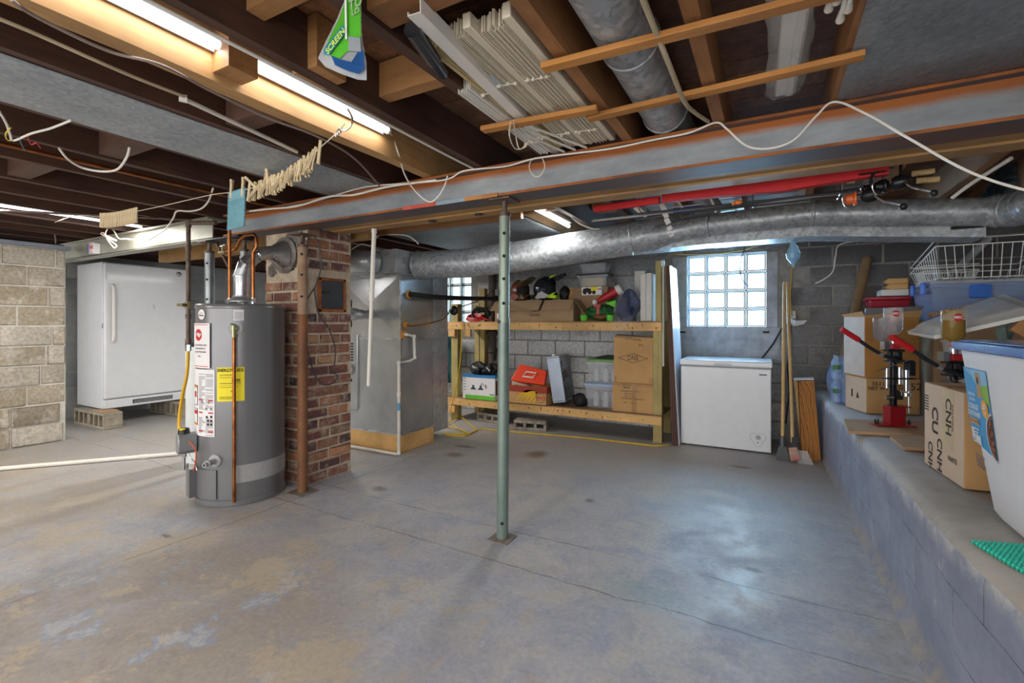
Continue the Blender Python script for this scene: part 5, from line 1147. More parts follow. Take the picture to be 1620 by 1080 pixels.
# ================================================================== CHEST FREEZER, WINDOW SIDE
e = [-.815, .022, 5.10, 5.64]
t = thing('chest_freezer', 'white chest freezer under the glass block window', 'freezer', ((e[0]+e[1])/2, 5.37, 0))
b = MB().bx(e[0]+.01, e[1]-.01, e[2]+.01, e[3], .012, .805); build('cabinet', b, white_en, t, bev=.010)
b = MB().bx(e[0], e[1], e[2]-.002, e[3], .815, .875); ld = build('lid', b, white_en, t, bev=.014, seg=3)
b = MB().bx(e[0]+.015, e[1]-.015, e[2]+.015, e[3]-.01, .803, .817); build('gasket', b, plain('gasket_grey', '#9aa0a6', .7), t)
b = MB().bx(-.49, -.33, e[2]-.010, e[2]+.0, .822, .845); build('handle', b, plain('recess_grey', '#c9ced6', .4), ld, bev=.003)
b = MB().bx(-.09, -.025, e[2]+.007, e[2]+.011, .745, .757); build('badge', b, plain('badge_grey', '#55585e', .4), t)
dx, dz = -.102, .135; yy = e[2]+.0085
b = MB(); 
pl = [(math.cos(u)*(.062+.012*math.cos(3*(u-PI/2+PI))), math.sin(u)*(.062+.012*math.cos(3*(u-PI/2+PI)))) for u in [i*2*PI/30 for i in range(30)]]
ring = [(dx+x, yy, dz+z) for x, z in pl]; b.tube([V(q) for q in ring+[ring[0]]], .0012, 5); build('dial_outline', b, plain('badge_grey'[:10]+'2', '#8c95a5', .5), t)
b = MB().lathe([(0, .02), (.018, .018), (.02, 0)], (dx, yy, dz+.015), 20, (0,-1,0)); b.bar((dx, yy-.022, dz-.003), (dx, yy-.022, dz+.033), .006, .006); build('thermostat_dial', b, plain('dial_grey', '#b3b9c1', .4), t)
b = MB().lathe([(0, .003), (.005, .002), (.006, 0)], (dx, yy, dz-.035), 12, (0,-1,0)); build('indicator_lamp', b, plain('blue_dot', '#2e55b8', .4), t)
b = MB().lathe([(0, .002), (.017, .002), (.019, 0)], (-.70, yy, .055), 18, (0,-1,0)); build('drain_cap', b, white_pl, t)
for x in (e[0]+.04, e[1]-.04):
    for y in (e[2]+.05, e[3]-.05): build('foot', MB().cyl((x, y, 0.0), (x, y, .013), .018, n=12), blackp, t)
# leaning boards between shelf and freezer
t = thing('wall_panel', 'tall brown edged white panel leaning between the shelf and the chest freezer', 'panel', (-.9, 5.3, 0))
def lean(b, x0a, x1a, x0b, x1b, y0, y1, z1): return b.hexa([(x0b, y0, 0.002), (x1b, y0, .002), (x1b, y1, .002), (x0b, y1, .002), (x0a, y0, z1), (x1a, y0, z1), (x1a, y1, z1), (x0a, y1, z1)])
q0, q1, r0, r1 = Py(1053, 420, 5.03), Py(1058.5, 420, 5.03), Py(1063, 703, 5.03), Py(1074, 704, 5.03)
b = lean(MB(), q0.x, q1.x, r0.x, r1.x-.002, 5.03, 5.44, q0.z); build('core', b, wood('dark_brown_board', '#4b2f27', '#60392d', 'z'), t, bev=.002)
b = MB(); 
for k in range(1, 3): s = k/3; lean(b, q0.x+(q1.x-q0.x)*s-.001, q0.x+(q1.x-q0.x)*s+.001, r0.x+(r1.x-r0.x)*s-.002, r0.x+(r1.x-r0.x)*s+.002, 5.028, 5.03, q0.z-.01)
build('ply_line', b, blackr, t)
b = lean(MB(), q1.x+.001, q1.x+.007, r1.x-.001, r1.x+.004, 5.03, 5.44, q0.z+.0); build('white_face', b, plain('glossy_white_face', '#dfe6f2', .22, vary=.03), t)
b = MB().cyl((q1.x+.005, 5.36, q0.z-.04), (q1.x+.010, 5.36, q0.z-.04), .006, n=10); build('hinge_hole', b, blackr, t)
# long tools
def handle(nm, lab, cat, a_, c_, r=.0145): 
    t = thing(nm, lab, cat, (c_.x, c_.y, 0)); build('handle', MB().tube([c_, a_-(a_-c_)*.01, a_], None, 12, True, [r, r, r*.7]), wood('ash_handle', '#c69f66', '#dcb981', 'z'), t); return t
t = handle('shovel', 'long handled shovel with grey blade leaning beside the chest freezer', 'shovel', Py(1241, 446, 5.3), Py(1238, 700, 4.92))
c = Py(1238, 700, 4.92); b = MB().tube([c+V((0,0,.06)), c, c-V((0,.005,.04))], None, 12, True, [.018, .020, .016]); b.prism([(-.028, 0), (.028, 0), (.05, -.09), (.045, -.14), (0, -.155), (-.045, -.14), (-.05, -.09)], c-V((0,.01,.03)), (1,0,0), (0,-.12,1), (0,.008,0)); build('blade', b, plain('dull_blade', '#6f7476', .5, .6), t)
t = handle('brush', 'long handled scraper brush standing next to the shovel', 'brush', Py(1246, 446, 5.32), Py(1254, 700, 4.95))
c = Py(1254, 700, 4.95); b = MB().bar(c-V((-.01,0,-.05)), c+V((.01,-.01,-.05)), .035, .03); build('socket', b, darkmet, t)
b = MB().bar(c+V((.0,-.01,-.04)), c+V((.02,-.03,-.15)), .07, .04, up=(0,1,0)); build('red_block', b, plain('worn_red_block', '#b24a44', .7, vary=.3, c2='#b9b0a0'), t)
b = MB()
for k in range(12): b.bar(c+V((.02+.008*k, -.01, -.06)), c+V((.05+.010*k, -.03, -.185)), .004, .006, up=(0,1,0))
build('bristles', b, plain('white_bristle', '#d8dade', .6), t)
# oak folding panel beside the ledge
oakz = None
m, nt, p = nodes('oak_figured'); oakz = m; mp = coord(nt, (3, 3, 1.0), world=True); wv = nt.nodes.new('ShaderNodeTexWave'); wv.wave_type = 'RINGS'; wv.rings_direction = 'Y'; wv.inputs['Scale'].default_value = 3.2; wv.inputs['Distortion'].default_value = 5; wv.inputs['Detail'].default_value = 3; wv.inputs['Detail Scale'].default_value = 1.6
nt.links.new(mp.outputs[0], wv.inputs[0]); r = ramp(nt, [(0, '#a86a2c'), (.5, '#c98a42'), (1, '#8f5722')]); nt.links.new(wv.outputs[0], r.inputs[0]); nt.links.new(r.outputs[0], p.inputs['Base Color']); p.inputs['Roughness'].default_value = .4
t = thing('folding_table', 'folded oak table leaning between the tools and the ledge wall', 'table', (.3, 5.1, 0))
A_, B_, C_, D_ = Pz(1269, 728, 0), Pz(1299, 729, 0), Py(1288, 601, 5.2), Py(1263, 603, 5.2)
b = MB(); dd = V((-.0, .13, 0)); b.hexa([A_, B_, B_+dd, A_+dd, D_, C_, C_+dd, D_+dd]); build('leaf', b, oakz, t, bev=.003)
A2, D2 = Pz(1266.5, 727, 0), Py(1256, 602, 5.2); b = MB().hexa([A2+V((0,.02,.14)), A_+V((-.006,.01,0)), A_+V((-.006,.13,0)), A2+V((0,.13,.14)), D2, D_-V((.006,0,0)), D_+V((-.006,.12,0)), D2+V((0,.12,0))]); build('side_leaf', b, pine_z, t, bev=.003)
b = MB().hexa([D2+V((0,0,.003)), C_+V((0,0,.003)), C_+V((0,.15,.003)), D2+V((0,.15,.003)), D2+V((0,0,.012)), C_+V((0,0,.012)), C_+V((0,.15,.012)), D2+V((0,.15,.012))]); build('white_edge', b, white_pl, t)
# outlet, cable, plug, spade
c = Py(1251, 502, 5.74); t = thing('wall_outlet', 'grey outlet box with plug on the dark block wall', 'outlet', c)
b = MB().bx(c.x-.045, c.x+.045, 5.70, 5.744, c.z-.07, c.z+.07); build('box', b, plain('outlet_grey', '#b7b5b0', .5, .3), t, bev=.004)
b = MB().bar(c+V((.0,-.06,-.02)), c+V((.05,-.09,-.05)), .05, .03); b.hexa([c+V((.02,-.10,-.09)), c+V((.11,-.10,-.07)), c+V((.11,-.06,-.07)), c+V((.02,-.06,-.09)), c+V((-.0,-.10,-.035)), c+V((.14,-.10,-.03)), c+V((.14,-.06,-.03)), c+V((.0,-.06,-.035))]); build('plug', b, plain('pale_plug', '#cdd0d2', .4), t)
b = MB().tube(smoothpath([Py(1253, 500, 5.70), Py(1250, 470, 5.72), Py(1252, 440, 5.72), Py(1253, 400, 5.72), Py(1247, 380, 5.72)]), .008, 8); single('yellow_cable', b, plain('dull_yellow_cable', '#b8993c', .5), 'yellow cable running down the block wall to the outlet', 'cable')
b = MB().tube(smoothpath([Py(1251, 515, 5.68), Py(1250, 545, 5.70), Py(1246, 580, 5.70), Py(1248, 620, 5.70), Py(1243, 670, 5.70)]), .007, 8); single('black_cable', b, blackp, 'black cable hanging from the outlet behind the tool handles', 'cable')
b = MB().tube(smoothpath([Py(1240, 514, 5.70), Py(1222, 545, 5.70), Py(1204, 568, 5.70)]), .008, 8); single('black_cable', b, blackp, 'black cord running from the outlet down behind the chest freezer', 'cable')
b = MB().tube(smoothpath([Py(1180, 388, 5.6), Py(1172, 412, 5.58), Py(1171, 430, 5.6), Py(1176, 445, 5.6), Py(1186, 454, 5.62)]), .006, 8); single('blue_wire', b, plain('blue_grey_wire', '#4a5470', .5), 'loose dark wire hanging in front of the glass block window', 'wire')
b = MB().tube(smoothpath([Py(1060, 401, 5.5), Py(1110, 402, 5.55), Py(1160, 398, 5.6), Py(1200, 388, 5.6), Py(1225, 378, 5.6)]), .007, 8); single('yellow_cable', b, plain('dull_yellow_cable', '#b8993c', .5), 'pale yellow cable strung along the top of the glass block window', 'cable')
b = MB().tube(smoothpath([Py(1290, 448, 5.6), Py(1306, 440, 5.6), Py(1318, 428, 5.6), Py(1322, 405, 5.6), Py(1330, 386, 5.55), Py(1380, 379, 5.5), Py(1420, 374, 5.5)]), .007, 8); single('cream_cable', b, pvc, 'cream cable end hanging on the dark block wall right of the window', 'cable')
for xx in (1080, 1212): c = Py(xx, 525, 5.745); b = MB().bx(c.x-.03, c.x+.03, 5.735, 5.745, c.z-.012, c.z+.008); single('dark_clip', b, blackr, 'small dark bracket on the wall under the window, '+('toward the shelf' if xx == 1080 else 'toward the tool handles'), 'bracket', 'dark brackets under the window')
# ================================================================== SHOP LIGHTS
def shoplight(lab, a_, b_, r=.017, power=14., back=(0,0,1), tube_col='#f4f7ff', up=(0,0,1), wdt=.10):
    t = thing('shop_light', lab, 'light fixture', (a_+b_)/2); a_ = V(a_); b_ = V(b_); k = V(back).normalized()
    b = MB().cyl(a_, b_, r, n=14); build('lit_tube', b, emit('tube_light', tube_col, power), t)
    b = MB().bar(a_+k*(r+.006), b_+k*(r+.006), wdt, .004, up=k); b.bar(a_+k*(r+.02), b_+k*(r+.02), .035, .022, up=k); build('reflector', b, white_pl, t)
    d_ = (b_-a_).normalized(); b = MB().cyl(a_-d_*.012, a_, r+.002, n=14); b.cyl(b_, b_+d_*.012, r+.002, n=14); build('end_cap', b, white_pl, t)
    return t
shoplight('long lit shop light on the pale joist face above the clothesline', V((-1.762, .35, 2.258)), V((-1.762, 1.87, 2.258)), power=1.3, back=(-1, 0, .3), wdt=.05)
c0 = Pz(-30, 320, 2.17); c1 = Pz(209, 360, 2.17); shoplight('lit shop light behind the hanging row of clothespins in the left bay', V((-5.28, c0.y, 2.17)), V((-5.28, c1.y, 2.17)), power=3, wdt=.06, back=(0, 0, 1))
c0 = Pz(845, 329, 2.13); c1 = Pz(899, 357, 2.13); shoplight('short lit shop light behind the beam, above the long round duct', V((c0.x, c0.y, 2.13)), V((c1.x, c1.y, 2.13)), power=3, wdt=.06, back=(0, 0, 1))
shoplight('lit shop light glimpsed behind the copper pipes over the alcove', V((-4.55, 3.45, 2.02)), V((-4.55, 4.6, 2.02)), power=3, back=(0, 0, 1), wdt=.06)
b = MB().tube(smoothpath([V((-1.762, 1.88, 2.25)), Py(620, 215, 1.95), Py(631, 245, 2.0), Py(640, 275, 2.1), Py(655, 300, 2.2), Py(678, 319, 2.26), Py(692, 312, 2.27), Py(703, 295, 2.27), Py(708, 278, 2.27)]), .0045, 8); single('lamp_cable', b, pvc, 'white lamp cord hanging in a loop from the long shop light to the beam', 'cord')

# ================================================================== CEILING: STRAPS, BLINDS, PACKAGING
def strap(lab, x0, x1, y, z=2.117, h=.02, w=.045, dy=0.): 
    b = MB().bar((x0, y, z), (x1, y+dy, z), w, h); single('furring_strip', b, strapw, lab, 'wood strip', 'wood strips nailed under the joists', bev=.002)
strap('wood strip crossing the big round duct, topmost in the photo', -.68, .50, 1.47, dy=.05)
b = MB().bx(.50, .505, 1.4, 1.405, 2.1, 2.105)
strap('wood strip crossing the big round duct, next to the steel beam', -.68, .27, 1.925, dy=-.03)
strap('wood strip holding up the stack of white blinds', -1.13, -.61, 1.80, dy=.045, z=2.112)
blindm = plain('cream_blind', '#d9cfba', .45, vary=.05); blindw = plain('white_blind', '#e6e3dd', .4, vary=.04); cordm = plain('blind_cord', '#e2dcca', .8)
def blind(lab, x, y0, y1, z, n, m, w=.05, th=.0032, roll=0., rail=True):
    """a window blind gathered shut: slats on edge side by side, head rail at one side"""
    t = thing('window_blind', lab, 'window blind', (x, (y0+y1)/2, z), 'gathered window blinds between the joists')
    b = MB(); random.seed(int(abs(x)*1000)); W_ = n*.0052
    for k in range(n):
        xx = x-W_/2+k*.0052; j = random.uniform(-.004, .004); jy = random.uniform(-.012, .012); b.bx(xx, xx+th, y0+jy, y1+jy, z+j, z+w+j)
    build('slats', b, m, t)
    if rail: b = MB().bx(x+W_/2+.003, x+W_/2+.032, y0-.03, y1+.01, z-.002, z+.045); build('head_rail', b, m, t, bev=.004)
    b = MB(); b.tube([(x-W_/2-.004, y0+.32, z-.004), (x+W_/2, y0+.33, z-.006)], .003, 5); b.tube([(x-W_/2-.004, y1-.18, z-.004), (x+W_/2, y1-.17, z-.006)], .003, 5)
    for yy in (y0+.32, y1-.18):
        for k in range(4): b.sph((x-W_/2+random.uniform(0, W_), yy+random.uniform(-.015, .015), z-.008), .008, n=6, m=4)
    build('tied_cord', b, cordm, t)
    return t
blind('gathered cream window blind lying next to the big duct joist', -.745, 1.24, 2.27, 2.145, 19, blindm)
blind('gathered cream window blind, second from the big duct joist', -.862, 1.22, 2.25, 2.142, 15, blindm)
blind('gathered yellowish window blind nearest the white metal channel', -.955, 1.24, 2.24, 2.140, 11, plain('yellow_blind', '#d6c394', .5, vary=.08), rail=False)
blind('bright white gathered window blind under the white metal channel', -1.02, 1.50, 2.25, 2.130, 12, blindw, rail=False)
b = MB().bx(-.905, -.875, 1.46, 1.56, 2.137, 2.1385); single('barcode_sticker', b, plain('pale_sticker', '#b9c2c6', .5), 'pale printed sticker on the underside of a cream blind', 'sticker')
b = MB(); 
for q in range(3): b.tube([(-1.05+.035*q, 1.85, 2.138), (-.93+.06*q, 2.27, 2.128)], .006, 8)
single('blind_wand', b, blindw, 'loose white blind wands under the gathered blinds', 'wand')
t = thing('metal_channel', 'long white metal angle channel hanging beside the gathered blinds', 'channel', (-1.0, 1.6, 2.1))
A_ = Pz(655, 22, 2.11); B_ = Pz(880, 243, 2.15); b = MB().bar(A_, B_, .045, .003); b.bar(A_+V((.022, 0, .02)), B_+V((.022, 0, .02)), .003, .045); b.bar(A_+V((-.022, 0, .006)), B_+V((-.022, 0, .006)), .003, .012); build('channel', b, blindw, t)
b = MB(); 
for (x, y), rr in ((Pz(668, 60, 2.16)[:2], .027),): pass
a0 = Pz(652, 46, 2.11); a1 = Pz(686, 95, 2.11); a2 = Pz(700, 117, 2.11)
b = MB().cyl(a0, a1, .026, n=20); t = single('black_tube', b, plain('glossy_black_tube', '#2a2d33', .15, coat=.6), 'pair of nested glossy black tubes between the joists beside the white channel', 'tube'); build('inner_tube', MB().cyl(a1-(a1-a0)*.2, a2, .020, n=20), plain('black_tube_inner', '#16181d', .3), t)
b = MB().tube(smoothpath([Pz(808, 193, 2.10), Pz(806, 215, 2.02), Py(815, 235, 1.95), Py(830, 233, 1.97), Py(838, 222, 2.0)]), .003, 6); b.tube(smoothpath([Pz(813, 190, 2.10), Py(816, 215, 1.9), Py(822, 236, 1.95), Py(834, 226, 1.98)]), .003, 6)
single('blind_string', b, cordm, 'thin white blind string dangling below the wood strip', 'string')
b = MB().tube(smoothpath([Py(858, 250, 2.27), Py(862, 264, 2.26), Py(855, 277, 2.26), Py(846, 279, 2.26), Py(838, 268, 2.26), Py(839, 256, 2.27), Py(848, 249, 2.28)]), .003, 6); single('blind_string', b, cordm, 'thin string loop hanging in front of the rusty beam', 'string')
# plastic wrapped roll and rods
t = thing('plastic_roll', 'long white roll wrapped in clear plastic lying between two joists', 'roll', (.1, 1.4, 2.2))
w0 = Pz(1290, -60, 2.17); w1 = Pz(1243, 178, 2.2); 
b = MB(); P0 = V((.10, .6, 2.22)); P1 = V((.055, 2.29, 2.22)); b.bar(P0, P1, .075, .04); b.bar(P0+V((.02,0,-.022)), P1+V((.015,0,-.022)), .03, .010); build('roll', b, white_pl, t, bev=.01)
b = MB(); vs = []; random.seed(8); n = 26
for i in range(n+1):
    s = i/n; c = P0.lerp(P1, s)+V((-.012+.01*math.sin(s*9), 0, 0))
    for k in range(12):
        a_ = 2*PI*k/12; j = random.uniform(-.006, .006); vs.append(c+V(((.068+j)*math.cos(a_), 0, (.034+j)*math.sin(a_))))
b.add(vs, [(i*12+k, i*12+(k+1) % 12, (i+1)*12+(k+1) % 12, (i+1)*12+k) for i in range(n) for k in range(12)]); build('wrap', b, clear('wrap_film', '#e4e6e4', .28, .15), t)
rods = [((1310, 12), .0), ((1324, -2), .01), ((1332, 14), .0), ((1337, 6), .01)]
labs = ['white rod with a rubber tip, the one nearest the plastic wrapped roll', 'white rod with a rubber tip, second from the plastic wrapped roll', 'white rod with a rubber tip, the one hanging lowest', 'white rod with a rubber tip, the one nearest the dark metal sheet']
ends = [(1311, 15), (1323, 3), (1329, 32), (1341, 16)]
for (px, py), lb in zip(ends, labs):
    c = Pz(px, py, 2.12); b = MB().cyl((c.x, c.y-.03, c.z+.0), (c.x, .5, c.z+.03), .006, n=10); t = single('curtain_rod', b, white_pl, lb, 'rod', 'white rods between the joists')
    b = MB().cyl((c.x, c.y, c.z), (c.x, c.y-.045, c.z+.002), .012, .007, n=12); build('rubber_tip', b, plain('cream_rubber', '#d5d0c6', .7), t)
# hanging SCREEN packaging
t = thing('hanging_package', 'green and blue clear wrapped package marked SCREEN hanging from the joists', 'package', Py(545, 60, .90)); Yp = .90
def pk(px, py, dy=0.): return Py(px, py, Yp+dy)
outl = [(549, -10), (571, -10), (573, 60), (580, 100), (580, 127), (566, 126), (540, 117), (515, 106), (503, 92), (516, 64), (534, 28)]
c = pk(545, 60, -.03)
b = MB(); vs = [pk(*q) for q in outl]+[pk(*q, .035) for q in outl]+[pk(547, 70, -.003), pk(547, 70, .05)]; n = len(outl)
b.add(vs, [(k, (k+1) % n, 2*n) for k in range(n)]+[(n+(k+1) % n, n+k, 2*n+1) for k in range(n)]+[(k, n+k, n+(k+1) % n, (k+1) % n) for k in range(n)])
build('clear_wrap', b, clear('package_film', '#eef5ff', .28, .06), t)
def poly(name, pts, m, dy=-.006, th=.0015):
    b = MB(); n = len(pts); b.add([pk(*q, dy) for q in pts]+[pk(*q, dy+th) for q in pts], [tuple(reversed(range(n))), tuple(range(n, 2*n))]+[(k, (k+1) % n, n+(k+1) % n, n+k) for k in range(n)]); return build(name, b, m, t)
gr1 = plain('leaf_green_card', '#57b833', .35); bl1 = plain('deep_blue_card', '#1c4f8c', .35)
poly('green_card', [(550, -10), (570, -10), (571, 55), (565, 80), (548, 82), (536, 95), (520, 86), (511, 84), (522, 58), (537, 28)], gr1)
poly('blue_card', [(524, 88), (540, 94), (556, 98), (566, 82), (575, 80), (576, 108), (568, 117), (550, 112), (530, 103)], bl1, -.009)
poly('teal_band', [(512, 78), (541, 40), (548, 44), (547, 52), (520, 88), (512, 86)], plain('teal_card', '#2f8fa0', .4), -.010)
poly('silver_window', [(551, 57), (570, 60), (571, 82), (551, 80)], plain('silver_card', '#aab4bd', .3, .3), -.012)
poly('white_streak', [(545, 0), (548, 0), (549, 62), (546, 62)], paper, -.013)
b = MB(); p0 = pk(516, 84, -.018); p1 = pk(545, 46, -.018); ex = (p1-p0).normalized(); ey = V((0, -1, 0)).cross(ex).normalized(); ey = ey if ey.z > 0 else -ey
text(b, 'SCREEN', .026, (p0+p1)/2, ex, ey, True, .86); build('lettering', b, plain('lime_lettering', '#d7e94a', .4), t)
b = MB(); text(b, 'TO', .034, pk(562, 5, -.012), (1,0,0), (0,0,1), True); text(b, 'LO', .022, pk(562, 18, -.012), (1,0,0), (0,0,1), True); build('lettering', b, plain('grey_lettering', '#a9b3a2', .4), t)
b = MB().cyl(pk(553, -8, .02), V((pk(553, -8).x, Yp+.02, 2.33)), .002, n=6); build('hanging_string', b, cordm, t)

# ================================================================== CLOTHESLINE
line_pts = [Pz(545, 196, 2.12), Pz(530, 213, 2.11), Pz(508, 232, 2.10), Pz(480, 258, 2.08), Pz(440, 282, 2.06), Pz(400, 297, 2.055), Pz(365, 304, 2.055), Pz(330, 309, 2.065), Pz(260, 325, 2.07), Pz(217, 334, 2.075), Pz(186, 341, 2.075), Pz(158, 343, 2.08), Pz(120, 341, 2.10), V((-5.55, 1.75, 2.135))]
LP = smoothpath(line_pts, 8)
b = MB().tube(LP, .003, 6); single('clothesline', b, plain('clothesline', '#cfc7b4', .8), 'thin clothesline strung from a hook to the left joists', 'line')
h = line_pts[0]; b = MB().tube(smoothpath([h+V((.02, .0, .06)), h+V((.045, 0, .02)), h+V((.04, 0, -.015)), h+V((.0, 0, -.03)), h+V((-.03, 0, -.012))]), .004, 8)
q = line_pts[1]; b.tube(smoothpath([h+V((-.03,0,-.012)), q+V((.01,0,.01)), q]), .003, 6)
for k in range(4): b.sph(q.lerp(h, .15+.2*k)+V((0,0,-.012)), .007, n=6, m=4)
single('screw_hook', b, chrome, 'bright screw hook holding the clothesline on the pale joist', 'hook')
pinw = plain('clothespin_wood', '#ead6ae', .7, vary=.12, scale=30)
def pin_master():
    t = thing('clothespin', 'x', 'clothespin', (0,0,0), 'wooden clothespins on the clothesline')
    for s in (-1, 1):
        b = MB().prism([(s*.0008, -.03), (s*.0055, -.03), (s*.0068, .0), (s*.0068, .035), (s*.011, .064), (s*.005, .064), (s*.0014, .018)], (-.0055, 0, 0), (0,1,0), (0,0,1), (.011, 0, 0)); build('half', b, pinw, t)
    b = MB().lathe([(.003, -.0055), (.004, -.0055), (.004, .0055), (.003, .0055)], (0, 0, .012), 8, (1,0,0)); build('spring', b, chrome, t); return t
pin0 = pin_master(); pin0.scale = (1.2, 1.2, 1.2); used = [False]
def pin(c, rot, label):
    if not used[0]: used[0] = True; pin0.location = c; pin0.rotation_euler = rot; pin0['label'] = label; return pin0
    return copy_tree(pin0, c, rot, label)
def at_px(px):
    best = min(LP, key=lambda p: abs(pxof(p)-px)); return best
def pxof(p):
    r = p.x*RX[0]+p.y*RX[1]; d_ = p.x*FX[0]+p.y*FX[1]; return CX+FF*r/d_
def LPat(px):
    for i in range(len(LP)-1):
        a_, b_ = pxof(LP[i]), pxof(LP[i+1])
        if (a_-px)*(b_-px) <= 0 and abs(a_-b_) > 1e-6: return LP[i].lerp(LP[i+1], (a_-px)/(a_-b_))
    return LP[-1]
ordn = ['first', 'second', 'third', 'fourth', 'fifth', 'sixth', 'seventh', 'eighth', 'ninth', 'tenth', 'eleventh', 'twelfth', 'thirteenth', 'fourteenth', 'fifteenth', 'sixteenth', 'seventeenth', 'eighteenth', 'nineteenth', 'twentieth', 'twenty-first', 'twenty-second', 'twenty-third', 'twenty-fourth', 'twenty-fifth', 'twenty-sixth', 'twenty-seventh', 'twenty-eighth']
pin(LPat(506), (PI+.1, .12, YAW+.2), 'wooden clothespin hanging alone, nearest the screw hook')
random.seed(17); n = 27
for i in range(n):
    px = 498-i*(98/n)-.5; c = LPat(px); sw = random.uniform(-.35, .45) + (.25 if i % 2 else -.1); sl = random.uniform(-.5, .5)
    kind = i in (13, 22)
    rot = (PI+sl*.9 if not kind else .2, sw*.8+(0 if not kind else .5), YAW+1.25+random.uniform(-.5, .4))
    pin(c+V((0, 0, -.004)), rot, '%s clothespin from the hook in the jumbled bunch' % ordn[i])
pin(LPat(424), (.05, -.05, YAW), 'clothespin sticking straight up out of the jumbled bunch')
pin(LPat(404), (.2, -.75, YAW), 'clothespin leaning out at the mat end of the jumbled bunch')
pin(LPat(395), (PI, .10, YAW), 'wooden clothespin hanging between the blue mat and the bunch')
pin(LPat(384), (0, .08, YAW), 'wooden clothespin gripping the blue mat corner nearest the bunch'); pin(LPat(366), (0, .05, YAW), 'wooden clothespin gripping the far corner of the blue mat')
for i in range(17):
    px = 216-i*3.5; pin(LPat(px)+V((0,0,-.006)), (PI, .02+random.uniform(-.03, .03), YAW+.25), '%s clothespin, counting from the mat, in the tight row before a shop light' % ordn[i])
# blue bubble mat
def bubble_mat(name, lab, A_, ex, ey, w, h, m, nx, ny, r, group=None, up=None, bare=0):
    ex = V(ex).normalized(); ey = V(ey).normalized(); nn = ex.cross(ey).normalized(); b = MB(); A_ = V(A_)
    b.hexa([A_, A_+ex*w, A_+ex*w+nn*.003, A_+nn*.003, A_+ey*h, A_+ex*w+ey*h, A_+ex*w+ey*h+nn*.003, A_+ey*h+nn*.003])
    for i in range(nx):
        for j in range(ny):
            edge = i in (0, nx-1) or j in (0, ny-1)
            if not edge and bare and ny-2 >= j > ny-2-bare: continue
            c = A_+ex*w*(i+.5-.0*(j % 2))/nx+ey*h*(j+.5)/ny; c = A_+ex*w*(i)/(nx-1)+ey*h*j/(ny-1)
            b.lathe([(r, -.001), (r*.9, r*.5), (r*.5, r*.9), (0, r)] , c+nn*.003, 7, nn)
            if edge: b.lathe([(r, .001), (r*.9, -r*.5), (r*.5, -r*.9), (0, -r)], c, 7, nn)
    return single(name, b, m, lab, 'mat', group)
tl_ = LPat(365)+V((0,0,-.012)); tr_ = LPat(392)+V((0,0,-.012)); ex = (LPat(391)-LPat(366)); ex.z = .0; ex = V((ex.x, ex.y, .10*ex.length*.0+.012)).normalized(); ey = V((-.05, 0, -1)).normalized()
nn_ = -(ex.cross(ey)); bubble_mat('bubble_mat', 'light blue bubbled bath mat pinned on the clothesline', LPat(363)+V((0,0,-.005))+ey*.225+V((.0,0,0)), ex, -ey, .150, .225, plain('sky_blue_rubber', '#86bccb', .5), 12, 20, .0058, bare=4)
bubble_mat('bubble_mat', 'teal bubbled mat lying on the ledge in front of the pet food bin', (.556, 1.98, .5665), (.30, -.95, 0), (.95, .30, 0), .38, .14, plain('teal_rubber', '#1fb9a0', .35), 27, 11, .0056)

# ================================================================== WIRES
def wire(lab, pts, r=.004, m=None, nm='wire', cat='wire'):
    b = MB().tube(smoothpath(pts, 8), r, 7); return single(nm, b, m or pvc, lab, cat)
P = Py
wire('cream cable draped along the front of the rusty beam to the top right', [P(455, 327, 2.26), P(500, 318, 2.26), P(560, 300, 2.26), P(600, 293, 2.24), P(700, 285, 2.24), P(735, 270, 2.25), P(800, 263, 2.25), P(850, 250, 2.25), P(960, 236, 2.25), P(1030, 222, 2.25), P(1090, 210, 2.25), P(1132, 194, 2.26), P(1150, 204, 2.26), P(1180, 230, 2.26), P(1215, 235, 2.26), P(1255, 222, 2.26), P(1290, 185, 2.27), P(1320, 161, 2.27), P(1370, 180, 2.22), P(1440, 220, 2.2), P(1530, 270, 2.15), P(1620, 300, 2.1), P(1700, 310, 2.1)], .0045, nm='cable', cat='cable')
wire('thicker cream cable stapled along the beam top above the chimney', [P(395, 334, 2.24), P(430, 330, 2.24), P(470, 326, 2.24), P(520, 311, 2.24), P(560, 308, 2.24), P(610, 296, 2.24), P(650, 290, 2.24), P(690, 285, 2.24)], .007, nm='cable', cat='cable')
wire('white cable clipped along the joist right of the long shop light', [V((-1.50, .3, 2.132)), V((-1.49, .9, 2.128)), V((-1.49, 1.4, 2.13)), V((-1.49, 2.0, 2.128)), V((-1.49, 2.27, 2.13))], .006, nm='cable', cat='cable')
wire('greyish cable sagging along the dark joist left of the pale joist', [Pz(18, 0, 2.12), Pz(60, 28, 2.12), Pz(170, 80, 2.11), Pz(255, 103, 2.11), Pz(330, 142, 2.12), Pz(420, 185, 2.12), Pz(500, 215, 2.12), Pz(560, 250, 2.12), Pz(600, 293, 2.10)], .0055, plain('grey_cable', '#8f8078', .6), 'cable', 'cable')
wire('cream cable clipped on the dark joist above the long metal sheet', [Pz(-10, 26, 2.12), Pz(60, 55, 2.12), Pz(150, 95, 2.11), Pz(220, 125, 2.11), Pz(290, 152, 2.12)], .006, plain('cream_cable', '#b9ab8f', .6), 'cable', 'cable')
b = MB().cyl(Pz(283, 154, 2.12), Pz(296, 157, 2.12), .015, n=12); b.cyl(Pz(290, 156, 2.12), Pz(470, 240, 2.14), .009, n=12); single('capped_pipe', b, pvc, 'thin capped white pipe beside the dark joist above the metal sheet', 'pipe')
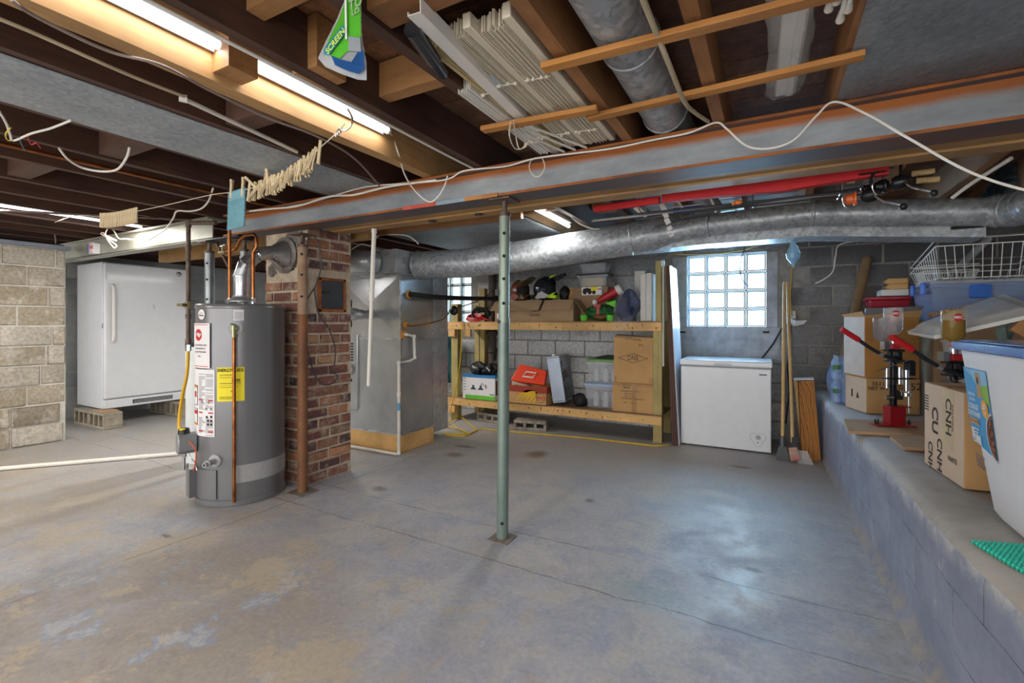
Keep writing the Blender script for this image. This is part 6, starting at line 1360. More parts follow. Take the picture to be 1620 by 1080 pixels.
wire('white drooping wire loop under the dark left joists', [Pz(93, 234, 2.13), Pz(108, 252, 2.09), Pz(130, 265, 2.07), Pz(160, 271, 2.06), Pz(185, 268, 2.07), Pz(200, 250, 2.10), Pz(205, 233, 2.14)], .006)
wire('cream wire running from the far left joists to the metal sheet', [Pz(113, 190, 2.13), Pz(80, 203, 2.11), Pz(50, 211, 2.09), Pz(22, 222, 2.08), Pz(16, 212, 2.09), Pz(10, 195, 2.11), Pz(-5, 170, 2.13)], .005)
b = MB()
for col, pts in ((None, 0),): pass
wire('yellow bare ended wire curl at the far left joists', [Pz(22, 222, 2.08), Pz(12, 221, 2.08), Pz(9, 212, 2.09), Pz(17, 202, 2.10)], .003, plain('yellow_wire', '#d6c23a', .5))
wire('red thin wires dangling at the far left joists', [Pz(43, 213, 2.09), Pz(49, 228, 2.07), Pz(58, 226, 2.07), Pz(64, 234, 2.06)], .003, plain('red_wire', '#b72a35', .5))
wire('blue grey thin wire dangling at the far left joists', [Pz(30, 216, 2.085), Pz(34, 228, 2.07), Pz(40, 238, 2.05)], .0025, plain('blue_wire2', '#54708a', .5))
b = MB().tube([V((-3.30, .2, 2.125)), V((-3.30, 2.27, 2.125))], .011, 10); single('copper_pipe', b, copper, 'long copper water pipe running along the dark left joists', 'pipe')
b = MB().tube([V((-5.75, .9, 2.125)), V((-4.35, 2.24, 2.125))], .009, 10); single('grey_conduit', b, iron, 'thin grey conduit slanting under the left joists', 'conduit')
wire('cream cable curving from the joists over the gas pipe top', [Pz(337, 298, 2.13), Pz(330, 318, 2.11), Pz(318, 330, 2.09), Pz(300, 334, 2.09), Pz(280, 334, 2.10), Pz(274, 345, 2.08), Pz(262, 362, 2.05), P(243, 375, 2.18), P(230, 380, 2.2), P(200, 378, 2.2), P(188, 377, 2.2), P(181, 366, 2.2), P(176, 360, 2.16)], .006)
wire('pinkish looped cord hanging below the row of clothespins', [P(170, 362, 2.12), P(167, 370, 2.12), P(172, 378, 2.12), P(184, 388, 2.12), P(181, 392, 2.12), P(172, 382, 2.12), P(168, 375, 2.12), P(160, 370, 2.12), P(163, 368, 2.12), P(170, 375, 2.12), P(184, 381, 2.12), P(180, 378, 2.12), P(168, 372, 2.12)], .005, plain('pink_white_cord', '#e6cfc4', .6), 'looped_cord', 'cord')
wire('twisted speckled string hanging above the left block wall', [P(87, 352, 2.1), P(86, 365, 2.1), P(88, 380, 2.1), P(87, 391, 2.1)], .006, plain('speckled_cord', '#cfd6c8', .7, vary=.4, scale=90, c2='#a34a55'), 'hanging_string', 'string')
wire('black hose lying along the top of the left block wall', [V((-6.62, .6, 2.07)), V((-6.62, 1.2, 2.085)), V((-6.62, 1.8, 2.08)), V((-6.6, 2.15, 2.065))], .011, blackr, 'black_hose', 'hose')
wire('dark wire hanging down the chimney beside the cleanout door', [P(497, 374, 2.32), P(505, 390, 2.33), P(508, 420, 2.34), Px(500, 450, -3.05), Px(486, 475, -3.05), Px(482, 510, -3.06), Px(488, 560, -3.07), Px(502, 600, -3.07), Px(518, 609, -3.07), Px(532, 600, -3.07), Px(532, 592, -3.07), Px(524, 590, -3.07)], .005, plain('dark_grey_wire', '#45454a', .6))
wire('second dark wire looping over the chimney bricks', [Px(497, 455, -3.07), Px(500, 480, -3.075), Px(506, 500, -3.075), Px(520, 520, -3.075), Px(530, 550, -3.075), Px(529, 575, -3.075), Px(522, 592, -3.075)], .005, plain('dark_grey_wire', '#45454a', .6))
wire('cream cables crossing above the plenum', [P(556, 395, 3.3), P(572, 386, 3.3), P(590, 388, 3.3), P(600, 372, 3.3), P(640, 372, 3.3), P(656, 380, 3.35), P(662, 386, 3.38)], .006, nm='cable', cat='cable')
wire('white cable drooping near the short shop light', [P(905, 344, 3.3), P(918, 354, 3.3), P(935, 361, 3.35), P(948, 362, 3.4)], .007, nm='cable', cat='cable')
wire('cream cable running up beside the joist between the wood strips', [V((-.305, .6, 2.125)), V((-.30, 1.4, 2.12)), V((-.29, 1.6, 2.095)), V((-.285, 1.9, 2.09)), V((-.27, 2.1, 2.12)), V((-.24, 2.26, 2.14))], .0085, plain('cream_cable', '#b9ab8f', .6), 'cable', 'cable')
wire('cream conduit slanting behind the header at the far end', [P(1506, 313, 3.4), P(1540, 288, 3.3), P(1600, 250, 3.1)], .010, pvc, 'conduit', 'conduit')
b = MB(); c0 = P(637, 330, 2.297); 
for k, (xa, xb, cm) in enumerate([(637, 690, 0), (690, 735, 1), (735, 787, 2)]):
    b.mi = cm; a_ = P(xa, 331-(xa-637)*.155, 2.293); c_ = P(xb, 331-(xb-637)*.155, 2.293); b.hexa([(a_.x, 2.292, 1.956), (c_.x, 2.292, 1.956), (c_.x, 2.299, 1.956), (a_.x, 2.299, 1.956), (a_.x, 2.292, 1.978), (c_.x, 2.292, 1.978), (c_.x, 2.299, 1.978), (a_.x, 2.299, 1.978)])
single('marked_stick', b, [plain('coral_paint', '#cf5b4c', .7, vary=.2), plain('pale_blue_paint', '#8fa4b4', .7, vary=.2), strapw], 'thin coral, blue and wood coloured stick stuck along the beam edge', 'stick')
for x, y in ((-2.05, 2.62), (-1.66, 2.60)): 
    b = MB().lathe([(0, -.006), (.028, -.006), (.03, 0), (0, .002)], (x, y, 1.953), 16); single('metal_disc', b, darkmet, 'round dark cap under the wooden header, '+('nearer the chimney' if x < -1.8 else 'nearer the green post'), 'cap', 'round caps under the header')
b = MB().tube([P(1060, 355, 3.4), P(1072, 385, 3.5), P(1085, 390, 3.5)], .004, 6)

# ================================================================== BEHIND THE BEAM: RED BAGS, RODS, REELS, SIGN
redb = plain('red_nylon', '#c3161f', .6, vary=.12, bmp=.3)
a_, c_ = P(940, 331, 2.95), P(1044, 316, 2.85); b = MB().bar(a_, c_, .03, .042); single('red_case', b, redb, 'short red cloth rod case behind the header, starting near the short shop light', 'rod case', 'red rod cases behind the header', bev=.008)
pts = [P(1048, 312, 2.85), P(1130, 303, 2.85), P(1240, 291, 2.85), P(1310, 281, 2.85), P(1405, 268, 2.85)]; b = MB()
hs = [.060, .060, .075, .062, .05]
for k in range(4): p0, p1 = pts[k], pts[k+1]; b.hexa([p0+V((0,-.02,-hs[k]/2)), p1+V((0,-.02,-hs[k+1]/2)), p1+V((0,.03,-hs[k+1]/2)), p0+V((0,.03,-hs[k]/2)), p0+V((0,-.02,hs[k]/2)), p1+V((0,-.02,hs[k+1]/2)), p1+V((0,.03,hs[k+1]/2)), p0+V((0,.03,hs[k]/2))])
single('red_case', b, redb, 'long red cloth rod case behind the header, reaching the fishing reels', 'rod case', 'red rod cases behind the header')
rodm = plain('dark_rod', '#25262b', .35); rodg = plain('grey_rod', '#7d8486', .4, .4)
rl = [((938, 348), (1395, 300), 3.0, .005, rodg, 'grey fishing rod, uppermost of the rods behind the header'), ((935, 352), (1380, 306), 3.05, .005, rodm, 'dark fishing rod, second of the rods behind the header'), ((1010, 338), (1400, 297), 2.95, .006, rodm, 'dark fishing rod passing the orange lures'), ((1100, 334), (1440, 288), 3.0, .007, rodm, 'thick dark fishing rod leading to the farther reel'), ((936, 351), (1060, 335), 3.15, .006, pvc, 'short cream rod below the other fishing rods')]
for (p0, p1, y, r, m_, lb) in rl: b = MB().tube([P(*p0, y), P(*p1, y)], r, 8); single('fishing_rod', b, m_, lb, 'fishing rod', 'fishing rods behind the header')
for k, (x, y) in enumerate([(1015, 2.98), (1190, 2.98), (1330, 2.97)]):
    c = P(x, 338-(x-938)*.103, y); b = MB().tube([V((c.x, y-.06, 2.15)), V((c.x, y-.06, c.z-.02)), V((c.x, y+.12, c.z-.03)), V((c.x, y+.12, 2.15))], .004, 6); single('wire_hanger', b, chrome, 'bent wire hanger holding up the fishing rods, number %s from the short shop light' % ('one', 'two', 'three')[k], 'hanger', 'wire hangers holding the fishing rods')
def reel(lab, c, s, body, spool, flip=1):
    t = thing('fishing_reel', lab, 'fishing reel', c, 'fishing reels behind the header'); c = V(c)
    b = MB().lathe([(0, -.03*s), (.022*s, -.03*s), (.03*s, -.015*s), (.03*s, .01*s), (.02*s, .03*s), (0, .032*s)], c, 18, (1, -.2, .1)); build('gear_housing', b, body, t)
    b = MB().lathe([(.014*s, 0), (.032*s, 0), (.032*s, .008*s), (.022*s, .012*s), (.022*s, .035*s), (.03*s, .04*s), (0, .045*s)], c+V((-.05*s, 0, -.01*s)), 20, (-1, .1, 0)); build('spool', b, spool, t)
    b = MB().tube(smoothpath([c+V((-.03*s, -.03*s, .03*s)), c+V((-.10*s, -.04*s, .0)), c+V((-.085*s, -.03*s, -.05*s)), c+V((-.03*s, -.03*s, -.035*s))]), .003*s, 6); build('bail_wire', b, chrome, t)
    b = MB().tube([c, c+V((.0, -.0, .07*s)), c+V((.01*s, 0, .09*s))], .006*s, 8); b.bar(c+V((-.04*s, 0, .09*s)), c+V((.05*s, 0, .09*s)), .012*s, .006*s); build('foot', b, body, t)
    b = MB().tube([c+V((0, -.02*s, 0)), c+V((.03*s*flip, -.05*s, -.04*s)), c+V((.085*s*flip, -.055*s, -.065*s))], .005*s, 8); build('crank', b, chrome, t)
    b = MB().sph(c+V((.095*s*flip, -.055*s, -.072*s)), .014*s); build('knob', b, blackp, t)
reel('fishing reel with an orange edged spool hanging lowest under the rods', P(1378, 308, 2.82), 1.15, darkmet, plain('orange_spool', '#d2622a', .35), 1)
reel('dark fishing reel hanging behind the header next to the pale cork grips', P(1425, 288, 2.82), 1.1, plain('black_reel', '#1c1d22', .25, .3), darkmet, 1)
reel('small dark fishing reel tucked up between the two others', P(1396, 293, 2.95), .9, darkmet, plain('black_reel', '#1c1d22', .25, .3), -1)
cork = plain('cork', '#b59a6a', .8, vary=.3, scale=60)
for (p0, p1, lb) in [((1443, 275), (1478, 270), 'pale cork rod grip nearest the header edge'), ((1450, 286), (1486, 283), 'pale cork rod grip below the other one'), ((1340, 286), (1352, 285), 'small cork rod grip beside the red case')]:
    b = MB().cyl(P(*p0, 2.9), P(*p1, 2.9), .014, n=12); single('cork_grip', b, cork, lb, 'rod grip', 'cork rod grips')
for (px, py, m_, lb) in [(996, 322, plain('orange_bobber', '#e0751e', .3), 'round orange lure hanging by the short red case'), (1168, 320, plain('orange_bobber', '#e0751e', .3), 'orange and red lure hanging under the long red case')]:
    b = MB().sph(P(px, py, 2.9), .022, .012, .012); b.sph(P(px-8, py+2, 2.9), .010); single('fishing_lure', b, m_, lb, 'lure', 'fishing lures')
b = MB().bar(P(1005, 327, 3.0), P(1022, 342, 3.05), .03, .02); single('plastic_bracket', b, clear('bracket_plastic', '#e9e4d4', .8), 'white plastic bracket hanging among the fishing rods', 'bracket')
b = MB(); 
for k in range(5): p0 = P(1046+k*4, 322+k*12, 3.0+.02*k); b.bar(p0, P(1052+k*3, 334+k*10, 3.0+.02*k), .012, .03)
single('pale_rack', b, plain('pale_rack', '#c9c5c3', .6), 'pale toothed rack hanging down beside the blue sign', 'rack')
t = thing('blue_sign', 'small blue sign with white script hung upside down above the round duct', 'sign', P(1098, 327, 3.3)); A_, B_, C_, D_ = P(1066, 339, 3.3), P(1113, 333, 3.3), P(1113, 324, 3.3), P(1065, 329, 3.3)
b = MB().hexa([A_, B_, B_+V((0,.01,0)), A_+V((0,.01,0)), D_, C_, C_+V((0,.01,0)), D_+V((0,.01,0))]); build('panel', b, plain('royal_blue', '#1d4fb0', .35), t)
b = MB().bar(D_+V((0,0,.004)), C_+V((0,0,.004)), .012, .008); build('pale_edge', b, plain('cream_edge', '#cfc6b5', .6), t)
b = MB(); ex = (A_-B_).normalized(); text(b, 'Silver Supreme', .028, (A_+B_+C_+D_)/4-V((0,.003,0)), ex, (ex.z, 0, -1), sx=.95); build('lettering', b, paper, t)
q_ = P(1070, 313, 3.3); b = MB().tube([V((q_.x, q_.y, 2.15)), q_, P(1080, 329, 3.3)], .008, 8); q_ = P(1122, 309, 3.2); b.tube([V((q_.x, q_.y, 2.15)), q_, P(1128, 322, 3.2), P(1134, 332, 3.2), P(1131, 336, 3.2)], .007, 8); single('hanging_hook', b, pvc, 'cream bent pipe hooks hanging beside the blue sign', 'hook')
b = MB().bar(P(1140, 334, 3.5), P(1162, 331, 3.5), .03, .014); single('aqua_strip', b, plain('aqua_plastic', '#9fd0cc', .4), 'pale aqua plastic strip resting above the trunk duct', 'strip')
# clear bottle hanging before the window, bulb, hooks
t = thing('hanging_bottle', 'clear blue tinted bottle hanging tip down under the trunk duct', 'bottle', Py(1255, 400, 4.2)); c = Py(1255, 424, 4.2); top = Py(1254, 374, 4.2)
b = MB().lathe([(.003, 0), (.012, .03), (.045, .075), (.05, .11), (.03, .16), (.013, .20), (.012, top.z-c.z)], c, 16); build('glass_body', b, clear('blue_bottle', '#9fd0ee', .5, .06), t, angle=15)
b = MB().lathe([(0, .03), (.025, .06), (.03, .09), (.015, .13), (0, .15)], c, 12); build('inner_facets', b, clear('blue_bottle2', '#4f8fc0', .6, .05), t, angle=10)
b = MB()
for dx in (0, .035): b.tube([Py(1393+dx*0, 379, 5.4)+V((dx, 0, 0)), Py(1390, 386, 5.4)+V((dx, 0, -.0)), Py(1386, 388, 5.4)+V((dx, 0, 0)), Py(1382, 384, 5.4)+V((dx,0,0))], .004, 6)
single('metal_hook', b, chrome, 'pair of small metal hooks on the dark wall above the cardboard tube', 'hook')
b = MB()
for xx in (1132, 1157): c = Py(xx, 390, 5.55); b.lathe([(.022, 0), (.030, .0), (.030, .01), (.022, .01)], c, 16, (0,-1,0))
b.bar(Py(1132, 390, 5.54), Py(1157, 389, 5.54), .02, .03); single('pulley_bracket', b, plain('pale_bracket', '#a9b0b0', .5, .4), 'pale double ring bracket fixed above the glass block window', 'bracket')

# ================================================================== ON THE LEDGE
ZL = .566
# bottled water
t = thing('water_pack', 'shrink wrapped pack of small water bottles at the far end of the ledge', 'water bottles', (.56, 4.95, ZL))
wb = clear('water_bottle', '#a9c4ea', .55, .08); random.seed(12)
for i in range(3):
    for j in range(3):
        for l_ in range(2):
            x = .50+i*.066; y = 4.86+j*.066; z = ZL+.004+l_*.20; b = MB().lathe([(0, 0), (.030, .002), (.031, .05), (.027, .06), (.031, .07), (.031, .13), (.012, .17), (.012, .195), (0, .195)], (x, y, z), 14); o = build('bottle', b, wb, t)
            if i == 0 and j == 0: b = MB().lathe([(.032, .08), (.032, .12)], (x, y, z), 14); build('green_label', b, plain('green_paper', '#3f7b4a', .5), o)
b = lump((.565, 4.925, ZL), .125, .125, .235, 44, 26, 18, .10); build('shrink_wrap', b, clear('shrink_film', '#8fb4ee', .30, .06), t)
# stacked tall cartons, slightly turned
def rbox(x, y, z, ang): return Matrix.Translation((x, y, z)) @ Matrix.Rotation(ang, 4, 'Z')
def carton(lab, M, w, d_, h, m, side=None, **k):
    t = thing('cardboard_box', lab, 'box', M.translation); b = MB(); b.M = M; b.bx(0, w, 0, d_, 0, h); build('carton', b, m, t, bev=.004); return t
fl_ = Pz(1371, 654, .566); fr_ = Pz(1456, 656.5, .566); an = math.atan2(fr_.y-fl_.y, fr_.x-fl_.x); w_ = (fr_-fl_).length
M1 = rbox(fl_.x, fl_.y, ZL, an); t = carton('brown carton printed with net weight and a house mark on the ledge', M1, w_, .30, .265, cardboard)
b = MB().bx(-.0015, -.0003, .002, .298, .002, .263); b.v = [M1 @ v for v in b.v]; build('pale_side', b, cardpale, t)
def mtext(parent, M, items, m=ink, nm='printing'):
    b = MB(); R3 = M.to_3x3()
    for s, sz, x, z, bold in items: text(b, s, sz, M @ V((x, -.0025, z)), R3 @ V((1,0,0)), (0,0,1), bold)
    return build(nm, b, m, parent)
mtext(t, M1, [('53.2 LB.', .036, .095, .225, True), ('NET WT  14', .036, .105, .19, True), ('#352', .075, w_-.07, .205, False)])
b = MB(); b.M = M1; b.prism([(w_*.42, .145), (w_*.56, .19), (w_*.70, .145), (w_*.68, .145), (w_*.68, .11), (w_*.44, .11), (w_*.44, .145)], (0, -.002, 0), (1,0,0), (0,0,1), (0,.001,0)); build('house_mark', b, ink, t)
b = MB(); b.M = M1; b.prism([(.10, .10), (.14, .10), (.12, .15)], (-.003, 0, 0), (0,1,0), (0,0,1), (.001,0,0)); b.bx(-.003, -.002, .19, .21, .10, .16); build('side_marks', b, ink, t)
M2 = M1 @ Matrix.Translation((-.012, -.0, .268)); t = carton('tall open brown carton with grey taped rim on the ledge, on the net weight carton', M2, w_+.008, .30, .46, plain('cardboard_orange', '#b98546', .8, vary=.12, scale=4, bmp=.1))
b = MB().bx(-.002, -.0003, .002, .298, .01, .46); b.v = [M2 @ v for v in b.v]; build('pale_side', b, plain('pale_flap', '#cfc5bd', .8, vary=.1), t)
b = MB(); b.M = M2; b.hexa([(0, 0, .455), (w_+.008, 0, .455), (w_+.008, .004, .455), (0, .004, .455), (.0, -.012, .52), (w_+.02, -.02, .535), (w_+.02, -.016, .535), (.0, -.008, .52)]); 
b.hexa([(0, .0, .455), (.004, 0, .455), (.004, .3, .455), (0, .3, .455), (-.02, 0, .50), (-.016, 0, .50), (-.016, .3, .48), (-.02, .3, .48)]); build('flap', b, cardboard, t)
b = MB(); b.M = M2; b.hexa([(-.001, -.0035, .470), (w_+.012, -.0055, .482), (w_+.012, .006, .482), (-.001, .006, .470), (-.001, -.014, .522), (w_+.022, -.022, .537), (w_+.022, -.012, .537), (-.001, -.004, .522)]); build('grey_tape', b, plain('duct_tape_grey', '#85868a', .4, .2), t)
b = MB(); b.M = M2; b.bx(.0, w_, -.0012, 0, .29, .293); build('fold_line', b, plain('fold_brown', '#8b5f2c', .8), t)
# things behind the cartons
b = MB().bx(.80, 1.26, 5.02, 5.45, ZL, 1.375); single('cardboard_box', b, cardboard2, 'tall plain brown carton behind the others, under the red tub', 'box', bev=.004)
t = thing('red_tub', 'red plastic tub with lid behind the tall taped carton', 'tub', (1.0, 5.25, 1.378)); c0, c1 = Py(1373, 488, 5.10), Py(1440, 468, 5.10)
b = MB().hexa([(c0.x+.03, 5.10, 1.378), (c1.x-.0, 5.10, 1.378), (c1.x, 5.36, 1.378), (c0.x+.03, 5.36, 1.378), (c0.x+.01, 5.09, c1.z-.03), (c1.x, 5.09, c1.z-.03), (c1.x, 5.37, c1.z-.03), (c0.x+.01, 5.37, c1.z-.03)]); build('tub_body', b, plain('crimson_plastic', '#a81632', .35), t, bev=.01)
b = MB().bx(c0.x, c1.x+.01, 5.08, 5.38, c1.z-.03, c1.z); build('lid', b, plain('crimson_plastic', '#a81632', .35), t, bev=.008)
t0 = c1.z; c0, c1 = Py(1395, 467, 5.12), Py(1438, 458, 5.12); b = MB().bx(c0.x, c1.x, 5.12, 5.34, t0+.006, c1.z+.005); single('white_box', b, white_pl, 'flat white box on top of the red tub', 'box', bev=.003); zt_ = c1.z+.008
for k, (xa, ya, yb, lb) in enumerate([(1401, 458, 448, 'pale wooden block on the white box, the lower one'), (1399, 447, 437, 'pale wooden block on top of the lower one')]):
    c0, c1 = Py(xa, ya, 5.14), Py(1437, yb, 5.14); h_ = .045; b = MB().prism([(0, h_/2), (.03, 0), (c1.x-c0.x, 0), (c1.x-c0.x, h_), (.03, h_)], (c0.x, 5.14, zt_+k*(h_+.003)), (1,0,0), (0,0,1), (0,.10,0)); single('wood_block', b, pine_x, lb, 'wood block', 'pale wood blocks on the white box', bev=.004)
c0 = Py(1372, 408, 5.66); c1 = Py(1352, 497, 5.5); dd = (c1-c0).normalized(); L_ = (c0.z-ZL)/abs(dd.z); b = MB().cyl(c0, c0+dd*L_, .042, n=24); single('cardboard_tube', b, plain('tube_card', '#8a6f50', .8, vary=.15), 'long brown cardboard tube leaning on the dark block wall', 'tube')
# milky tote with lid askew, blue latch tote, baskets
mt = clear('milky_tote', '#dfe4ec', .62)
tt = tote('storage_tote', 'tall milky storage tote with its lid askew behind the shell presses', 1.03, 1.50, 3.62, 4.24, ZL, 1.135, None, mt, taper=.05)
b = MB(); random.seed(3); b.bx(1.10, 1.42, 3.70, 4.15, ZL+.01, .93); single('grey_cloth', b, plain('grey_blue_cloth', '#76829c', .9, vary=.3, bmp=.4), 'folded grey blue cloth inside the milky tote', 'cloth', bev=.03, seg=3)
# lid: a tray shape lying tilted
t = thing('tote_lid', 'cloudy plastic tote lid lying tilted over the milky tote', 'lid', (1.2, 3.8, 1.15)); A_ = Pd(1436, 524, 3.02); B_ = Pd(1478, 531, 2.50); C_ = Pd(1655, 492, 2.25); D_ = Pd(1588, 466, 3.05)
lm = clear('cloudy_lid', '#f0f0ec', .80, .25)
b = MB(); nrm = (B_-A_).cross(D_-A_).normalized(); nrm = nrm if nrm.z > 0 else -nrm
def lq(s, q): return A_*(1-s)*(1-q)+B_*s*(1-q)+C_*s*q+D_*(1-s)*q
g = [0, .04, .10, .14, .86, .90, .96, 1]; hz = [0, .0, .022, .03, .03, .022, 0, 0]
vs = [lq(s, q)+nrm*min(hz[i], hz[j]) for i, s in enumerate(g) for j, q in enumerate(g)]; vs2 = [v-nrm*.003 for v in vs]
b.add(vs, [(i*8+j, i*8+j+1, i*8+j+9, i*8+j+8) for i in range(7) for j in range(7)]); 
rim = [0]; 
ring = [lq(0,0), lq(1,0), lq(1,1), lq(0,1)]
for k in range(4): b.bar(ring[k]-nrm*.008, ring[(k+1) % 4]-nrm*.008, .006, .02, up=nrm)
build('tray', b, lm, t)
t = thing('cardboard_box', 'big plain carton under the blue latched tote, behind the milky tote', 'box', (1.4, 4.85, ZL)); b = MB().bx(1.06, 1.72, 4.56, 5.0, ZL, 1.262); build('carton', b, cardboard2, t, bev=.004)
lt = plain('blue_latch', '#1f6bd0', .35)
t = tote('storage_tote', 'clear storage tote with bright blue latches on the ledge stack', 1.035, 1.76, 4.50, 5.01, 1.266, 1.53, clear('clear_tote_lid', '#e6ecf6', .45), clear('blue_tint_tote', '#a9bfe8', .32), lid=.02)
b = MB(); c0, c1 = Py(1534, 471, 4.478), Py(1568, 449, 4.478); b.bx(c0.x, c1.x, 4.470, 4.484, c0.z, c1.z); b.bx(1.006, 1.020, 4.88, 4.97, 1.46, 1.55); b.bx(1.006, 1.020, 4.56, 4.66, 1.46, 1.55); build('latch', b, lt, t, bev=.004)
b = MB().bx(1.12, 1.55, 4.56, 4.9, 1.275, 1.44); single('navy_cloth', b, plain('navy_fabric', '#34446e', .9, vary=.4, scale=14, bmp=.4), 'dark blue fabric packed inside the blue latched tote', 'cloth', bev=.03, seg=3)
b = MB(); c = Py(1497, 495, 4.495); text(b, 'MINI SHAKES', .045, (c.x+.02, 4.49, 1.33), (1,0,.25), (-.25,0,1), True); single('printed_sleeve', b, plain('orange_print', '#d3953a', .6), 'orange lettering on a packet inside the blue latched tote', 'packet')
def basket(lab, x0, x1, y0, y1, z0, h, taper=.06, grp='white wire baskets', hn=None):
    t = thing('wire_basket', lab, 'basket', ((x0+x1)/2, (y0+y1)/2, z0), grp); wm = plain('white_coated_wire', '#eef0ee', .4)
    b = MB(); r = .0032; T = [(x0, y0), (x1, y0), (x1, y1), (x0, y1)]; B = [(x0+taper, y0+taper), (x1-taper, y0+taper), (x1-taper, y1-taper), (x0+taper, y1-taper)]
    hn = hn or h; hh = [hn, hn, h, h]
    for o_ in (0, -.045): b.tube([V(p+(z0+hh[k]+o_,)) for k, p in enumerate(T)]+[V(T[0]+(z0+hh[0]+o_,))], r*1.3, 6)
    for k in range(4):
        p, q = T[k], T[(k+1) % 4]; p2, q2 = B[k], B[(k+1) % 4]; n = 13
        for i in range(n+1):
            s = i/n; b.tube([(p[0]+(q[0]-p[0])*s, p[1]+(q[1]-p[1])*s, z0+hh[k]+(hh[(k+1) % 4]-hh[k])*s-.045), (p2[0]+(q2[0]-p2[0])*s, p2[1]+(q2[1]-p2[1])*s, z0+.003)], r*.8, 5)
    b.tube([V(p+(z0+.003,)) for p in B]+[V(B[0]+(z0+.003,))], r, 6)
    for i in range(12): s = i/11; b.tube([(B[0][0]+(B[1][0]-B[0][0])*s, B[0][1], z0+.003), (B[3][0]+(B[2][0]-B[3][0])*s, B[3][1], z0+.003)], r*.8, 5)
    build('wire_frame', b, wm, t); return t
basket('white wire basket on the blue latched tote, the large near one', 1.02, 1.66, 4.34, 5.02, 1.558, .14, .03, hn=.27)
basket('smaller white wire basket on the blue latched tote behind the near one', 1.12, 1.46, 5.08, 5.36, 1.558, .16, .03)
c0, c1 = Py(1563, 378, 5.6), Py(1500, 440, 5.3); b = MB().cyl(c0, c1+(c1-c0)*.12, .030, n=18); single('pale_pipe', b, plain('pale_blue_pipe', '#a9b3bd', .45), 'pale pipe leaning behind the white wire baskets', 'pipe')
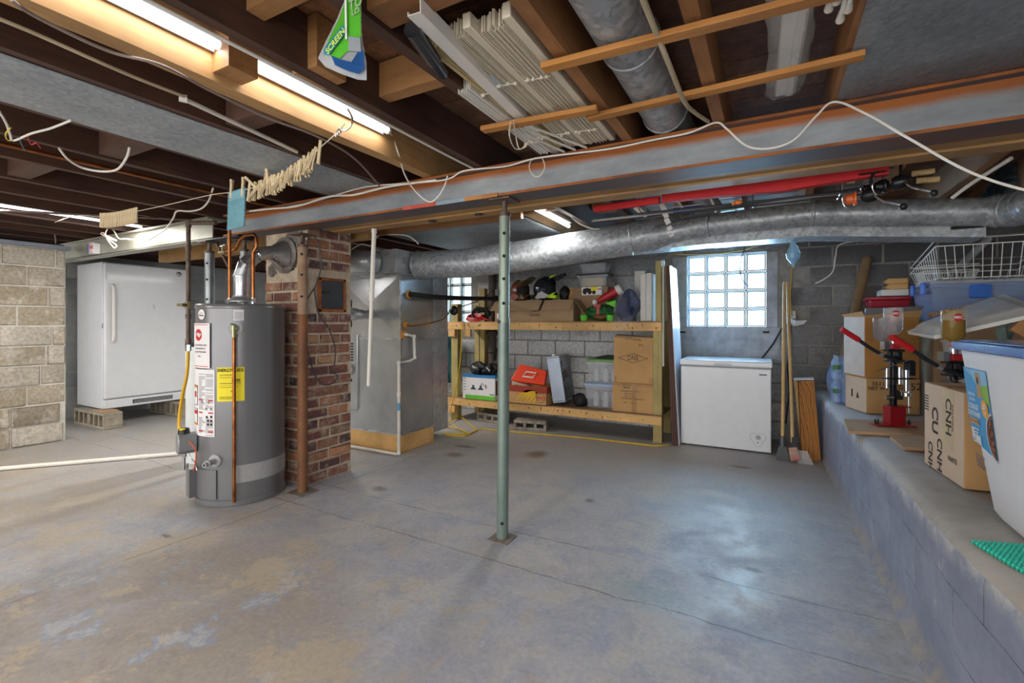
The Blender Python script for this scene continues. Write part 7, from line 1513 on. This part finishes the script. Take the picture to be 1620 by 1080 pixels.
# plywood bases and shell presses
pl_ = [Pz(1342, 681, .585), Pz(1500, 690, .585), Pz(1500, 668, .585), Pz(1335, 662, .585)]
b = MB().prism([(p.x, p.y) for p in pl_], (0,0,.567), (1,0,0), (0,1,0), (0,0,.018)); single('plywood_board', b, ply, 'plywood board under the nearer looking red based shell press', 'board', 'plywood boards on the ledge')
pl_ = [Pz(1429, 707, .583), Pz(1520, 712, .583), Pz(1520, 692, .583), Pz(1408, 689, .583)]
b = MB().prism([(p.x, p.y) for p in pl_], (0,0,.5665), (1,0,0), (0,1,0), (0,0,.018)); single('plywood_board', b, ply, 'smaller plywood board with a split corner under the second press', 'board', 'plywood boards on the ledge')
def press(lab, x, y, z, yaw, bottle_col, level, sc=.88, grp='shell loading presses'):
    t = thing('shell_press', lab, 'shell loading press', (x, y, z), grp); R = Matrix.Translation((x, y, z)) @ Matrix.Rotation(yaw, 4, 'Z') @ Matrix.Scale(sc, 4)
    def pt(nm, fn, m, **k): b = MB(); b.M = R; fn(b); return build(nm, b, m, t, **k)
    rp = plain('press_red', '#a01823', .35, .2, .1); bp = plain('press_black', '#1d1e21', .35, .4)
    pt('base', lambda b: (b.bx(-.13, .13, -.05, .05, 0, .008), b.bx(-.045, .055, -.045, -.037, .008, .135), b.bx(-.045, -.037, -.045, .04, .008, .135), b.bx(.047, .055, -.045, .04, .008, .135), b.bx(-.05, .09, -.05, .045, .135, .143)), rp, bev=.002)
    pt('base_bolt', lambda b: [b.cyl((xx, 0, .008), (xx, 0, .045), .004, n=8) or b for xx in (-.12, -.10, .105)] and [b.bar((xx-.015, 0, .018+k*.012), (xx+.015, 0, .018+k*.012), .004, .006) for xx in (-.11, .105) for k in range(2)], darkmet)
    pt('pivot_bolt', lambda b: b.cyl((.01, -.05, .06), (.01, -.04, .06), .012, n=10), rp)
    pt('column', lambda b: b.cyl((0, 0, .09), (0, 0, .50), .020, n=20), bp)
    def spring(b):
        for k in range(15): b.lathe([(.022, -.0025), (.026, 0), (.022, .0025)], (.0, 0, .15+k*.010), 16)
        for k in range(12): b.lathe([(.016, -.002), (.019, 0), (.016, .002)], (.03, 0, .32+k*.009), 12)
    pt('spring', spring, darkmet)
    def dies(b):
        for xx, z0, z1, r in ((-.055, .27, .42, .012), (.075, .25, .40, .017), (.03, .30, .42, .016), (.09, .10, .30, .008)): b.cyl((xx, -.02, z0), (xx, -.02, z1), r, n=14)
        b.cyl((-.07, -.03, .205), (-.02, -.03, .205), .016, n=12); b.cyl((.075, -.02, .215), (.075, -.02, .24), .03, n=16)
    pt('die', dies, chrome)
    pt('carrier_plate', lambda b: (b.bx(-.07, .12, -.05, .05, .335, .345), b.bx(-.04, .11, -.045, .045, .455, .470), b.bx(-.05, .06, -.03, .03, .53, .545), b.bx(-.03, -.01, -.02, .02, .47, .53), b.bx(.02, .05, -.02, .02, .47, .53), b.bx(.09, .13, -.03, .03, .36, .46)), bp, bev=.002)
    pt('tray', lambda b: b.hexa([(-.16, -.09, .395), (.05, -.09, .475), (.15, .06, .465), (-.02, .06, .415), (-.16, -.09, .402), (.05, -.09, .482), (.15, .06, .472), (-.02, .06, .422)]), chrome)
    pt('powder_bar', lambda b: b.bx(-.025, .03, -.03, .03, .548, .588), red, bev=.002)
    pt('side_gauge', lambda b: (b.bx(-.075, -.045, -.03, .02, .545, .60), b.cyl((0.0, 0, .588), (0, 0, .655), .022, n=16)), chrome)
    pt('red_ring', lambda b: b.lathe([(.0225, .63), (.024, .635), (.0225, .64)], (0, 0, 0), 16), plain('bright_red', '#e03020', .4))
    pt('bottle', lambda b: b.lathe([(.018, .645), (.045, .668), (.057, .69), (.058, .83), (.054, .842), (0, .846)], (.0, 0, 0), 24), clear('press_bottle_'+bottle_col, '#'+bottle_col, .30, .06))
    pt('shot_fill', lambda b: b.lathe([(0, .655), (.04, .672), (.053, .69), (.053, level), (0, level)], (0, 0, 0), 24), (plain('shot', '#6b5458', .6, vary=.4, scale=120) if bottle_col == 'e3e0e4' else plain('brown_powder', '#553a30', .6, vary=.3, scale=120)))
    if bottle_col == 'e3e0e4': pt('second_bottle', lambda b: b.lathe([(.018, .60), (.045, .615), (.055, .64), (.056, .77), (0, .78)], (-.035, .06, 0), 24), clear('press_bottle_smoke', '#8b909c', .45, .06))
    b_ = MB(); b_.M = R; text(b_, 'MEC', .03, R @ V((.0, -.0605, .80)), (1,0,0), (0,0,1), True) if False else None
    def arm(b):
        pts = [(.03, -.04, .455), (-.10, -.05, .505), (-.20, -.055, .565), (-.275, -.06, .62)]; b.tube([V(q) for q in pts], None, 10, True, [.012, .013, .013, .012])
    h_ = pt('lever_arm', arm, plain('lever_grey', '#3a3c42', .4, .5))
    pt('lever_band', lambda b: b.cyl((-.10, -.05, .505), (-.125, -.0515, .521), .0145, n=10), plain('silver_band', '#a3a6ab', .4, .5))
    def grip(b):
        p0 = V((-.265, -.06, .613)); p1 = V((-.385, -.065, .69)); rs = []; ps = []
        for k in range(13): ps.append(p0.lerp(p1, k/12)); rs.append(.018+(.0022 if k % 2 else -.001))
        b.tube(ps, None, 12, True, rs)
    pt('grip', grip, plain('grip_red', '#c81d26', .35))
    ln_ = R.to_3x3() @ V((-.3, -1, 0)); ln_.normalize(); cc = R @ V((0, 0, .80)); tx = V((-ln_.y, ln_.x, 0))
    b = MB().lathe([(0, .002), (.018, .001), (.02, 0)], cc+ln_*.0585*sc, 18, ln_); build('bottle_badge', b, red, t)
    b = MB(); text(b, 'MEC', .018, cc+ln_*.0612*sc, tx, (0,0,1), True); build('lettering', b, paper, t)
    return t
c = Pz(1413, 673, .587); press('red based shell press with a clear shot bottle in front of the net weight carton', c.x, c.y, .587, .40, 'e3e0e4', .745, .90)
press('shell press with an amber bottle, standing behind the carton with sideways letters', .815, 3.17, .587, .40, 'c9a63a', .785, .86)
# side printed carton
M3 = rbox(.702, 2.60, ZL, .092); t = carton('pale carton with large sideways letters beside the pet food bin', M3, .34, .40, .395, cardboard); 
b = MB(); b.M = M3; b.bx(-.0015, -.0002, .002, .398, .002, .393); build('pale_side', b, cardpale, t)
b = MB(); b.M = M3; x_ = -.003
for (s, sz, y, z, up) in [('CNH', .075, 2.74, .27, 1), ('INDUSTRIAL', .022, 2.70, .27, 1), ('CNH', .07, 2.83, .08, 1), ('CNH', .065, 2.93, .05, 1), ('CU', .09, 2.88, .23, 1), ('PARTS', .03, 2.70, .09, 0), ('||||||', .05, 2.965, .30, 1)]:
    if up: text(b, s, sz, (x_, y-2.60, z), (0, 0, -1), (0, -1, 0), True)
    else: text(b, s, sz, (x_, y-2.60, z), (0, -1, 0), (0, 0, 1), True)
build('printing', b, ink, t)
b = MB(); b.M = M3; b.bx(-.0028, -.0018, .09, .20, .13, .385); build('packing_tape', b, plain('pale_tape', '#c9b48c', .3), t)
b = MB(); b.M = M3; b.bx(.01, .25, .18, .23, .3955, .397); build('top_tape', b, tape, t)
# pet food bin
t = thing('pet_food_bin', 'large white plastic pet food bin with blue lid at the near end of the ledge', 'pet food bin', (.88, 2.05, ZL))
B0 = [(.695, 2.32), (.695, 1.72), (1.12, 1.72), (1.12, 2.32)]; T0 = [(.635, 2.44), (.635, 1.60), (1.20, 1.60), (1.20, 2.44)]
def rr(poly_, r, n=6):
    cx = sum(p[0] for p in poly_)/4; cy = sum(p[1] for p in poly_)/4; out = []
    for (x, y) in poly_:
        sx_, sy_ = (1 if x > cx else -1), (1 if y > cy else -1); c0 = (x-sx_*r, y-sy_*r); a0 = {(-1, 1): PI/2, (-1, -1): PI, (1, -1): 1.5*PI, (1, 1): 0}[(sx_, sy_)]
        for k in range(n+1): a_ = a0+PI/2*k/n; out.append((c0[0]+r*math.cos(a_), c0[1]+r*math.sin(a_)))
    return out
ZH = 1.148; rings = []
for s in (0, .04, .25, .5, .75, 1.):
    q = [(b0[0]*(1-s)+t0_[0]*s, b0[1]*(1-s)+t0_[1]*s) for b0, t0_ in zip(B0, T0)]; ins = .012 if s == 0 else 0
    q = [(x+(ins if x < .9 else -ins), y+(ins if y < 2.0 else -ins)) for x, y in q]; rings.append([(x, y, ZL+.002+(ZH-ZL)*s) for x, y in rr(q, .06)])
b = MB(); n = len(rings[0]); b.add([p for r_ in rings for p in r_], [(i*n+k, i*n+(k+1) % n, (i+1)*n+(k+1) % n, (i+1)*n+k) for i in range(5) for k in range(n)]+[tuple(reversed(range(n)))])
binm = plain('milky_bin', '#e3e5ea', .4, vary=.03); binm.node_tree.nodes['Principled BSDF'].inputs['Subsurface Weight'].default_value = .0
build('bin_body', b, binm, t)
q = rr([(x+(-.022 if x < .9 else .022), y+(-.022 if y < 2 else .022)) for x, y in T0], .06); b = MB().prism(q, (0,0,ZH+.001), (1,0,0), (0,1,0), (0,0,.030)); b.prism(rr([(x+(-.002 if x < .9 else .002), y+(-.002 if y < 2 else .002)) for x, y in T0], .05), (0,0,ZH+.031), (1,0,0), (0,1,0), (0,0,.006)); build('lid', b, plain('deep_blue_lid', '#1446a8', .25, coat=.4), t, bev=.003)
# label on the side face (slightly sloped plane)
def bface(y, z, o=0.): s = (z-ZL)/(ZH-ZL); return V((.695+(.635-.695)*s-.0012-o, y, z))
def bq(pts, o): return [bface(y, z, o) for y, z in pts]
def bpoly(nm, pts, m, o): b = MB(); b.add(bq(pts, o), [tuple(range(len(pts)))]); return build(nm, b, m, lb_)
yA, yB, zA, zB = 2.385, 2.170, .785, 1.085
b = MB(); b.add(bq([(yA, zA+.03), (yB, zA-.0), (yB, zB-.0), (yA, zB)], .0), [(0,1,2,3)]); lb_ = build('product_label', b, plain('label_blue', '#2f9bd8', .35, vary=.03), t)
bpoly('sky_panel', [(yA-.01, zB-.005), (yB+.002, zB-.003), (yB+.002, zB-.11), (yB+.06, zB-.09), (yA-.08, zB-.03)], plain('label_sky', '#8cc7ec', .35), .0008)
bpoly('grass_panel', [(yB+.08, zB-.085), (yB+.06, zB-.055), (yB+.002, zB-.05), (yB+.002, zB-.125)], plain('label_grass', '#8fc33a', .4), .0012)
def disc(y, z, ry, rz, o, n=26): return [(y+ry*math.cos(2*PI*k/n), z+rz*math.sin(2*PI*k/n)) for k in range(n)]
bpoly('dog_picture', [(yB+.105, zB-.02), (yB+.095, zB-.01), (yB+.07, zB-.012), (yB+.06, zB-.03), (yB+.068, zB-.055), (yB+.06, zB-.10), (yB+.105, zB-.10), (yB+.10, zB-.055)], plain('dog_tan', '#b9966a', .6), .0016)
bpoly('dog_muzzle', disc(yB+.084, zB-.04, .010, .014, 0, 12), blackp, .002)
bpoly('weight_badge', disc(yB+.052, zB-.135, .030, .032, 0), plain('badge_orange', '#f0a81e', .4), .002)
b = MB(); text(b, '50', .028, bface(yB+.052, zB-.128, .003), (0,-1,0), (0,0,1), True); text(b, 'LB', .014, bface(yB+.052, zB-.150, .003), (0,-1,0), (0,0,1), True)
for s, z, sz in (('Vittles Vault', .095, .016), ('STACKABLE', .115, .013), ('STORAGE', .142, .026), ('CONTAINER', .168, .024)): text(b, s, sz, bface(yA-.055, zB-z+.0, .002), (0,-1,0), (0,0,1), True, .85)
for k in range(5): b.add(bq([(yA-.015, zB-.225-k*.012), (yA-.085+(k % 2)*.01, zB-.225-k*.012), (yA-.085+(k % 2)*.01, zB-.220-k*.012), (yA-.015, zB-.220-k*.012)], .002), [(0,1,2,3)])
b.add(bq([(yA-.01, zA+.04), (yA-.035, zA+.035), (yA-.035, zA+.08), (yA-.01, zA+.08)], .002), [(0,1,2,3)]); b.add(bq([(yA-.04, zA+.03), (yA-.09, zA+.022), (yA-.09, zA+.055), (yA-.04, zA+.06)], .002), [(0,1,2,3)])
build('white_lettering', b, paper, lb_)
bpoly('yellow_bar', [(yA-.012, zB-.205), (yA-.09, zB-.205), (yA-.09, zB-.185), (yA-.012, zB-.185)], plain('badge_orange', '#f0a81e', .4), .002)
b = MB(); text(b, 'EXTRA LARGE', .014, bface(yA-.05, zB-.195, .003), (0,-1,0), (0,0,1), True, .85)
for k in range(5): b.add(bq([(yA-.015, zB-.32+.0-k*.010), (yA-.10+(k % 3)*.01, zB-.325-k*.010), (yA-.10+(k % 3)*.01, zB-.321-k*.010), (yA-.015, zB-.316-k*.010)], .002), [(0,1,2,3)])
build('dark_lettering', b, plain('navy_ink', '#1c3f74', .5), lb_)
full = disc(yB-.008, zB-.225, .075, .085, 0, 40); full = [(max(y, yB+.001), z) for y, z in full]; bpoly('bowl_rim', full, plain('bowl_grey', '#d0d2d6', .4), .0014)
full = [(max(y, yB+.0015), z) for y, z in disc(yB-.008, zB-.225, .066, .076, 0, 40)]; bpoly('bowl_inside', full, plain('kibble_dark', '#4c2715', .7), .002)
b = MB(); random.seed(5)
for k in range(90):
    u = random.uniform(0, 2*PI); r_ = math.sqrt(random.random()); y = yB-.008+.060*r_*math.cos(u); z = zB-.225+.070*r_*math.sin(u)
    if y > yB+.006: p_ = bface(y, z, .002); b.sph(p_, .002, .006, .0065, 7, 5)
build('kibble', b, plain('kibble', '#9a5a2e', .6, vary=.4, scale=60), lb_)
# rope, green jug handle and wood end poking out of the milky tote
c = Pd(1590, 520, 2.6); b = MB().lathe([(.055, -.02), (.07, -.02), (.075, 0), (.07, .02), (.055, .02)], c, 20, (1, -.6, 0)); single('green_ring', b, plain('pale_green_glass', '#7f9a90', .3), 'pale green ring shaped thing between the tilted lid and the pet food bin', 'ring')
b = MB().bar(Pd(1608, 528, 2.35), Pd(1650, 490, 2.3), .05, .07); single('wood_offcut', b, wood('offcut', '#a0703f', '#b98852', 'x'), 'brown wood offcut poking up behind the pet food bin lid', 'wood')
